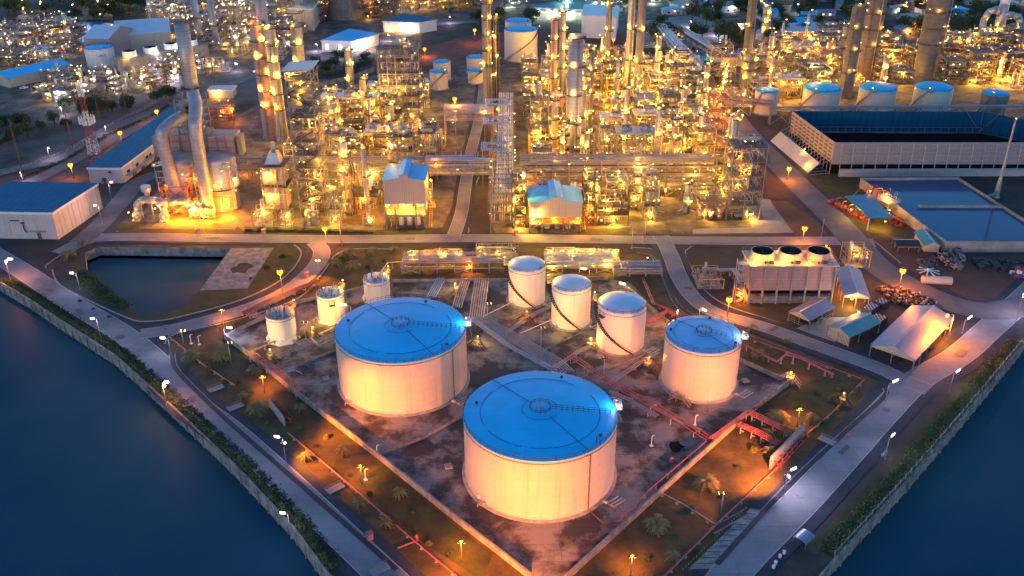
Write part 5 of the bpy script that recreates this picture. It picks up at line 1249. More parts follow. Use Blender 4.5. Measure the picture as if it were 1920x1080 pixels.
    b.stair((13,1.2,4),(17,1.2,9),1,(0,1));t.part('stair',b,'dsteel')
    for xx,yy,zz,P,k in ((1.5,-.6,12,1500,'y'),(15,-1,16,2500,'y'),(14.3,0,5,2000,'y'),(25,-3.5,4.5,2200,'y'),(22,-3.2,12,1500,'y'),(-1.3,2,5,1500,'y'),(-12,-8,4,900,'w'),(8,-8.5,4.5,7500,'o'),(20,-9,5,8000,'o'),(28,-5,5,6000,'o'),(30,5,14,1800,'y'),(14,-8,5.5,5000,'y'),(-1,-7.5,5.5,800,'w'),(26,-4,16,1500,'y')):
        t.lamp(xx,yy,zz,k,P*(1.2 if k=='o' else .5),1.)
    for k in range(12): t.lamp(R_.uniform(-2,31),R_.uniform(-1,1),R_.uniform(3,22),'y',0,.8)
    return t
boiler();X_,Y_=G(312,395);occ(X_-14,X_+33,Y_-10,Y_+22)
x,y=G(503,398);heater('pink clad process heater with railed walkways by the tall stair frame',x,y,8.5,9,26,'pinkclad',3,4,2600);occ(x-2,x+12,y-3,y+12)
# tall dark stair frame A
x,y=G(566,402);ha=63
platform_frame('steel_tower','tallest dark steel frame with zigzag stairs on its front',x,y,10,13,[5,10,15.5,21,26.5,32,37,42,47,52,57],11,'steel',1,2,True,'front',3,2400,'y',16,2,cat='steel tower',light_floors=.8,canopy=True);occ(x-3,x+14,y-3,y+15)
x,y=G(719,246)
platform_frame('steel_tower','broad tall steel frame packed with yellow lit columns',x,y,21,11,[7,13,19,25,31,37,43],12,'steel',3,1,True,'side',3,2200,'y',30,4,cat='steel tower',light_floors=.9);occ(x-2,x+24,y-2,y+14)
x,y=G(1362,416)
platform_frame('steel_tower','grey corner stair frame at the right end of the plant',x,y,13.5,12,[6.5,13,19,25,31],13,'steel',2,1,True,'side',2,1700,'y',18,2,cat='steel tower',light_floors=.9);occ(x-2,x+17,y-2,y+14)
x,y=G(1326,300)
platform_frame('steel_tower','orange lit slender steel frame right of the plant centre',x,y,8,8,[6,12,18,24,30],14,'rsteel',1,1,True,'none',2,1500,'o',10,1,cat='steel tower',light_floors=.7);occ(x-2,x+10,y-2,y+10)
# big stacks and columns  (u,v base, v top)
def colpx(label,u,v,vt,wpx,m='galv',**k):
    x,y=G(u,v);h=max(HT(u,v,max(vt,-80)),8);x2,_=G(u+wpx/2,v);r=abs(x2-x);y+=r
    c=column(label,x,y,r,h,m,seed=int(u),**k);occ(x-r-2,x+r+2,y-r-2,y+r+2);return c,x,y,r,h
c,x,y,r,h=colpx('big pale ringed stack in the middle of the plant',1077,293,68,27,'duct',plats=4,pipes=1,P=900,top=False,name='chimney_stack',cat='stack')
colpx('slender leaning looking ringed chimney left of the twin columns',519,248,-60,19,'duct',plats=2,pipes=0,top=False,P=0,name='chimney_stack',cat='stack')
colpx('left one of the twin yellow lit columns',507,258,40,25,'pinkclad',plats=6,P=1700);colpx('right one of the twin columns with dark platforms',531,262,48,20,'cream',plats=6,P=1500)
colpx('grey column with platforms behind the tallest stair frame',575,230,45,20,'pipe',plats=5,P=1200)
colpx('small platformed column before the green embankment',660,172,92,14,'cream',plats=3,P=1200);colpx('slim column with U pipe top near the small fans',687,228,145,12,'cream',plats=3,P=1100)
colpx('slim grey column with hooked overhead pipe in the front row',652,384,262,17,'galv',plats=4,P=1800)
colpx('near front column with platform, right part of the plant',1227,404,335,13,'galv',plats=2,P=2600);colpx('second near front column left of the stair frame',1288,402,345,11,'galv',plats=2,P=1200)
colpx('very tall dark column with many platforms above the long road',917,192,-60,17,'steel',plats=7,P=1300)
colpx('thin column left of the very tall dark column',935,190,30,9,'dsteel',plats=4,P=800)
for u,v,vt,w_,m,lb in ((1040,190,35,12,'pinkclad','pink column right of the lamp lit far tank'),(1056,170,20,10,'cream','pale column beside the pink one behind the big stack'),(1140,160,-40,10,'steel','thin tall column left of the close pair'),(1179,182,-70,13,'galv','left one of the close pair of very tall columns'),(1197,190,-70,15,'steel','right one of the close pair of very tall columns'),(1233,168,70,10,'galv','slim column above the roofed pipeways'),(1320,232,120,9,'cream','slim lamp dotted column left of the orange lit frame'),(1310,330,215,11,'galv','mid plant column in front of the orange lit frame'),(1262,345,235,8,'pinkclad','thin pink column in front of the single fan cooler'),(1108,262,90,8,'steel','thin column just right of the big ringed stack'),(1398,168,-60,16,'stackgrey','left slender stack above the right background plant'),(1437,80,12,14,'cream','short lamp dotted stack near the lake'),(1590,190,12,24,'stackgrey','medium stack left of the thickest right stack'),(1628,152,-70,38,'stackgrey','thickest right background stack'),(1745,150,-70,42,'stackgrey','rightmost thick background stack'),(1555,150,80,16,'steel','short wide column at the foot of the right stacks'),(1405,172,100,22,'steel','squat brown column under the slender right stack')):
    colpx(lb,u,v,vt,w_,m,plats=4 if w_<25 else 6,P=900 if m!='stackgrey' else 250,pipes=1)
for u,v,vt,w_,lb in ((290,45,-50,12,'far thin stack at the top left'),(375,62,-50,13,'far thin stack with rings, second at the top left'),(408,78,-40,11,'far thin stack with rings, third at the top left'),(286+60,30,-30,9,'far thin stack behind the grey sheds')): colpx(lb,u,v,vt,w_,'duct',plats=2,P=0,top=False,name='chimney_stack',cat='stack')
# long front drum table, etc.
x,y=G(671,397);t=Thing('drum_table','steel table carrying a white horizontal drum by the left compressor house','drum table',(x,y,0));b=MB()
for xx in (0,9):
    for yy in (0,9,18): b.cbox(xx,yy,0,.5,.5,7.5)
b.rod((0,0,4),(3,0,7.5),.15,4);b.rod((9,0,4),(6,0,7.5),.15,4);t.part('leg',b,'steel')
b=MB();b.box(-.5,9.5,-.8,19,7.5,7.8);b.rail([(-.5,-.8,7.8),(9.5,-.8,7.8),(9.5,19,7.8),(-.5,19,7.8)],closed=True);t.part('deck',b,'dsteel')
b=MB();vessel_h(b,4.5,9,10.3,1.7,8,1,16);t.part('drum',b,'white');b=MB();clutter(b,0,9,0,18,.3,7,60,random.Random(5));clutter(b,0,9,8,18,8,14,60,random.Random(6));t.part('piping',b,PM)
t.lamp(3,-1,6,'y',2600);t.lamp(6,12,14,'y',2600,1.2);t.lamp(1,16,12,'y',1200);occ(x-1,x+10,y-1,y+20)
# racks
def PW(u,v): return G(u,v)
x,y=G(940,437);rack('end of the long north south pipe rack, standing at the main road',(x+5.5,y),(x+5.5,y+44),9.5,[5,9,13,17],16,'pipe','steel',21,6,1500,bay=5.5,topm='galv');occ(x-6,x+7,y-2,y+240)
rack('long north south pipe rack with blue pipes beside the middle road',(x+5.5,y+46),(x+5.5,y+150),8,[6,10.5,15],14,'bpipe','steel',22,14,1100,bay=8,topm='bpipe')
xa,ya=G(822,392);rack('truss bridge of blue pipes crossing the middle road, nearer',(xa-6,y+40),(x-5,y+40),8,[10,13.5,16],14,'bpipe','steel',23,3,800,truss=True,bay=6,topm='bpipe')
rack('truss bridge of pipes crossing the middle road, farther',(-34,y+118),(x-5,y+118),8,[10,13.5,16],14,'bpipe','pinkclad',24,3,800,truss=True,bay=6,topm='bpipe')
rack('long east west pipe rack behind the right compressor house',(x+8,y+38),(88,y+38),9,[5,9,13,16.5],16,'pipe','steel',25,14,1300,bay=7);occ(x+7,89,y+36,y+50)
rack('east west pipe rack behind the left compressor house',(-104,y+46),(xa-8,y+46),9,[5,9,13],16,'pipe','steel',26,10,1300,bay=7);occ(-106,xa-6,y+44,y+57)
rack('pipe rack from the boiler to the twin columns',(-128,y+60),(-104,y+60),6,[5,9],10,'pipe','yellowpaint',27,3,1200);occ(-130,-103,y+58,y+68)
occ(-26,-8,y-5,y+300);occ(-56,-26,y-5,y+24);occ(-40,-8,y+115,y+128)  # the middle road
rack('elevated pipe bridge running to the right in front of the white tanks',G(1372,218),G(1445,226),4,[7,9],5,'pinkclad','pinkclad',28,1,0,bay=9)
rack('long elevated white pipe line above the back of the cooling hall',G(1445,238),G(1960,238),2.6,[8.6],4,'galv','galv',29,0,0,bay=11,r=(.35,.5))
# blue expansion loops lying over the north south rack
for i,(yy,lb) in enumerate(((y+58,'square loop of blue pipes over the north south rack, nearest'),(y+96,'square loop of blue pipes over the north south rack, middle'),(y+128,'square loop of blue pipes over the north south rack, farthest'))):
    t=Thing('pipe_loop',lb,'pipe loop',(x-6,yy,15.2))
    for k in range(4): b=MB();o_=k*.75;b.path([(9-o_*.3,-6+o_,0),(9-o_*.3,-6+o_,1.6),(-3+o_,-6+o_,1.6),(-3+o_,5-o_,1.6),(9-o_*.3,5-o_,1.6),(9-o_*.3,5-o_,0)],.24,6);t.part('loop_pipe',b,'bpipe')
    b=MB()
    for px_ in (-2.6,.5):
        for py_ in (-4,3): b.cbox(px_,py_,-15.2,.3,.3,16.5)
    b.box(-2.8,.7,-4.2,-3.9,1.1,1.4);b.box(-2.8,.7,2.9,3.2,1.1,1.4);t.part('support',b,'steel')
# coolers
x,y=G(688,300);aircooler('six fan air cooler bank behind the drum table',x,y,22,11,13,3,31,P=1800,rows=2);occ(x-1,x+23,y-2,y+13)
x,y=G(607,232);aircooler('air cooler with three wide fans left of the broad tall frame',x,y,30,10,14,3,32,P=1800,r=3.2);occ(x-1,x+31,y-2,y+12)
x,y=G(1152,330);aircooler('single fan cooler with ribbed box on the long rack',x+1,y+1,18,9,19,2,33,m='roofsteel',P=1500,r=2.6);occ(x-1,x+20,y-2,y+12)
for u,v,w_,nf,lb in ((1128,270,15,1,'grey air cooler with one fan right of the big stack'),(1190,262,15,1,'grey air cooler with one fan above the thin pink column'),(1268,262,17,2,'air cooler with two dark fans on cross braced legs')):
    x,y=G(u,v);aircooler(lb,x,y,w_,9,12,nf,int(u),P=1300,r=2.8);occ(x-1,x+w_+1,y-2,y+11)
# front right: exchanger platform and low frames
x,y=G(1306,414);platform_frame('exchanger_platform','stepped platform with pink horizontal drums beside the corner stair frame',x,y,12,12,[8],41,'steel',3,1,False,'none',3,2400,'y',30,0,cat='platform');occ(x-1,x+13,y-1,y+13)
b=MB();
for i in range(3):
    for z in (1.6,4.4): vessel_h(b,x+2.4+i*3.6,y+2.,z,1.05,4.5,1,14)
tag(b.build('drum_bank','pinkclad'),'bank of pink horizontal drums under the exchanger platform','drums')
x,y=G(1118,425);platform_frame('steel_table','low table frame with blue lit deck right of the right compressor house',x,y,13,13,[5,8.5],42,'dsteel',2,1,False,'none',3,2600,'y',34,1,cat='platform');occ(x-1,x+14,y-1,y+14)
x,y=G(1098,425);platform_frame('steel_tower','narrow dark frame touching the right compressor house',x-1,y,4.6,9,[5,10,15,20],43,'dsteel',1,1,True,'none',1,1700,'y',12,0,cat='steel tower');occ(x-2,x+4,y-1,y+10)
x,y=G(962,428);platform_frame('steel_tower','zigzag braced frame left of the right compressor house',x,y,5.6,10,[5,10,15,20],44,'dsteel',1,1,True,'none',1,1700,'y',12,1,cat='steel tower');occ(x-1,x+7,y-1,y+12)
b=MB();rr=random.Random(3);x,y=G(1236,420)
occ(-45,-22,330,362);occ(4,31,328,356)
# ---- filler process units over the paved area ----
CATN={'frame':('steel_frame','steel frame'),'skid':('piping_skid','pipework')}
ADJ=['open platform frame','crowded platform frame','tall platform frame','low platform frame','two bay platform frame','yellow lit platform frame']
ADJS=['tangle of pipes and drums','low pipe skid','exchanger and pipe skid','pump and pipe skid','pipe manifold with vessels','lamp lit pipe skid']
def fill(x0,x1,y0,y1,cell,seed,P=1300,kind='y',hs=(10,22),plight=.75,pc=.14,dens=12,inside=None,fine=True,every=1.):
    rr=random.Random(seed);ny=int((y1-y0)/cell);nx=int((x1-x0)/cell);n=0
    for j in range(ny):
        for i in range(nx):
            x=x0+i*cell+rr.uniform(0,1.5);y=y0+j*cell+rr.uniform(0,1.5);w=cell-rr.uniform(1.,2.6);d=cell-rr.uniform(1.6,3.4)
            if inside and not inside(x+w/2,y+d/2): continue
            if not free(x,x+w,y,y+d):
                w*=.55;d*=.6;x+=rr.choice((0,w*.7))
                if not free(x,x+w,y,y+d): continue
            if rr.random()>every: continue
            q=rr.random();P_=P*cell/13 if rr.random()<plight else 0;sd=rr.randrange(10**6)
            if q<.48:
                k=rr.randint(2,4);H_=rr.uniform(*hs);fl=[H_*(a+1)/k for a in range(k)]
                desc=('two' if k==2 else 'three' if k==3 else 'four')+' deck '+rr.choice(('steel frame','pipe filled frame','open frame'))
                platform_frame('process_structure',ulabel(desc,x,y),x,y,w,d,fl,sd,rr.choices(('steel','galv','yellowpaint','dsteel'),(5,2,1,1))[0],rr.choice((1,2)),1,True,rr.choice(('none','none','side')),2,P_,kind,dens,2,cat='steel frame',light_floors=.5)
            elif q<.48+pc:
                h=rr.uniform(hs[0]*1.3,hs[1]*1.5);r=rr.uniform(.8,1.7)
                column(ulabel(rr.choice(('pale process column','grey process column','slim process column')),x,y),x+w/2,y+d/2,r,h,rr.choice(('galv','cream','pipe')),3,sd,P=P_,kind=kind,pipes=2)
                skid(ulabel('pipe skid at a column foot',x,y),x,y,w,d*.45,3.5,sd+1,26,P_*.5,kind,2,2)
            elif q<.93:
                skid(ulabel(rr.choice(('low pipe skid','drum and pipe skid','tangled pipe skid')),x,y),x,y,w,d,rr.uniform(4.5,9),sd,int(dens*4.2),P_,kind,4,4)
            else: aircooler(ulabel('small air cooler',x,y),x,y,w,d*.8,rr.uniform(8,12),2 if w>8 else 1,sd,P=P_,kind=kind)
            n+=1
    print('fill',seed,n)
fill(-106,-26,342,470,10.4,101,1800,hs=(9,24),dens=13,pc=.18)
fill(8,106,345,468,10.4,102,1700,hs=(9,25),dens=13,pc=.2)
# orange-yellow glowing zone between the long rack and the big stack
fill(-108,-34,470,535,12.5,103,1500,hs=(6,12),every=.85)
fill(6,114,468,600,12,104,2000,hs=(8,18),dens=10)
# ---------------- tank farm pipework ----------------
def pipeline(name,label,pxs,zs,r,m,sup=6,cat='pipe',n=1,gap=.5,world=False,supm='concrete',k=6):
    P=[(*(p if world else G(*p)),) for p in pxs];zs=zs if isinstance(zs,(list,tuple)) else [zs]*len(P)
    t=Thing(name,label,cat,(*P[0],0));o=Vector((*P[0],0));b=MB()
    for i in range(n):
        q=offset(P,(i-(n-1)/2)*gap);b.path([Vector((*a,z))-o for a,z in zip(q,zs)],r,k)
    t.part('pipe',b,m)
    if sup:
        b=MB()
        for (a,za),(c,zc) in zip(zip(P,zs),list(zip(P,zs))[1:]):
            a=Vector((*a,za));c=Vector((*c,zc));L=(c-a).length;kk=int(L/sup);d=(c-a).normalized();w=max(.25,(n-1)*gap/2+.2);nn=Vector((-d.y,d.x,0))
            for j in range(kk+1):
                p=a.lerp(c,(j+.5)/(kk+1))-o;zt=p.z-r
                if zt<.15: continue
                b.cbox(p.x,p.y,0,.3,.3,zt) if w<.6 else [b.cbox((p+nn*s_*w).x,(p+nn*s_*w).y,0,.25,.25,zt) for s_ in (-1,1)]
                x0=p-nn*w;x1=p+nn*w;b.cone((x0.x,x0.y,zt),(x1.x,x1.y,zt),.1,.1,4)
                b.cbox(p.x,p.y,0,.7,.7,.18)
        t.part('support',b,supm)
    return t
def pl(label,pxs,zs,r,m,**k): return pipeline('pipe_run' if k.get('n',1)>1 else 'pipe',label,pxs,zs,r,m,cat='pipe run' if k.get('n',1)>1 else 'pipe',**k)
pl('bundle of five pale pipes disappearing behind the upper big tank, leftmost',[(828,524),(808,560)],.8,.2,'bpipe',n=5,gap=.75)
pl('middle bundle of five pipes coming down from the pipe rack',[(874,525),(856,580)],.8,.2,'galv',n=5,gap=.75)
pl('widest bundle of seven pipes bending towards the nearest tank',[(904,525),(893,598),(960,636),(1040,684),(1062,705)],.9,.2,'galv',n=7,gap=.8)
pl('second diagonal bundle passing right of the upper big tank',[(886,604),(955,655),(1040,702)],1.2,.2,'bpipe',n=3,gap=.7)
pl('single white pipe from the wide bundle to the rear stair tank',[(905,598),(962,570)],1.,.14,'white',sup=0)
pl('single white pipe from the wide bundle to the middle stair tank',[(975,630),(1036,604)],1.,.14,'white',sup=0)
pl('pair of pale pipes from the rear stair tank to the wide bundle',[(948,628),(1010,588),(1030,580)],.9,.16,'galv',n=3,gap=.6)
pl('yellowish pipe pair between the crossing platform and the walled trench',[(1030,700),(1085,664),(1118,650)],1.,.15,'cream',n=3,gap=.6)
pl('three pipes running from the crossing stair to the right hand tank',[(1138,728),(1215,676),(1232,668)],1.1,.16,'galv',n=3,gap=.6)
pl('pink pipe bridge leading from the nearest tank to the corner valve bank',[(1062,672),(1140,728),(1240,782),(1325,836)],2.,.16,'redpipe',n=3,gap=1.,sup=9)
pl('red and silver pipes past the nearest tank towards the trench',[(1140,742),(1175,757),(1230,790)],1.4,.16,'galv',n=3,gap=.6)
# red fire mains
pl('red fire main along the left bund wall, upper stretch',[(468,668),(530,710),(568,747)],[2.2]*3,.11,'redpipe',n=4,gap=.7,sup=6)
pl('red fire main from the left corner kerb to the screen wall',[(316,628),(380,682),(440,722)],.6,.17,'redpipe',sup=5)
pl('red fire main between screen wall and fire hydrant bay on the left lawn',[(538,812),(610,873),(700,952),(800,1040),(860,1090)],.7,.2,'redpipe',sup=7)
pl('short red branch pipe at the end of the left drain',[(742,1030),(778,1016)],.6,.18,'redpipe',sup=0)
pl('upper red pipe of the lower right bund corner',[(1322,838),(1215,928),(1160,985)],1.5,.14,'redpipe',n=1,sup=6)
pl('orange lit pipes along the lower right bund wall',[(1330,836),(1400,785)],1.8,.13,'redpipe',n=4,gap=.4,sup=5)
pl('four red pipes from bund corner to valve bank, upper group',[(1402,787),(1440,806),(1482,826)],[2.0]*3,.13,'redpipe',n=4,gap=.7,sup=6)
pl('four red pipes from bund corner to valve bank, lower group',[(1380,808),(1420,826),(1456,848)],[2.0]*3,.13,'redpipe',n=4,gap=.7,sup=6)
pl('long red fire main along the right lawn to the bottom edge',[(1618,720),(1560,780),(1500,830),(1450,888),(1345,985),(1240,1088)],.7,.2,'redpipe',sup=7)
pl('red pipe joining the upper pink pipes to the long fire main',[(1395,658),(1455,690),(1470,682),(1500,690),(1560,716)],[1.5,1.5,2.6,2.6,1.8],.2,'redpipe',n=2,gap=.5,sup=8)
pl('thin pink pipe running beside the south east road',[(1400,640),(1490,672),(1612,718)],.7,.16,'redpipe',sup=7)
pl('grey thin pipe crossing the lower right lawn',[(1225,925),(1280,955),(1338,992)],1.,.12,'galv',sup=6)
pl('red branch pipes right of the middle white tank',[(1212,610),(1250,590),(1300,612),(1340,640)],1.,.2,'redpipe',n=3,gap=.8,sup=6)
pl('red pipe group beside the road above the pale roofed tank',[(1205,527),(1225,575),(1290,600),(1330,622)],.9,.18,'redpipe',n=2,gap=.7,sup=6)
pl('orange lit pipe bench above the nearest small tank',[(455,592),(500,570),(560,545),(600,530)],1.6,.16,'rsteel',n=4,gap=.6,sup=5)
pl('five thin pipes crossing the grass to the nearest small tank',[(455,583),(495,600)],1.4,.1,'pinkclad',n=5,gap=.6,sup=4)
pl('pale pipes from the nearest small tank to the upper big tank',[(515,672),(580,645),(628,628)],1.,.13,'galv',n=3,gap=.8,sup=4)
pl('U shaped pipe loop left of the upper big tank',[(628,636),(597,650),(582,636),(628,616)],1.1,.13,'cream',n=2,gap=.5,sup=4)
pl('pipe bench running along the front of the small tanks',[(468,664),(560,625),(600,596),(650,572)],1.5,.14,'pinkclad',n=2,gap=.6,sup=4)
# E-W rack south of main road
y0=G(900,505)[1]
rack('long low pipe rack south of the main road, left half',(G(755,512)[0],y0-3),(G(950,512)[0],y0-3),9,[2.2,4.4],20,'galv','galv',51,7,900,bay=6,gap=(.4,1.1),r=(.1,.26))
rack('long low blue pipe rack south of the main road, right half',(G(1022,510)[0],y0-3),(G(1150,510)[0],y0-3),9,[2.2,4.2],20,'bpipe','galv',52,5,800,bay=6,topm='bpipe',gap=(.4,1.),r=(.12,.26))
rack('end of the low blue pipe rack near the road junction',(G(1150,516)[0],y0-6),(G(1240,518)[0],y0-6),7,[1.2,2.6],16,'bpipe','galv',53,2,300,bay=6,topm='bpipe',gap=(.5,1.),r=(.12,.26))
pl('thin handrail like pipe from small tanks to the low rack',[(700,540),(728,502),(760,500)],2.5,.12,'white',sup=6)
def manifold(label,u0,u1,v,n,P=1500,seed=1):
    a=G(u0,v);c=G(u1,v);w=c[0]-a[0];t=Thing('valve_manifold',label,'valve manifold',(*a,0));rr=random.Random(seed)
    b=MB();b.box(0,w,0,5.5,0,.3);b.box(0,w,5.5,5.9,0,1.6);t.part('slab',b,'concrete')
    for k in range(n):
        x=w*(k+.5)/n;b=MB();b.cone((x-.7,2.6,1.),(x+.7,2.6,1.),.55,.55,10);b.cone((x,1.4,1.2),(x,2.6,1.2),.4,.5,10);b.path([(x+.9,2.6,1),(x+.9,2.6,2.8),(x+.9,.2,2.8),(x+.9,-2,1.6)],.18,6);b.path([(x-.9,2.6,1),(x-.9,4.5,2.2),(x-.9,-1,2.2)],.14,5);b.ball((x+.9,1.,2.9),.35,6,4);b.cone((x,2.6,1.4),(x,2.6,2.6),.08,.08,5)
        t.part('pump',b,rr.choice(('cream','galv','pipe')))
    b=MB()
    for k in range(n+1):
        b.cbox(w*k/n,-.2,0,.15,.15,4.2)
    b.cone((0,-.2,4.1),(w,-.2,4.1),.07,.07,4);b.cone((0,-.2,2.6),(w,-.2,2.6),.07,.07,4);clutter(b,0,w,-.5,5,.5,3,50,rr,k=4);t.part('piping',b,PM)
    for k in range(n): t.lamp(w*(k+.5)/n,-.4,4.0,'y',P if k%2==0 else 0,.75)
manifold('row of lit yellow pumps on a slab south of the main road, left',766,868,488,7,2200,61)
manifold('row of lit yellow pumps on a slab south of the main road, right',1022,1160,487,7,2200,62)
x,y=G(893,486);skid('cabinet and instrument rack between the two rows of lit pumps',x,y,16,5,4.5,63,60,700,'w',2,1,'instrument_rack')
x,y=G(1308,545);skid('grey pipe loops and valves left of the three fan tower',x,y,9,11,4,64,50,0,'y',0,1)
pl('thick grey water pipes entering the three fan tower',[(1316,512),(1352,515),(1375,522),(1396,548)],[1.2,1.2,3,1.5],.5,'galv',n=2,gap=1.3,sup=5)
x,y=G(1588,508);skid('round vessel and ladder skid right of the three fan tower',x,y,8,8,7,65,40,900,'y',2,3)
rr=random.Random(31)
for u,v,w_,l_,m_ in ((500,880,3,7,'line'),(360,745,2.5,5,'asphalt'),(150,580,3,9,'asphalt'),(705,1068,6,5,'line'),(225,628,4,4,'asphalt'),(1500,930,3,6,'line'),(1580,850,2,8,'asphalt'),(1660,775,3,4,'asphalt'),(1120,452,3,8,'asphalt'),(400,443,2,9,'asphalt'),(1290,545,2.5,5,'asphalt'),(1450,622,2,7,'asphalt'),(770,448,2,6,'asphalt'),(1800,670,4,9,'asphalt'),(95,540,3,6,'asphalt')):
    x,y=G(u,v);a=(-.9 if u<700 and v>550 else .85 if v>600 and u>1400 else -.5 if v>500 else 0)+rr.uniform(-.1,.1);c,s_=math.cos(a),math.sin(a)
    sheet('road_patch',[(x+c*i*l_/2-s_*j*w_/2,y+s_*i*l_/2+c*j*w_/2) for i,j in ((-.6,-.7),(.6,-.6),(.6,.6),(-.55,.7))],zn(),'old_road' if m_=='asphalt' else 'road')
# low shrubs scattered over the lawns
def shrub(lb,u,v,R,m,g=None,seed=1):
    x,y=G(u,v);q=random.Random(seed);b=MB();leafball(b,(0,0,R*.55),R,int(150+R*120),.22,q,.7);leafball(b,(R*.5,R*.2,R*.4),R*.6,90,.2,q,.8);tb=MB();tb.cone((0,0,0),(0,0,R*.6),.08,.05,5)
    t=Thing('shrub',lb,'shrub',(x,y,0),0,g);t.part('foliage',b,m);t.part('stem',tb,'trunk')
# stiles (crossing stairs)
def stile(label,u,v,rz=.5,h=2.2,m='dsteel',P=0):
    x,y=G(u,v);t=Thing('crossing_stair',label,'crossing stair',(x,y,0),rz);b=MB();b.stair((-3.4,0,0),(-1.1,0,h),1.1,(0,1));b.stair((3.4,0,0),(1.1,0,h),1.1,(0,1));t.part('stair',b,m)
    b=MB();b.box(-1.1,1.1,-.6,.6,h-.08,h);b.rail([(-1.1,-.6,h),(1.1,-.6,h)],step=1.1);b.rail([(-1.1,.6,h),(1.1,.6,h)],step=1.1)
    for xx in (-1,1):
        for yy in (-.5,.5): b.cbox(xx,yy,0,.1,.1,h)
    t.part('platform',b,m)
    if P: t.lamp(0,.7,h+1.6,'y',P,.7)
for lb,u,v,rz,m,P in (('crossing stair over pipes right of the upper big tank',893,650,-.6,'dsteel',600),('crossing stair in front of the rear stair tank',985,603,-.6,'dsteel',600),('crossing platform with stairs left of the right hand tank',1212,692,-.7,'steel',900),('crossing stair below the right hand tank',1272,758,-.6,'steel',0),('stile over the bund wall at its right corner',1478,722,-.6,'cream',1000),('dark stile over the fire main on the right lawn',1576,763,-.6,'dsteel',400),('crossing stair between the small tanks',585,630,-.4,'dsteel',800),('crossing stair at the left bund corner',505,672,-.4,'dsteel',500),('small stile behind the upper big tank',857,548,1.2,'steel',700),('stile above the low bund wall near the middle white tank',1105,655,-.6,'steel',600),('small step at the left bund wall',545,703,.6,'galv',0)):
    stile(lb,u,v,rz,2.1,m,P)
# screen walls with valve banks
def screen(label,p0,p1,h,vb_label,lit):
    a=Vector((*G(*p0),0));c=Vector((*G(*p1),0));L=(c-a).length;rz=math.atan2(c.y-a.y,c.x-a.x)
    b=MB();b.hexa([(0,-.2,0),(L,-.2,0),(L,.2,0),(0,.2,0)],[(0,-.2,h),(L,-.2,h),(L,.2,h),(0,.2,h)]);solo('screen_wall',b,'concrete',label,'wall',None,a,rz)
    t=Thing('valve_bank',vb_label,'valve bank',a,rz);b=MB();n=7
    for k in range(n): x=L*(k+.5)/n;b.path([(x,-.3,2),(x,-1.2,2.2),(x,-1.6,1.2),(x,-1.6,.2)],.13,6);b.ball((x,-1.4,1.6),.3,6,4);b.cone((x,-2.2,1.1),(x,-1.5,1.1),.28,.28,8)
    b.cone((0,-1.6,.5),(L,-1.6,.5),.2,.2,6);b.cone((0,-2.4,1.8),(L,-2.4,1.8),.08,.08,5);t.part('valves',b,'redpaint')
screen('tall concrete screen wall beside the right valve bank',(1440,884),(1503,820),4.2,'red valve bank below the right screen wall',1)
screen('small concrete screen wall on the left lawn',(533,796),(505,760),3.,'red valve bank beside the left screen wall',0)
def hyd(label,u,v,m='redpipe'):
    x,y=G(u,v);b=MB();b.cone((0,0,0),(0,0,1.5),.22,.22,8);b.ball((0,0,1.5),.3,8,5);b.cone((-.6,0,1),(.6,0,1),.13,.13,6);b.cbox(0,0,0,.9,.9,.15);solo('hydrant',b,m,label,'hydrant',None,(x,y,0))
for lb,u,v in (('red hydrant on the drain edge of the right lawn',1586,826),('red hydrant by the junction pipework of the right lawn',1558,712),('red hydrant beside the post below the drum gratings',1452,945),('red hydrant next to the nearest tank base',1256,868),('red hydrant post left of the lowest pink cabinet',778,1012)): hyd(lb,u,v)
def cabinet(label,u,v,m='redpipe',s=1.5):
    x,y=G(u,v);b=MB();b.cbox(0,0,0,1.5,1.1,2.1);b.cbox(0,0,2.1,1.7,1.3,.12);b.m=1;b.box(-.6,.6,-.6,-.55,.3,1.8);solo('hose_cabinet',b,[m,'pinkclad'],label,'cabinet',None,(x,y,0),.6)
for lb,u,v in (('pink hose cabinet at the drain near the bottom left',690,1010),('pink hose cabinet on the main road verge, left of the sodium lamp',496,436),('pink hose cabinet on the main road verge by the glowing compressor house',968,441),('pink hose cabinet by the pond road shoulder',576,518),('pink hose cabinet by the boiler paving edge',373,434)): cabinet(lb,u,v)
for lb,u,v in (('white box hatch on the bund floor left of the nearest tank',838,875),('white box hatch on the floor left of the upper big tank',610,708),('pale slab hatch right of the right hand tank',1396,718),('pale slab hatch by the middle white tank',1125,671)):
    x,y=G(u,v);b=MB();b.cbox(0,0,0,1.9,1.9,.5);solo('pit_hatch',b,'concrete',lb,'hatch',None,(x,y,0),.3)
for lb,u,v in (('hooked vent pipe on the left lawn',683,898),('hooked vent pipe beside the date palms on the left corner',373,642),('pale cross bench post on the left corner lawn',358,640),('hooked vent pipe near the oil stain',1219,838),('thin standpipe between bund wall corners',1301,800),('standpipe at the left partition wall end',705,852)):
    x,y=G(u,v);b=MB();b.path([(0,0,0),(0,0,3.),(.4,0,3.3),(.8,0,3.1)],.12,6);b.cbox(0,0,0,.9,.9,.2);solo('vent_pipe',b,'white',lb,'vent pipe',None,(x,y,0),.5)
b=MB();rr=random.Random(2)
for k in range(11):
    a=2*PI*k/11;x,y=G(1266,842)
sheet('oil_stain',[(G(1266,842)[0]+(1.3+rr.random()*1.1)*math.cos(k*.57)*1.0,G(1266,842)[1]+(1.6+rr.random()*1.6)*math.sin(k*.57)) for k in range(11)],zn(),'black')
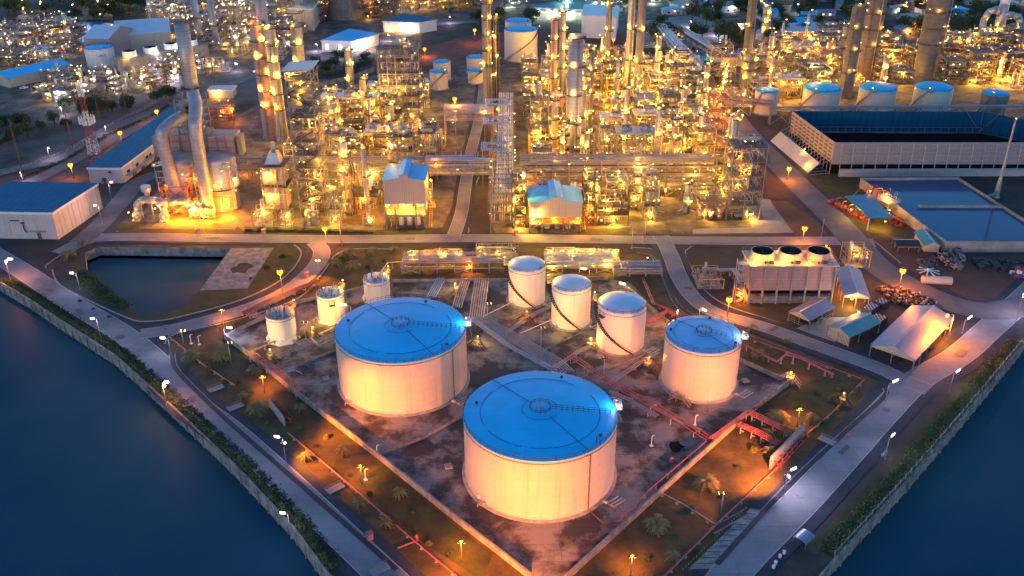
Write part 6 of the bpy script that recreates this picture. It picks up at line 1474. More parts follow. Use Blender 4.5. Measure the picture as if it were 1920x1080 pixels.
# drain slabs, gratings and small footbridges
def bridge(label,u,v,rz,L=4.5,w=2.2):
    x,y=G(u,v);b=MB();b.box(-L/2,L/2,-w/2,w/2,.25,.45);b.rail([(-L/2,w/2,.45),(L/2,w/2,.45)],h=.7);solo('footbridge',b,'concrete',label,'footbridge',None,(x,y,0),rz)
for lb,u,v,rz in (('footbridge slab over the left drain, upper',404,726,.7),('footbridge slab over the left drain, middle',440,761,.7),('footbridge slab over the left drain near the lowest vent',626,915,.7),('footbridge slab over the right drain',1548,832,-.75),('white slab crossing at the lower end of the left drain',708,1068,.6)): bridge(lb,u,v,rz)
a=P2([(1403,958),(1442,962),(1330,1072),(1285,1072)]);b=MB();n=11
for k in range(n):
    f0,f1=k/n,(k+.86)/n;A=Vector((*a[0],0)).lerp(Vector((*a[3],0)),f0);B=Vector((*a[1],0)).lerp(Vector((*a[2],0)),f0);C=Vector((*a[1],0)).lerp(Vector((*a[2],0)),f1);D=Vector((*a[0],0)).lerp(Vector((*a[3],0)),f1)
    up=Vector((0,0,.22));b.hexa([D,C,B,A],[D+up,C+up,B+up,A+up])
solo('drain_cover',b,'wallc','row of grey concrete cover slabs beside the lower right road','cover slabs')
b=MB()
for k in range(26):
    A=Vector((*a[0],0)).lerp(Vector((*a[3],0)),k/25);b.cbox(A.x-1,A.y,0,.12,.12,.7)
solo('marker_posts',b,'yellowpaint','line of short yellow marker posts along the cover slabs','marker posts')
# small arched shelter, bench, barrels by the canal
x,y=G(1502,1020);t=Thing('pump_shelter','small blue corrugated half round shelter on the right canal bank','shelter',(x,y,0),.75);b=MB();b.lathe([(1.6,0),(1.6,0)],4)
b=MB()
for k in range(8):
    a0=PI*k/8;a1=PI*(k+1)/8;b.hexa([(-2,1.7*math.cos(a0),1.3+.7*math.sin(a0)),(2,1.7*math.cos(a0),1.3+.7*math.sin(a0)),(2,1.7*math.cos(a1),1.3+.7*math.sin(a1)),(-2,1.7*math.cos(a1),1.3+.7*math.sin(a1))],[(-2,1.8*math.cos(a0),1.36+.75*math.sin(a0)),(2,1.8*math.cos(a0),1.36+.75*math.sin(a0)),(2,1.8*math.cos(a1),1.36+.75*math.sin(a1)),(-2,1.8*math.cos(a1),1.36+.75*math.sin(a1))])
t.part('roof',b,'roofsteel');b=MB()
for xx in (-1.8,1.8):
    for yy in (-1.6,1.6): b.cbox(xx,yy,0,.15,.15,1.4)
t.part('post',b,'steel')
x,y=G(1655,860);b=MB();b.box(-1.6,1.6,-.3,.3,.8,.9);b.box(-1.6,1.6,.3,.36,.9,1.3)
for xx in (-1.4,1.4): b.box(xx-.08,xx+.08,-.3,.3,0,.8)
solo('bench',b,'steel','dark slatted bench by the lamp at the right canal hedge','bench',None,(x,y,0),.8)
for i,(u,v) in enumerate(((1466,1043),(1458,1050),(1450,1062),(1446,1070))):
    x,y=G(u,v);b=MB();b.cone((0,0,0),(0,0,.9),.35,.38,10);b.lathe([(.4,.9),(.4,.95),(.02,.97)],10);solo('white_tub',b,'white','white plastic tub in the short row on the canal bank','tub','white tubs on the canal bank',(x,y,0))
# person cycling on the west road (tiny)
def rider():
    x,y=G(309,612);t=Thing('motor_scooter','person riding a scooter at the pond road junction','scooter',(x,y,0),-1.2)
    b=MB();
    for s_ in (-.6,.6): b.cone((s_,-.06,.28),(s_,.06,.28),.28,.28,12)
    t.part('wheel',b,'black');b=MB();b.box(-.6,.3,-.14,.14,.35,.75);b.cone((.55,0,.3),(.4,0,1.05),.05,.05,6);b.cone((.4,-.3,1.05),(.4,.3,1.05),.03,.03,5);t.part('frame',b,'redpaint')
    pv=[(0,0,.82),(0,0,1.1),(.03,0,1.36),(.05,0,1.46),(.08,0,1.66),(.03,.19,1.34),(.2,.24,1.12),(.4,.24,1.08),(.03,-.19,1.34),(.2,-.24,1.12),(.4,-.24,1.08),(.36,.14,.74),(.36,.13,.4),(.36,-.14,.74),(.36,-.13,.4)]
    ed=[(0,1),(1,2),(2,3),(3,4),(2,5),(5,6),(6,7),(2,8),(8,9),(9,10),(0,11),(11,12),(0,13),(13,14)];rd=[.16,.15,.15,.06,.11,.07,.05,.04,.07,.05,.04,.09,.06,.09,.06]
    me=bpy.data.meshes.new('person');me.from_pydata(pv,ed,[]);o=bpy.data.objects.new('person',me);COL.objects.link(o);o.location=(x,y,0);o.rotation_euler=(0,0,-1.2)
    md=o.modifiers.new('skin','SKIN');
    sv=me.skin_vertices[0].data if me.skin_vertices else None
    if sv is None:
        bpy.context.view_layer.objects.active=o;me.attributes
    else:
        for i,r in enumerate(rd): sv[i].radius=(r,r)
        sv[0].use_root=True
    o.modifiers.new('sub','SUBSURF').levels=1;me.materials.append(M['shadecloth']);tag(o,'person in grey clothes sitting on the scooter at the junction','person')
rider()
# ---------------- flood lights on the tanks ----------------
PL=G(535,871);PR=G(1466,935)
flood((PL[0]+.6,PL[1]+.6,8.2),(-38,212,3),'o',90000,62);flood((PL[0]+.8,PL[1]-.4,7.6),(-46,192,0),'o',30000,120)
flood((PR[0]-.8,PR[1]+.4,8.2),(52,214,3),'o',70000,60);flood((PR[0]-.8,PR[1],7.6),(56,190,0),'o',45000,115);flood((PR[0]-1,PR[1]-.4,8.),(24,180,7),'o',22000,70)
fpole(0,0,8,(6,168,4),'o',130000,'floodlight mast on the lawn just below the nearest tank',66,xy=(2,126))  # mast set out of view for the glow on the tank front
fpole(0,0,8,(-10,160,0),'o',42000,'floodlight mast at the foot of the left bund wall',110,xy=(-14,138))  # masts from here on are added to light the tanks and lawns
fpole(0,0,5,(-85,250,2),'o',9000,'floodlight mast on the corner lawn with date palms',130,xy=(-104,249))
fpole(0,0,7,(33,242,6),'o',6000,'floodlight mast in front of the middle white tank',100,xy=(27,228))
fpole(0,0,7,(4,270,6),'y',9000,'floodlight mast in front of the rear stair tank',100,xy=(-8,262))
fpole(0,0,7,(18,256,6),'y',8000,'floodlight mast in front of the middle stair tank',100,xy=(9,246))
fpole(0,0,7,(-72,250,4),'y',10000,'floodlight mast in front of the small tanks',110,xy=(-86,238))
fpole(0,0,6,(-58,262,4),'y',7000,'floodlight mast between the small tanks',110,xy=(-66,252))
fpole(0,0,6,(38,171,0),'o',9000,'floodlight mast on the lower right lawn',130,xy=(50,170))
fpole(0,0,6,(-71,288,0),'o',9000,'floodlight mast on the palm lawn by the main road',130,xy=(-70,298))
fpole(0,0,6,(44,262,3),'o',9000,'floodlight mast by the red branch pipes',120,xy=(52,252))
for i,(x,y,P) in enumerate(((*G(676,905),12000),(-72,222,14000),(*G(862,1050),16000),(26,150,16000),(78,205,12000),(-95,262,9000))):  # extra lawn lights, added for the orange pools on the grass
    fpole(0,0,5.5,(x+.5,y+1,0),'o',P*.6,['low orange lawn light between the left fire main and the bund wall','low orange lawn light by the red pipe gantry on the left','low orange lawn light at the bottom of the left lawn','low orange lawn light at the bottom of the right lawn','low orange lawn light on the right lawn by the stile','low orange lawn light on the corner lawn'][i],135,xy=(x,y))
# ---------------- vegetation ----------------
def leafball(b,c,R,n,s,rr,flat=.8):
    for _ in range(n):
        d=Vector((rr.gauss(0,1),rr.gauss(0,1),rr.gauss(0,1))).normalized()*R*rr.random()**.4;d.z*=flat;p=Vector(c)+d
        u=Vector((rr.gauss(0,1),rr.gauss(0,1),rr.gauss(0,1))).normalized()*s*rr.uniform(.6,1.3);v=u.orthogonal().normalized()*s*rr.uniform(.4,.9)
        b.quad(p-u,p-v*.6,p+u,p+v)
q=random.Random(17)
for i,(u,v) in enumerate([(345,690),(392,690),(420,712),(446,715),(470,735),(500,790),(560,800),(590,835),(620,880),(655,890),(690,925),(735,985),(770,960),(800,1020),(840,1040),(610,820),(540,790),(1350,935),(1290,960),(1260,1010),(1300,1040),(1210,1050),(1380,880),(1410,850),(1490,770),(1530,745),(1540,800),(1570,735),(1600,740),(1430,700),(640,485),(720,490),(690,500),(600,520),(1190,500),(1215,515),(150,560),(175,575),(205,590),(470,520),(500,500),(530,480)]):
    shrub('low leafy shrub growing on the lawn around the tank farm' if i<36 else 'low leafy shrub on the grass round the pond',u,v,q.uniform(.5,1.1),q.choice(('leaf','leaf2')),'shrubs on the tank farm lawn' if i<36 else 'shrubs round the pond',i)
def treemesh(seed,R,h,n,s):
    rr=random.Random(seed);b=MB()
    for k in range(7):
        a=rr.random()*6.28;q=R*rr.uniform(.1,.65);leafball(b,(q*math.cos(a),q*math.sin(a),h*rr.uniform(.55,1.)),R*rr.uniform(.4,.65),n//7,s,rr)
    tb=MB();tb.cone((0,0,0),(0,0,h*.6),.28,.16,7)
    for k in range(4): a=rr.random()*6.28;tb.cone((0,0,h*.45),(R*.5*math.cos(a),R*.5*math.sin(a),h*.8),.13,.06,5)
    return b,tb
TV=[]
for i,(m_) in enumerate(('leaf','leaf2','leaf')):
    b,tb=treemesh(40+i,4.2,6.5,900,.42);TV.append((b.mesh('crown',[m_]),tb.mesh('trunk',['trunk'])))
def tree(x,y,s,label,group,v=None,name='broadleaf_tree'):
    o=bpy.data.objects.new(name,None);COL.objects.link(o);o.location=(x,y,0);o.scale=(s,s,s*R_.uniform(.8,1.1));o.rotation_euler=(0,0,R_.random()*6.3);tag(o,label,'tree',group)
    c,tk_=TV[v if v is not None else R_.randrange(3)]
    for nm,me in (('crown',c),('trunk',tk_)): q=bpy.data.objects.new(nm,me);COL.objects.link(q);q.parent=o
def palm(label,u,v,h,R,nf,kind='date',seed=1,group=None):
    rr=random.Random(seed);x,y=G(u,v);R*=1.18;t=Thing('date_palm' if kind=='date' else 'coconut_palm',label,'palm',(x,y,0),rr.random()*6,group);b=MB();b.cone((0,0,0),(0,0,h),.3,.22,8)
    for k in range(int(h/.35)): b.ring(0,0,.3+k*.35,.27,.05,8,k=3)
    t.part('trunk',b,'trunk');b=MB()
    for k in range(nf):
        a=2.4*k;el=rr.uniform(.1,1.15) if kind=='date' else rr.uniform(.1,.9);d=Vector((math.cos(a),math.sin(a),0));n=Vector((-d.y,d.x,0));pv=None;L=R*rr.uniform(.85,1.1)
        for s_ in range(7):
            f=s_/6;p=Vector((0,0,h))+d*(L*f*math.cos(el*.6))+Vector((0,0,L*(math.sin(el)*f-(.75+.2*math.sin(el))*f*f)))
            if pv:
                w=.62*R/4*(math.sin(PI*min(1,f+.06))**.6+.1)
                for j in range(2):
                    q=pv.lerp(p,j/2);q2=pv.lerp(p,(j+.55)/2);sg=(p-pv)*.5
                    for sd in (-1,1): b.quad(q,q2,q2+n*sd*w+sg-Vector((0,0,w*.35)),q+n*sd*w*.9+sg-Vector((0,0,w*.35)))
                b.cone(pv,p,.04,.03,3,False)
            pv=p
    t.part('fronds',b,'palm');return t
for i,(lb,u,v,h,R,nf) in enumerate((('big date palm on the right lawn below the stile',1455,790,1.2,3.9,34),('date palm on the orange lit lawn near the valve bank',1320,912,1.2,3.5,32),('date palm on the dark lawn at the lower right',1227,990,1.2,3.6,32),('date palm beside the right hand tank',1424,672,1.,3.0,28),('date palm glowing orange on the left corner lawn',356,668,1.4,3.2,28),('date palm right of the glowing one on the left corner lawn',414,668,1.4,3.0,28),('dark date palm on the left lawn by the bund corner',478,692,1.,2.8,26),('date palm under the main road sodium lamp',652,478,1.8,3.4,28),('date palm in the orange lit bed left of the pump rows',627,496,1.8,3.4,28),('second date palm in the orange bed near the sodium lamp',700,470,1.2,2.6,22),('small date palm in the dark part of the orange bed',662,498,1.2,3.2,24),('small date palm by the left pump row',740,468,1.2,2.3,20),('date palm on the left lawn beside the small screen wall',480,768,1.8,3.2,26),('small date palm by the pond end of the hedge',130,478,2.2,3.4,26),('date palm at the head of the pond',157,455,1.8,2.6,22))):
    palm(lb,u,v,h,R,nf,'date',i)
for i,(lb,u,v,h) in enumerate((('young palm in the orange grass strip left of the partition wall',642,855,3.),('young yellow lit palm near the floodlight pole',572,863,2.4),('young palm on the dark left lawn, upper',747,935,3),('young palm beside the left fire main, lower',672,950,2.6),('young palm beside the left fire main, lowest',720,990,2.6),('young palm near the red pipe gantry on the left',563,775,3.),('young palm below the small screen wall',455,745,2),('young palm on the lower right lawn',1257,1055,2.2),('young palm by the right screen wall',1438,862,3),('small palm at the right hand tank road side',1408,625,2),('small palm at the right road edge',1476,650,1.6),('young bare palm on the right lawn',1520,800,3),('young palm near the pink pipe cross',1437,820,1.6))):
    palm(lb,u,v,h,2.,11,'coco',50+i)
def hedge(label,pts,w,n,seed,hs=(.5,1.9),m='leaf2'):
    rr=random.Random(seed);b=MB();P=[Vector((*p,0)) for p in pts];Ls=[(c-a).length for a,c in zip(P,P[1:])];T=sum(Ls)
    for k in range(n):
        s_=rr.random()*T;i=0
        while s_>Ls[i]: s_-=Ls[i];i+=1
        a,c=P[i],P[i+1];d=(c-a).normalized();p=a+d*s_+Vector((-d.y,d.x,0))*rr.gauss(0,w*.4)
        z=rr.uniform(.1,hs[1])*(.55+.45*math.sin(s_*1.3+i)*math.sin(s_*.37));u=Vector((rr.gauss(0,1),rr.gauss(0,1),rr.gauss(0,.6))).normalized()*.3;v=u.orthogonal().normalized()*.24
        p.z=abs(z)+.1;b.m=rr.randrange(2);b.quad(p-u,p-v,p+u,p+v)
    o=b.build('hedge',[m,'leaf']);tag(o,label,'hedge');return o
hedge('overgrown hedge along the left canal wall',offset(Lbank[1:-1],1.5),1.0,11000,71,(.3,1.7))
hedge('thin hedge with posts along the right canal wall',offset(Rbank[1:-1],1.2),1.,8000,72,(.4,1.4))
b=MB()
for seg in (offset(Rbank[1:-1],.75),):
    P=[Vector((*p,0)) for p in seg]
    for a,c in zip(P,P[1:]):
        L=(c-a).length
        if L>300: continue
        n=int(L/3)
        for k in range(n): p=a.lerp(c,k/n);b.cbox(p.x,p.y,0,.2,.2,1.9)
        for z in (.7,1.2,1.7): b.cone(a+Vector((0,0,z)),c+Vector((0,0,z)),.03,.03,3)
solo('canal_fence',b,'galv','post and wire fence along the right canal wall','fence')
hedge('weedy green strip beside the right canal fence',offset(Rbank[1:-1],3.2),1.6,9000,79,(.1,.7),'leaf2')
hedge('dense bushes on the left bank of the pond',P2([(150,505),(180,530),(215,562),(238,572)]),3.5,2600,73,(.5,1.6),'leaf')
hedge('dark weedy strip between the hedge and the west road',offset(Lbank[1:-1],3.6),1.4,6000,74,(.1,.5),'leaf')
hedge('clipped hedge along the railside road',P2([(30,330),(120,298),(200,250),(290,212),(322,192)]),1.5,4200,75,(.6,1.5))
hedge('dark hedge on the main road verge, left',P2([(460,430),(560,432),(700,436)]),1.,2200,76,(.4,1.),'leaf')
hedge('green hedge by the embankment wall far left of the broad frame',P2([(560,150),(640,135),(700,110)]),4,2500,77,(.8,3),'leaf')
# ---------------- far plant, sheds, village ----------------
def far_fill(poly,cell,seed,P,kind,hs,every=.9,dens=6):
    Q=P2(poly)
    def ins(x,y):
        c=False
        for i in range(len(Q)):
            (xa,ya),(xb,yb)=Q[i],Q[i-1]
            if (ya>y)!=(yb>y) and x<(xb-xa)*(y-ya)/(yb-ya)+xa:c=not c
        return c
    fill(min(q[0] for q in Q),max(q[0] for q in Q),min(q[1] for q in Q),max(q[1] for q in Q),cell,seed,P,kind,hs,.7,.15,dens,ins,every=every)
for n,u,v in (('the squat brown column',1405,172),('the medium right stack',1590,190),('the thickest right stack',1628,152),('the rightmost thick stack',1745,150),('the white chimney',1872,65),('the far blue warehouse',1600,90),('the lettered tank',190,128),('the twin grey sheds',240,90),('the four fan hall',300,140),('the blue roofed long store',60,150),('the far thin stack',290,45),('the second far stack',375,62),('the third far stack',408,78),('the far white hall',655,70),('the far round silo',650,20),('the green lit hall',1050,20),('the white far hall',800,40),('the lattice mast',180,300),('the far lake',1340,105)):
    mark(n,*G(u,v))
sheet('far_paving_east',P2([(1380,205),(1330,130),(1400,110),(1540,75),(1640,85),(1990,95),(1990,250),(1700,230)]),.012,'pad')
sheet('far_paving_west',P2([(-200,190),(-60,75),(190,76),(280,55),(300,20),(560,20),(560,90),(440,120),(300,165),(150,200),(60,200)]),.01,'pad')
sheet('far_paving_north',P2([(560,-10),(1280,-10),(1280,30),(1160,40),(880,30),(700,60),(560,100)]),.008,'pad')
sheet('red_yard',P2([(700,115),(790,90),(900,62),(1130,55),(1180,70),(1140,110),(900,125),(840,160),(740,150)]),.016,'red_soil')
sheet('far_yard',P2([(1180,45),(1300,30),(1390,60),(1380,88),(1210,92)]),.014,'concrete')
far_fill([(1345,125),(1480,85),(1650,95),(1930,95),(1990,200),(1800,158),(1400,205),(1350,180)],15.5,201,2600,'y',(8,20),.95,8)
far_fill([(-60,75),(120,45),(170,75),(155,112),(0,130)],13.5,202,520,'w',(8,16),.9,6)
far_fill([(60,170),(110,140),(330,135),(440,108),(450,125),(300,160),(160,190)],12,203,500,'w',(5,10),.9,6)
far_fill([(270,60),(300,15),(560,0),(590,50),(560,110),(440,100),(400,75)],14.5,204,700,'w',(9,24),.9,6)
far_fill([(560,-14),(950,-20),(950,8),(720,28),(590,42)],17,205,900,'y',(9,26),.75,5)
far_fill([(950,-10),(1240,-14),(1250,12),(1130,25),(960,22)],20,206,1300,'g',(8,18),.7,5)
def PG(u,v,z=0): return G(u,v,z)
gable('far_shed','left one of the twin tall grey sheds with blue roof',G(170,113),G(216,115),32,17,5,'gsiding','roofpale',cat='shed',ridge='x')
gable('far_shed','right one of the twin grey sheds, broad with blue roof',G(228,100),G(328,93),38,14,6,'cream','roofpale',cat='shed',ridge='x')
a=G(22,157);gable('long_store','long low store with vivid blue curved roof at far left',G(22,158),G(138,132),20,6,2.4,'cream','roofblue',cat='store',ridge='x')
def tower4():
    a=G(240,146);c=G(398,115);w=math.hypot(c[0]-a[0],c[1]-a[1]);rz=math.atan2(c[1]-a[1],c[0]-a[0])
    t=Thing('cooling_tower','long brown cooling tower with four fans behind the chimney','cooling tower',(*a,0),rz);h=13
    b=MB();b.box(0,w,0,13,4,h);b.box(0,w,0,13,0,1.5);t.part('casing',b,'cpit');b=MB()
    for k in range(14): b.cbox(w*k/13,.1,0,.5,.6,4.1)
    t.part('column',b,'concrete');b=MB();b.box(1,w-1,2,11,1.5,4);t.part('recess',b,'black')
    fans(t,[w*.14,w*.38,w*.62,w*.86],6.5,h,4.,3.4,'white','black')
    for k in range(6): t.lamp(w*(k+.3)/6,-.5,3.5 if k%2 else h+2,'y' if k%2 else 'w',1500,1.2)
tower4()
for lb,u,v,r,h in (('round open concrete clarifier left of the lattice mast',128,178,8,7),('round open concrete clarifier right of the lattice mast',176,172,8,7)):
    x,y=G(u,v);t=Thing('clarifier',lb,'clarifier',(x,y,0));b=MB();b.lathe([(r,0),(r,h),(r-.5,h),(r-.5,h-2)],32);t.part('wall',b,'cpit');b=MB();b.lathe([(r-.5,h-1.4),(.05,h-1.4)],24);t.part('water',b,'pond_water');b=MB();b.ringrail(0,0,h,r,18);b.box(-r,r,-.5,.5,h,h+.1);t.part('railing',b,'steel')
    t.lamp(0,-r-1,h,'w',1500,1.2)
for lb,pxs,hh,wm,rm in (('white far hall with blue roof and lit windows',[(606,73),(662,75),(713,62),(660,52)],8,'white','roofblue'),('second white far hall with dark blue roof',[(722,38),(790,41),(822,36),(760,24)],8,'white','roofdark'),('teal roofed long far shed left of the white halls',[(500,30),(560,34),(590,28),(540,18)],7,'cream','roofteal'),('far white warehouse with blue roof behind the right stacks',[(1535,95),(1560,99),(1600,76),(1560,66)],9,'white','roofblue'),('wide blue roofed far warehouse right of the first',[(1608,98),(1700,97),(1690,76),(1612,74)],6,'white','roofblue'),('tan tower block at the far top',[(545,12),(590,14),(606,-8),(560,-12)],16,'cream','cream'),('green lit long process hall at the far top',[(1000,14),(1120,20),(1130,5),(1010,2)],8,'cream','roofteal'),('white clad process hall behind the close pair of columns',[(1095,30),(1160,33),(1165,12),(1100,10)],16,'white','white'),('long far shed with grey roof at the village edge',[(1470,64),(1580,62),(1560,46),(1465,48)],7,'pinkclad','roofsteel')):
    t,pp=flatroof('far_hall',lb,[G(u,v+ (hh*1.0 if False else 0),hh) if False else G(u,v,hh) for u,v in pxs],hh,wm,rm,'hall')
    a,c=pp[0],pp[1]
    if 'lit windows' in lb:
        for f in (.12,.55): face_box(t,a,c,f,f+.1,2,5.5,'window','lit_window')
        for f in (.1,.4,.7): p=pp[1]+(pp[2]-pp[1])*f;t.lamp(p.x,p.y-1,6,'w',1800,1.2)
    if 'green' in lb:
        for k in range(14): p=a+(c-a)*(k+.5)/14;t.lamp(p.x,p.y-1,5,'g',2500 if k%4==0 else 0,1.6)
    if 'village' in lb or 'second' in lb:
        for k in range(3): p=a+(c-a)*(k+.5)/3;t.lamp(p.x,p.y-1,4,'y',1200,1.)
x,y=G(650,30);t=Thing('cooling_stack','far brown concrete hyperbolic tower at the top of the picture','tower',(x,y,0));b=MB();b.lathe([(14,0),(11.5,14),(9.5,30),(9,42),(9.6,52),(9.2,52),(8.6,42)],40);t.part('shell',b,'cpit')
b=MB()
for k in range(28): a=2*PI*k/28;b.cone((14.1*math.cos(a),14.1*math.sin(a),0),(9.1*math.cos(a),9.1*math.sin(a),42),.25,.2,5)
t.part('ribs',b,'steel')
# white chimney with red top
x,y=G(1873,75);t=Thing('white_chimney','white far chimney with red lit top at the upper right','chimney',(x,y,0));h=HT(1873,75,0);b=MB();b.lathe([(4.2,0),(3.6,h*.5),(3.3,h)],24);t.part('shaft',b,'white');b=MB();b.lathe([(3.4,h),(3.4,h+10),(2.9,h+10),(2.9,h+8)],24);t.part('red_band',b,'redpaint')
b=MB()
for k in range(6): a=k*1.05;b.ball((3.9*math.cos(a),3.9*math.sin(a),h+1),.8,6,4)
t.part('warning_lamp',b,'lamp_red')
x,y=G(1836,98);t=Thing('duct_arch','thick silver arched ducts in front of the white far chimney','duct',(x,y,0));b=MB();
b.path([(0,0,4),(0,0,20),(2,0,25),(7,0,27),(10,1,24)],2.2,14);b.path([(26,0,6),(26,0,16),(24,0,21),(19,0,23),(12,1,24)],2.2,14);b.cone((12,1,10),(12,1,30),2.8,2.6,16);t.part('duct',b,'galv');b=MB()
for xx in (-3,8,18,30): b.cbox(xx,-2,0,.6,.6,16);b.cbox(xx,5,0,.6,.6,16)
b.box(-3,30,-2.2,-1.8,15,15.6);t.part('support',b,'steel');t.lamp(5,-2,14,'y',2500,1.4);t.lamp(20,-2,12,'y',2500,1.4)
# lattice mast red and white
def mast(label,u,v,vt,w0,name='lattice_mast'):
    x,y=G(u,v);h=HT(u,v,vt);t=Thing(name,label,'mast',(x,y,0));n=12
    for s_ in (0,1):
        b=MB()
        for k in range(n):
            if k//2%2!=s_: continue
            z0,z1=h*k/n,h*(k+1)/n;r0=w0*(1-k/n*.85) if k<7 else w0*.38;r1=w0*(1-(k+1)/n*.85) if k<6 else w0*.38
            for i in range(4):
                a=PI/4+i*PI/2;a2=a+PI/2;A=(r0*math.cos(a),r0*math.sin(a),z0);B=(r1*math.cos(a),r1*math.sin(a),z1);C=(r0*math.cos(a2),r0*math.sin(a2),z0);D=(r1*math.cos(a2),r1*math.sin(a2),z1)
                b.cone(A,B,.1,.1,4);b.cone(A,D,.06,.06,4);b.cone(C,B,.06,.06,4);b.cone(A,C,.06,.06,4)
        t.part('lattice_section',b,'redpaint' if s_==0 else 'white')
    b=MB()
    for zz,R in ((h*.52,2.8),(h*.56,3.4)): b.ring(0,0,zz,R,.14,14)
    for k in range(14): a=2*PI*k/14;b.cone((1.6*math.cos(a),1.6*math.sin(a),h*.5),(3.4*math.cos(a),3.4*math.sin(a),h*.58),.12,.12,4);b.cone((3.4*math.cos(a),3.4*math.sin(a),h*.52),(3.4*math.cos(a),3.4*math.sin(a),h*.6),.25,.25,5)
    t.part('lamp_crown',b,'white');t.lamp(0,0,h+.4,'w',0,.8)
mast('red and white lattice mast with a round lamp crown by the long office',184,306,150,3.4)
for i,(u,v,vt) in enumerate(((42,308,222),(139,270,198),(192,232,178),(240,208,140),(320,178,95),(408,168,80))):
    x,y=G(u,v);h=HT(u,v,vt);b=MB();b.cone((0,0,0),(0,0,h),.28,.16,7);b.cone((-1,0,h-1),(1,0,h-1),.1,.1,4);solo('power_pole',b,'rust',('leftmost rusty power pole along the railside road','second rusty power pole, left of the lattice mast','rusty power pole just behind the lattice mast','power pole between the lattice mast and the chimney','power pole behind the chimney','power pole right of the chimney')[i],'power pole',None,(x,y,0))
b=MB();P=[Vector((*p,0)) for p in P2([(0,325),(120,283),(215,228),(300,188)])]
for a,c in zip(P,P[1:]):
    L=(c-a).length;n=int(L/2.5)
    for k in range(n): p=a.lerp(c,k/n);b.cbox(p.x,p.y,0,.14,.14,1.6)
    for z in (.8,1.5): b.cone(a+Vector((0,0,z)),c+Vector((0,0,z)),.06,.06,4)
solo('railside_fence',b,'pinkclad','pale rail fence along the railside road','fence')
P=P2([(560,168),(650,150),(705,132)]);b=MB()
o=strip('embankment_wall',P,.5,2.6,'wallc',-.1,kind=None);tag(o,'pale concrete boundary wall left of the broad tall frame','wall')
x,y=G(395,180);t,pp=flatroof('substation','small pale substation with blue grey roof right of the chimney',[(x,y),(x+14,y),(x+14,y+9),(x,y+9)],5,'cream','roofsteel','substation');t.lamp(5,-1,4,'y',1500)
x,y=G(398,222);platform_frame('substation_gantry','orange lit small gantry frame near the orange far lamp',x,y,12,6,[4,6.5],401,'rsteel',3,1,False,'none',2,1200,'o',10,0,cat='gantry')
# roofed pipeways east of the columns
for lb,p0,p1 in (('blue roofed long pipeway left of the far lake, left one',(1228,75),(1262,118)),('blue roofed long pipeway left of the far lake, right one',(1258,78),(1330,128)),('blue roofed pipeway continuing towards the orange lit frame',(1262,120),(1300,160))):
    rack(lb,G(*p0),G(*p1),9,[7,10],14,'bpipe','steel',int(p0[0]),2,600,bay=12,topm='bpipe',r=(.3,.6))
# floating pump platform in the lake
x,y=G(1340,108);platform_frame('lake_platform','small lamp lit pump platform standing in the far lake',x-4,y-2,9,5,[2.5],402,'steel',2,1,False,'none',5,1500,'y',10,0,cat='platform')
# village houses
rr=random.Random(77);nh=0
HC=[('blue','roofblue'),('teal','roofteal'),('grey','roofsteel'),('rusty','rust'),('pale','cream'),('dark','roofdark')]
spots=[]
def house(u,v,desc=None,s=1.):
    global nh
    x,y=G(u,v);c,m_=rr.choice(HC);w=rr.uniform(9,20)*s;d=rr.uniform(8,13)*s;a=rr.uniform(-.5,.5)
    for (px_,py_) in spots:
        if math.hypot(px_-x,py_-y)<19: return
    spots.append((x,y));hgt=rr.uniform(3,6.5)
    w_,d_=w*math.cos(a),w*math.sin(a)
    t,_,_=gable('village_house',desc or ulabel(f'{c} roofed village house',x,y),(x,y),(x+w_,y+d_),d,hgt,rr.uniform(1.2,2.6),rr.choice(('cream','white','pinkclad')),m_,cat='house',ridge=rr.choice('xy'),over=.8)
    b=MB()
    for k in range(2): b.box(w*(.2+.4*k),w*(.32+.4*k),-.06,0,1,2.4)
    t.part('window',b,'lit_window' if rr.random()<.5 else 'glass')
    if rr.random()<.55: t.lamp(w*.5,-1.,hgt-.3,rr.choice('ywwg'),900 if rr.random()<.5 else 0,1.3)
    nh+=1
mark('the village pond yard',*G(1500,30));mark('the top right trees',*G(1850,30));mark('the long grey village shed',*G(1520,62));mark('the village lane',*G(1320,20))
k=0
while nh<72 and k<900:
    k+=1;u=rr.uniform(1240,1960);v=rr.uniform(-14,78) if u>1420 else rr.uniform(-14,36)
    if v>60 and u<1640: continue
    if 1590<u<1680 and v>55: continue
    house(u,v)
for u,v,lb in ((1420,76,'pink walled long shed near the short lamp dotted stack'),(1372,62,'white gabled house with lamps above the far lake'),(1345,58,'brick house left of the white gabled house')): house(u,v,lb,1.3)
k=0
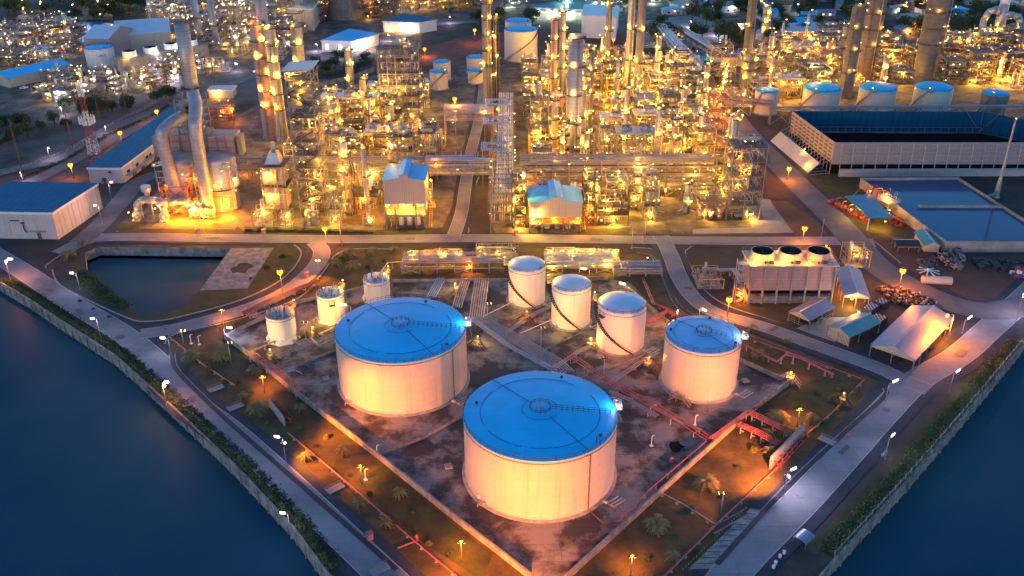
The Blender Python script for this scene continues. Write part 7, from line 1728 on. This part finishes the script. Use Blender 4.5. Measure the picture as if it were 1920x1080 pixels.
for (u0,u1,v0,v1,n,g) in ((1240,1960,-14,80,105,'trees among the village houses'),(0,260,-10,34,26,'trees at the upper left horizon'),(0,330,185,250,34,'trees on the rail embankment'),(180,330,12,32,14,'dark trees behind the grey sheds'),(560,720,112,160,10,'bushes by the embankment wall'),(1200,1420,76,90,16,'trees along the lake road'),(880,1000,36,52,6,'trees around the far tank'),(1880,1960,130,165,4,'trees at the right edge')):
    for i in range(n):
        u=R_.uniform(u0,u1);v=R_.uniform(v0,v1)
        if g.startswith('trees on the rail'):
            v=250-.28*u+R_.uniform(-14,22)
            if u>150: v=212-.16*(u-150)+R_.uniform(-8,6)
        x,y=G(u,v);tree(x,y,R_.uniform(.7,1.25) if v>100 else R_.uniform(1.,2.),{'trees among the village houses':'dark broadleaf tree among the village houses','trees at the upper left horizon':'dark tree near the upper left horizon','trees on the rail embankment':'bushy tree on the rail embankment','dark trees behind the grey sheds':'dark tree behind the twin grey sheds','bushes by the embankment wall':'small bushy tree by the embankment wall','trees along the lake road':'round green tree along the lake road','trees around the far tank':'green tree right of the lamp lit far tank','trees at the right edge':'dark tree at the right picture edge'}[g],g)
# far-off wood and far field lamps
b=MB();rr=random.Random(9)
for k in range(5200):
    x=rr.uniform(-900,1100);y=rr.uniform(860,1400);
    leafball(b,(x,y,rr.uniform(2,6)),5,3,2.2,rr)
o=b.build('far_wood','leaf');o['kind']='stuff'
for i,(u_,v_,l_) in enumerate(((600,95,'lamp on the far road left of the white far hall'),(690,95,'lamp on the far road in front of the white far hall'),(735,78,'lamp at the bend of the far road'),(770,62,'lamp by the second white far hall'),(850,45,'lamp on the far road below the white process hall'),(560,120,'lamp by the green embankment'),(640,110,'lamp in front of the embankment hedge'),(1240,62,'lamp at the left side of the pale far yard'),(1300,55,'lamp in the middle of the pale far yard'),(1350,72,'lamp between the white gabled house and the far lake'),(450,130,'lamp behind the twin columns'),(120,210,'lamp at the left rail embankment'),(330,152,'lamp right of the round clarifiers'))):  # street lamps added to brighten the far roads and yards
    street(u_,v_,u_-4,v_-14,l_,'v',1500)
for i in range(26):
    u=rr.choice((rr.uniform(0,420),rr.uniform(1250,1920)));v=rr.uniform(0,40);x,y=G(u,v);t=Thing('far_lamp',ulabel('far street lamp on a thin pole',x,y),'street lamp',(x,y,0));b=MB();b.cone((0,0,0),(0,0,8),.12,.1,5);t.part('pole',b,'steel');t.lamp(0,0,8.,rr.choice('wyyog'),1500 if i%2 else 0,1.6)
for nm,u,v,w_ in (('long far gantry conveyor at the top centre',830,18,120),):
    rack(nm,G(830,10),G(1090,24),6,[12,14],8,'bpipe','steel',99,4,1000,bay=14,topm='bpipe')
print('LIGHTS',NL[0])
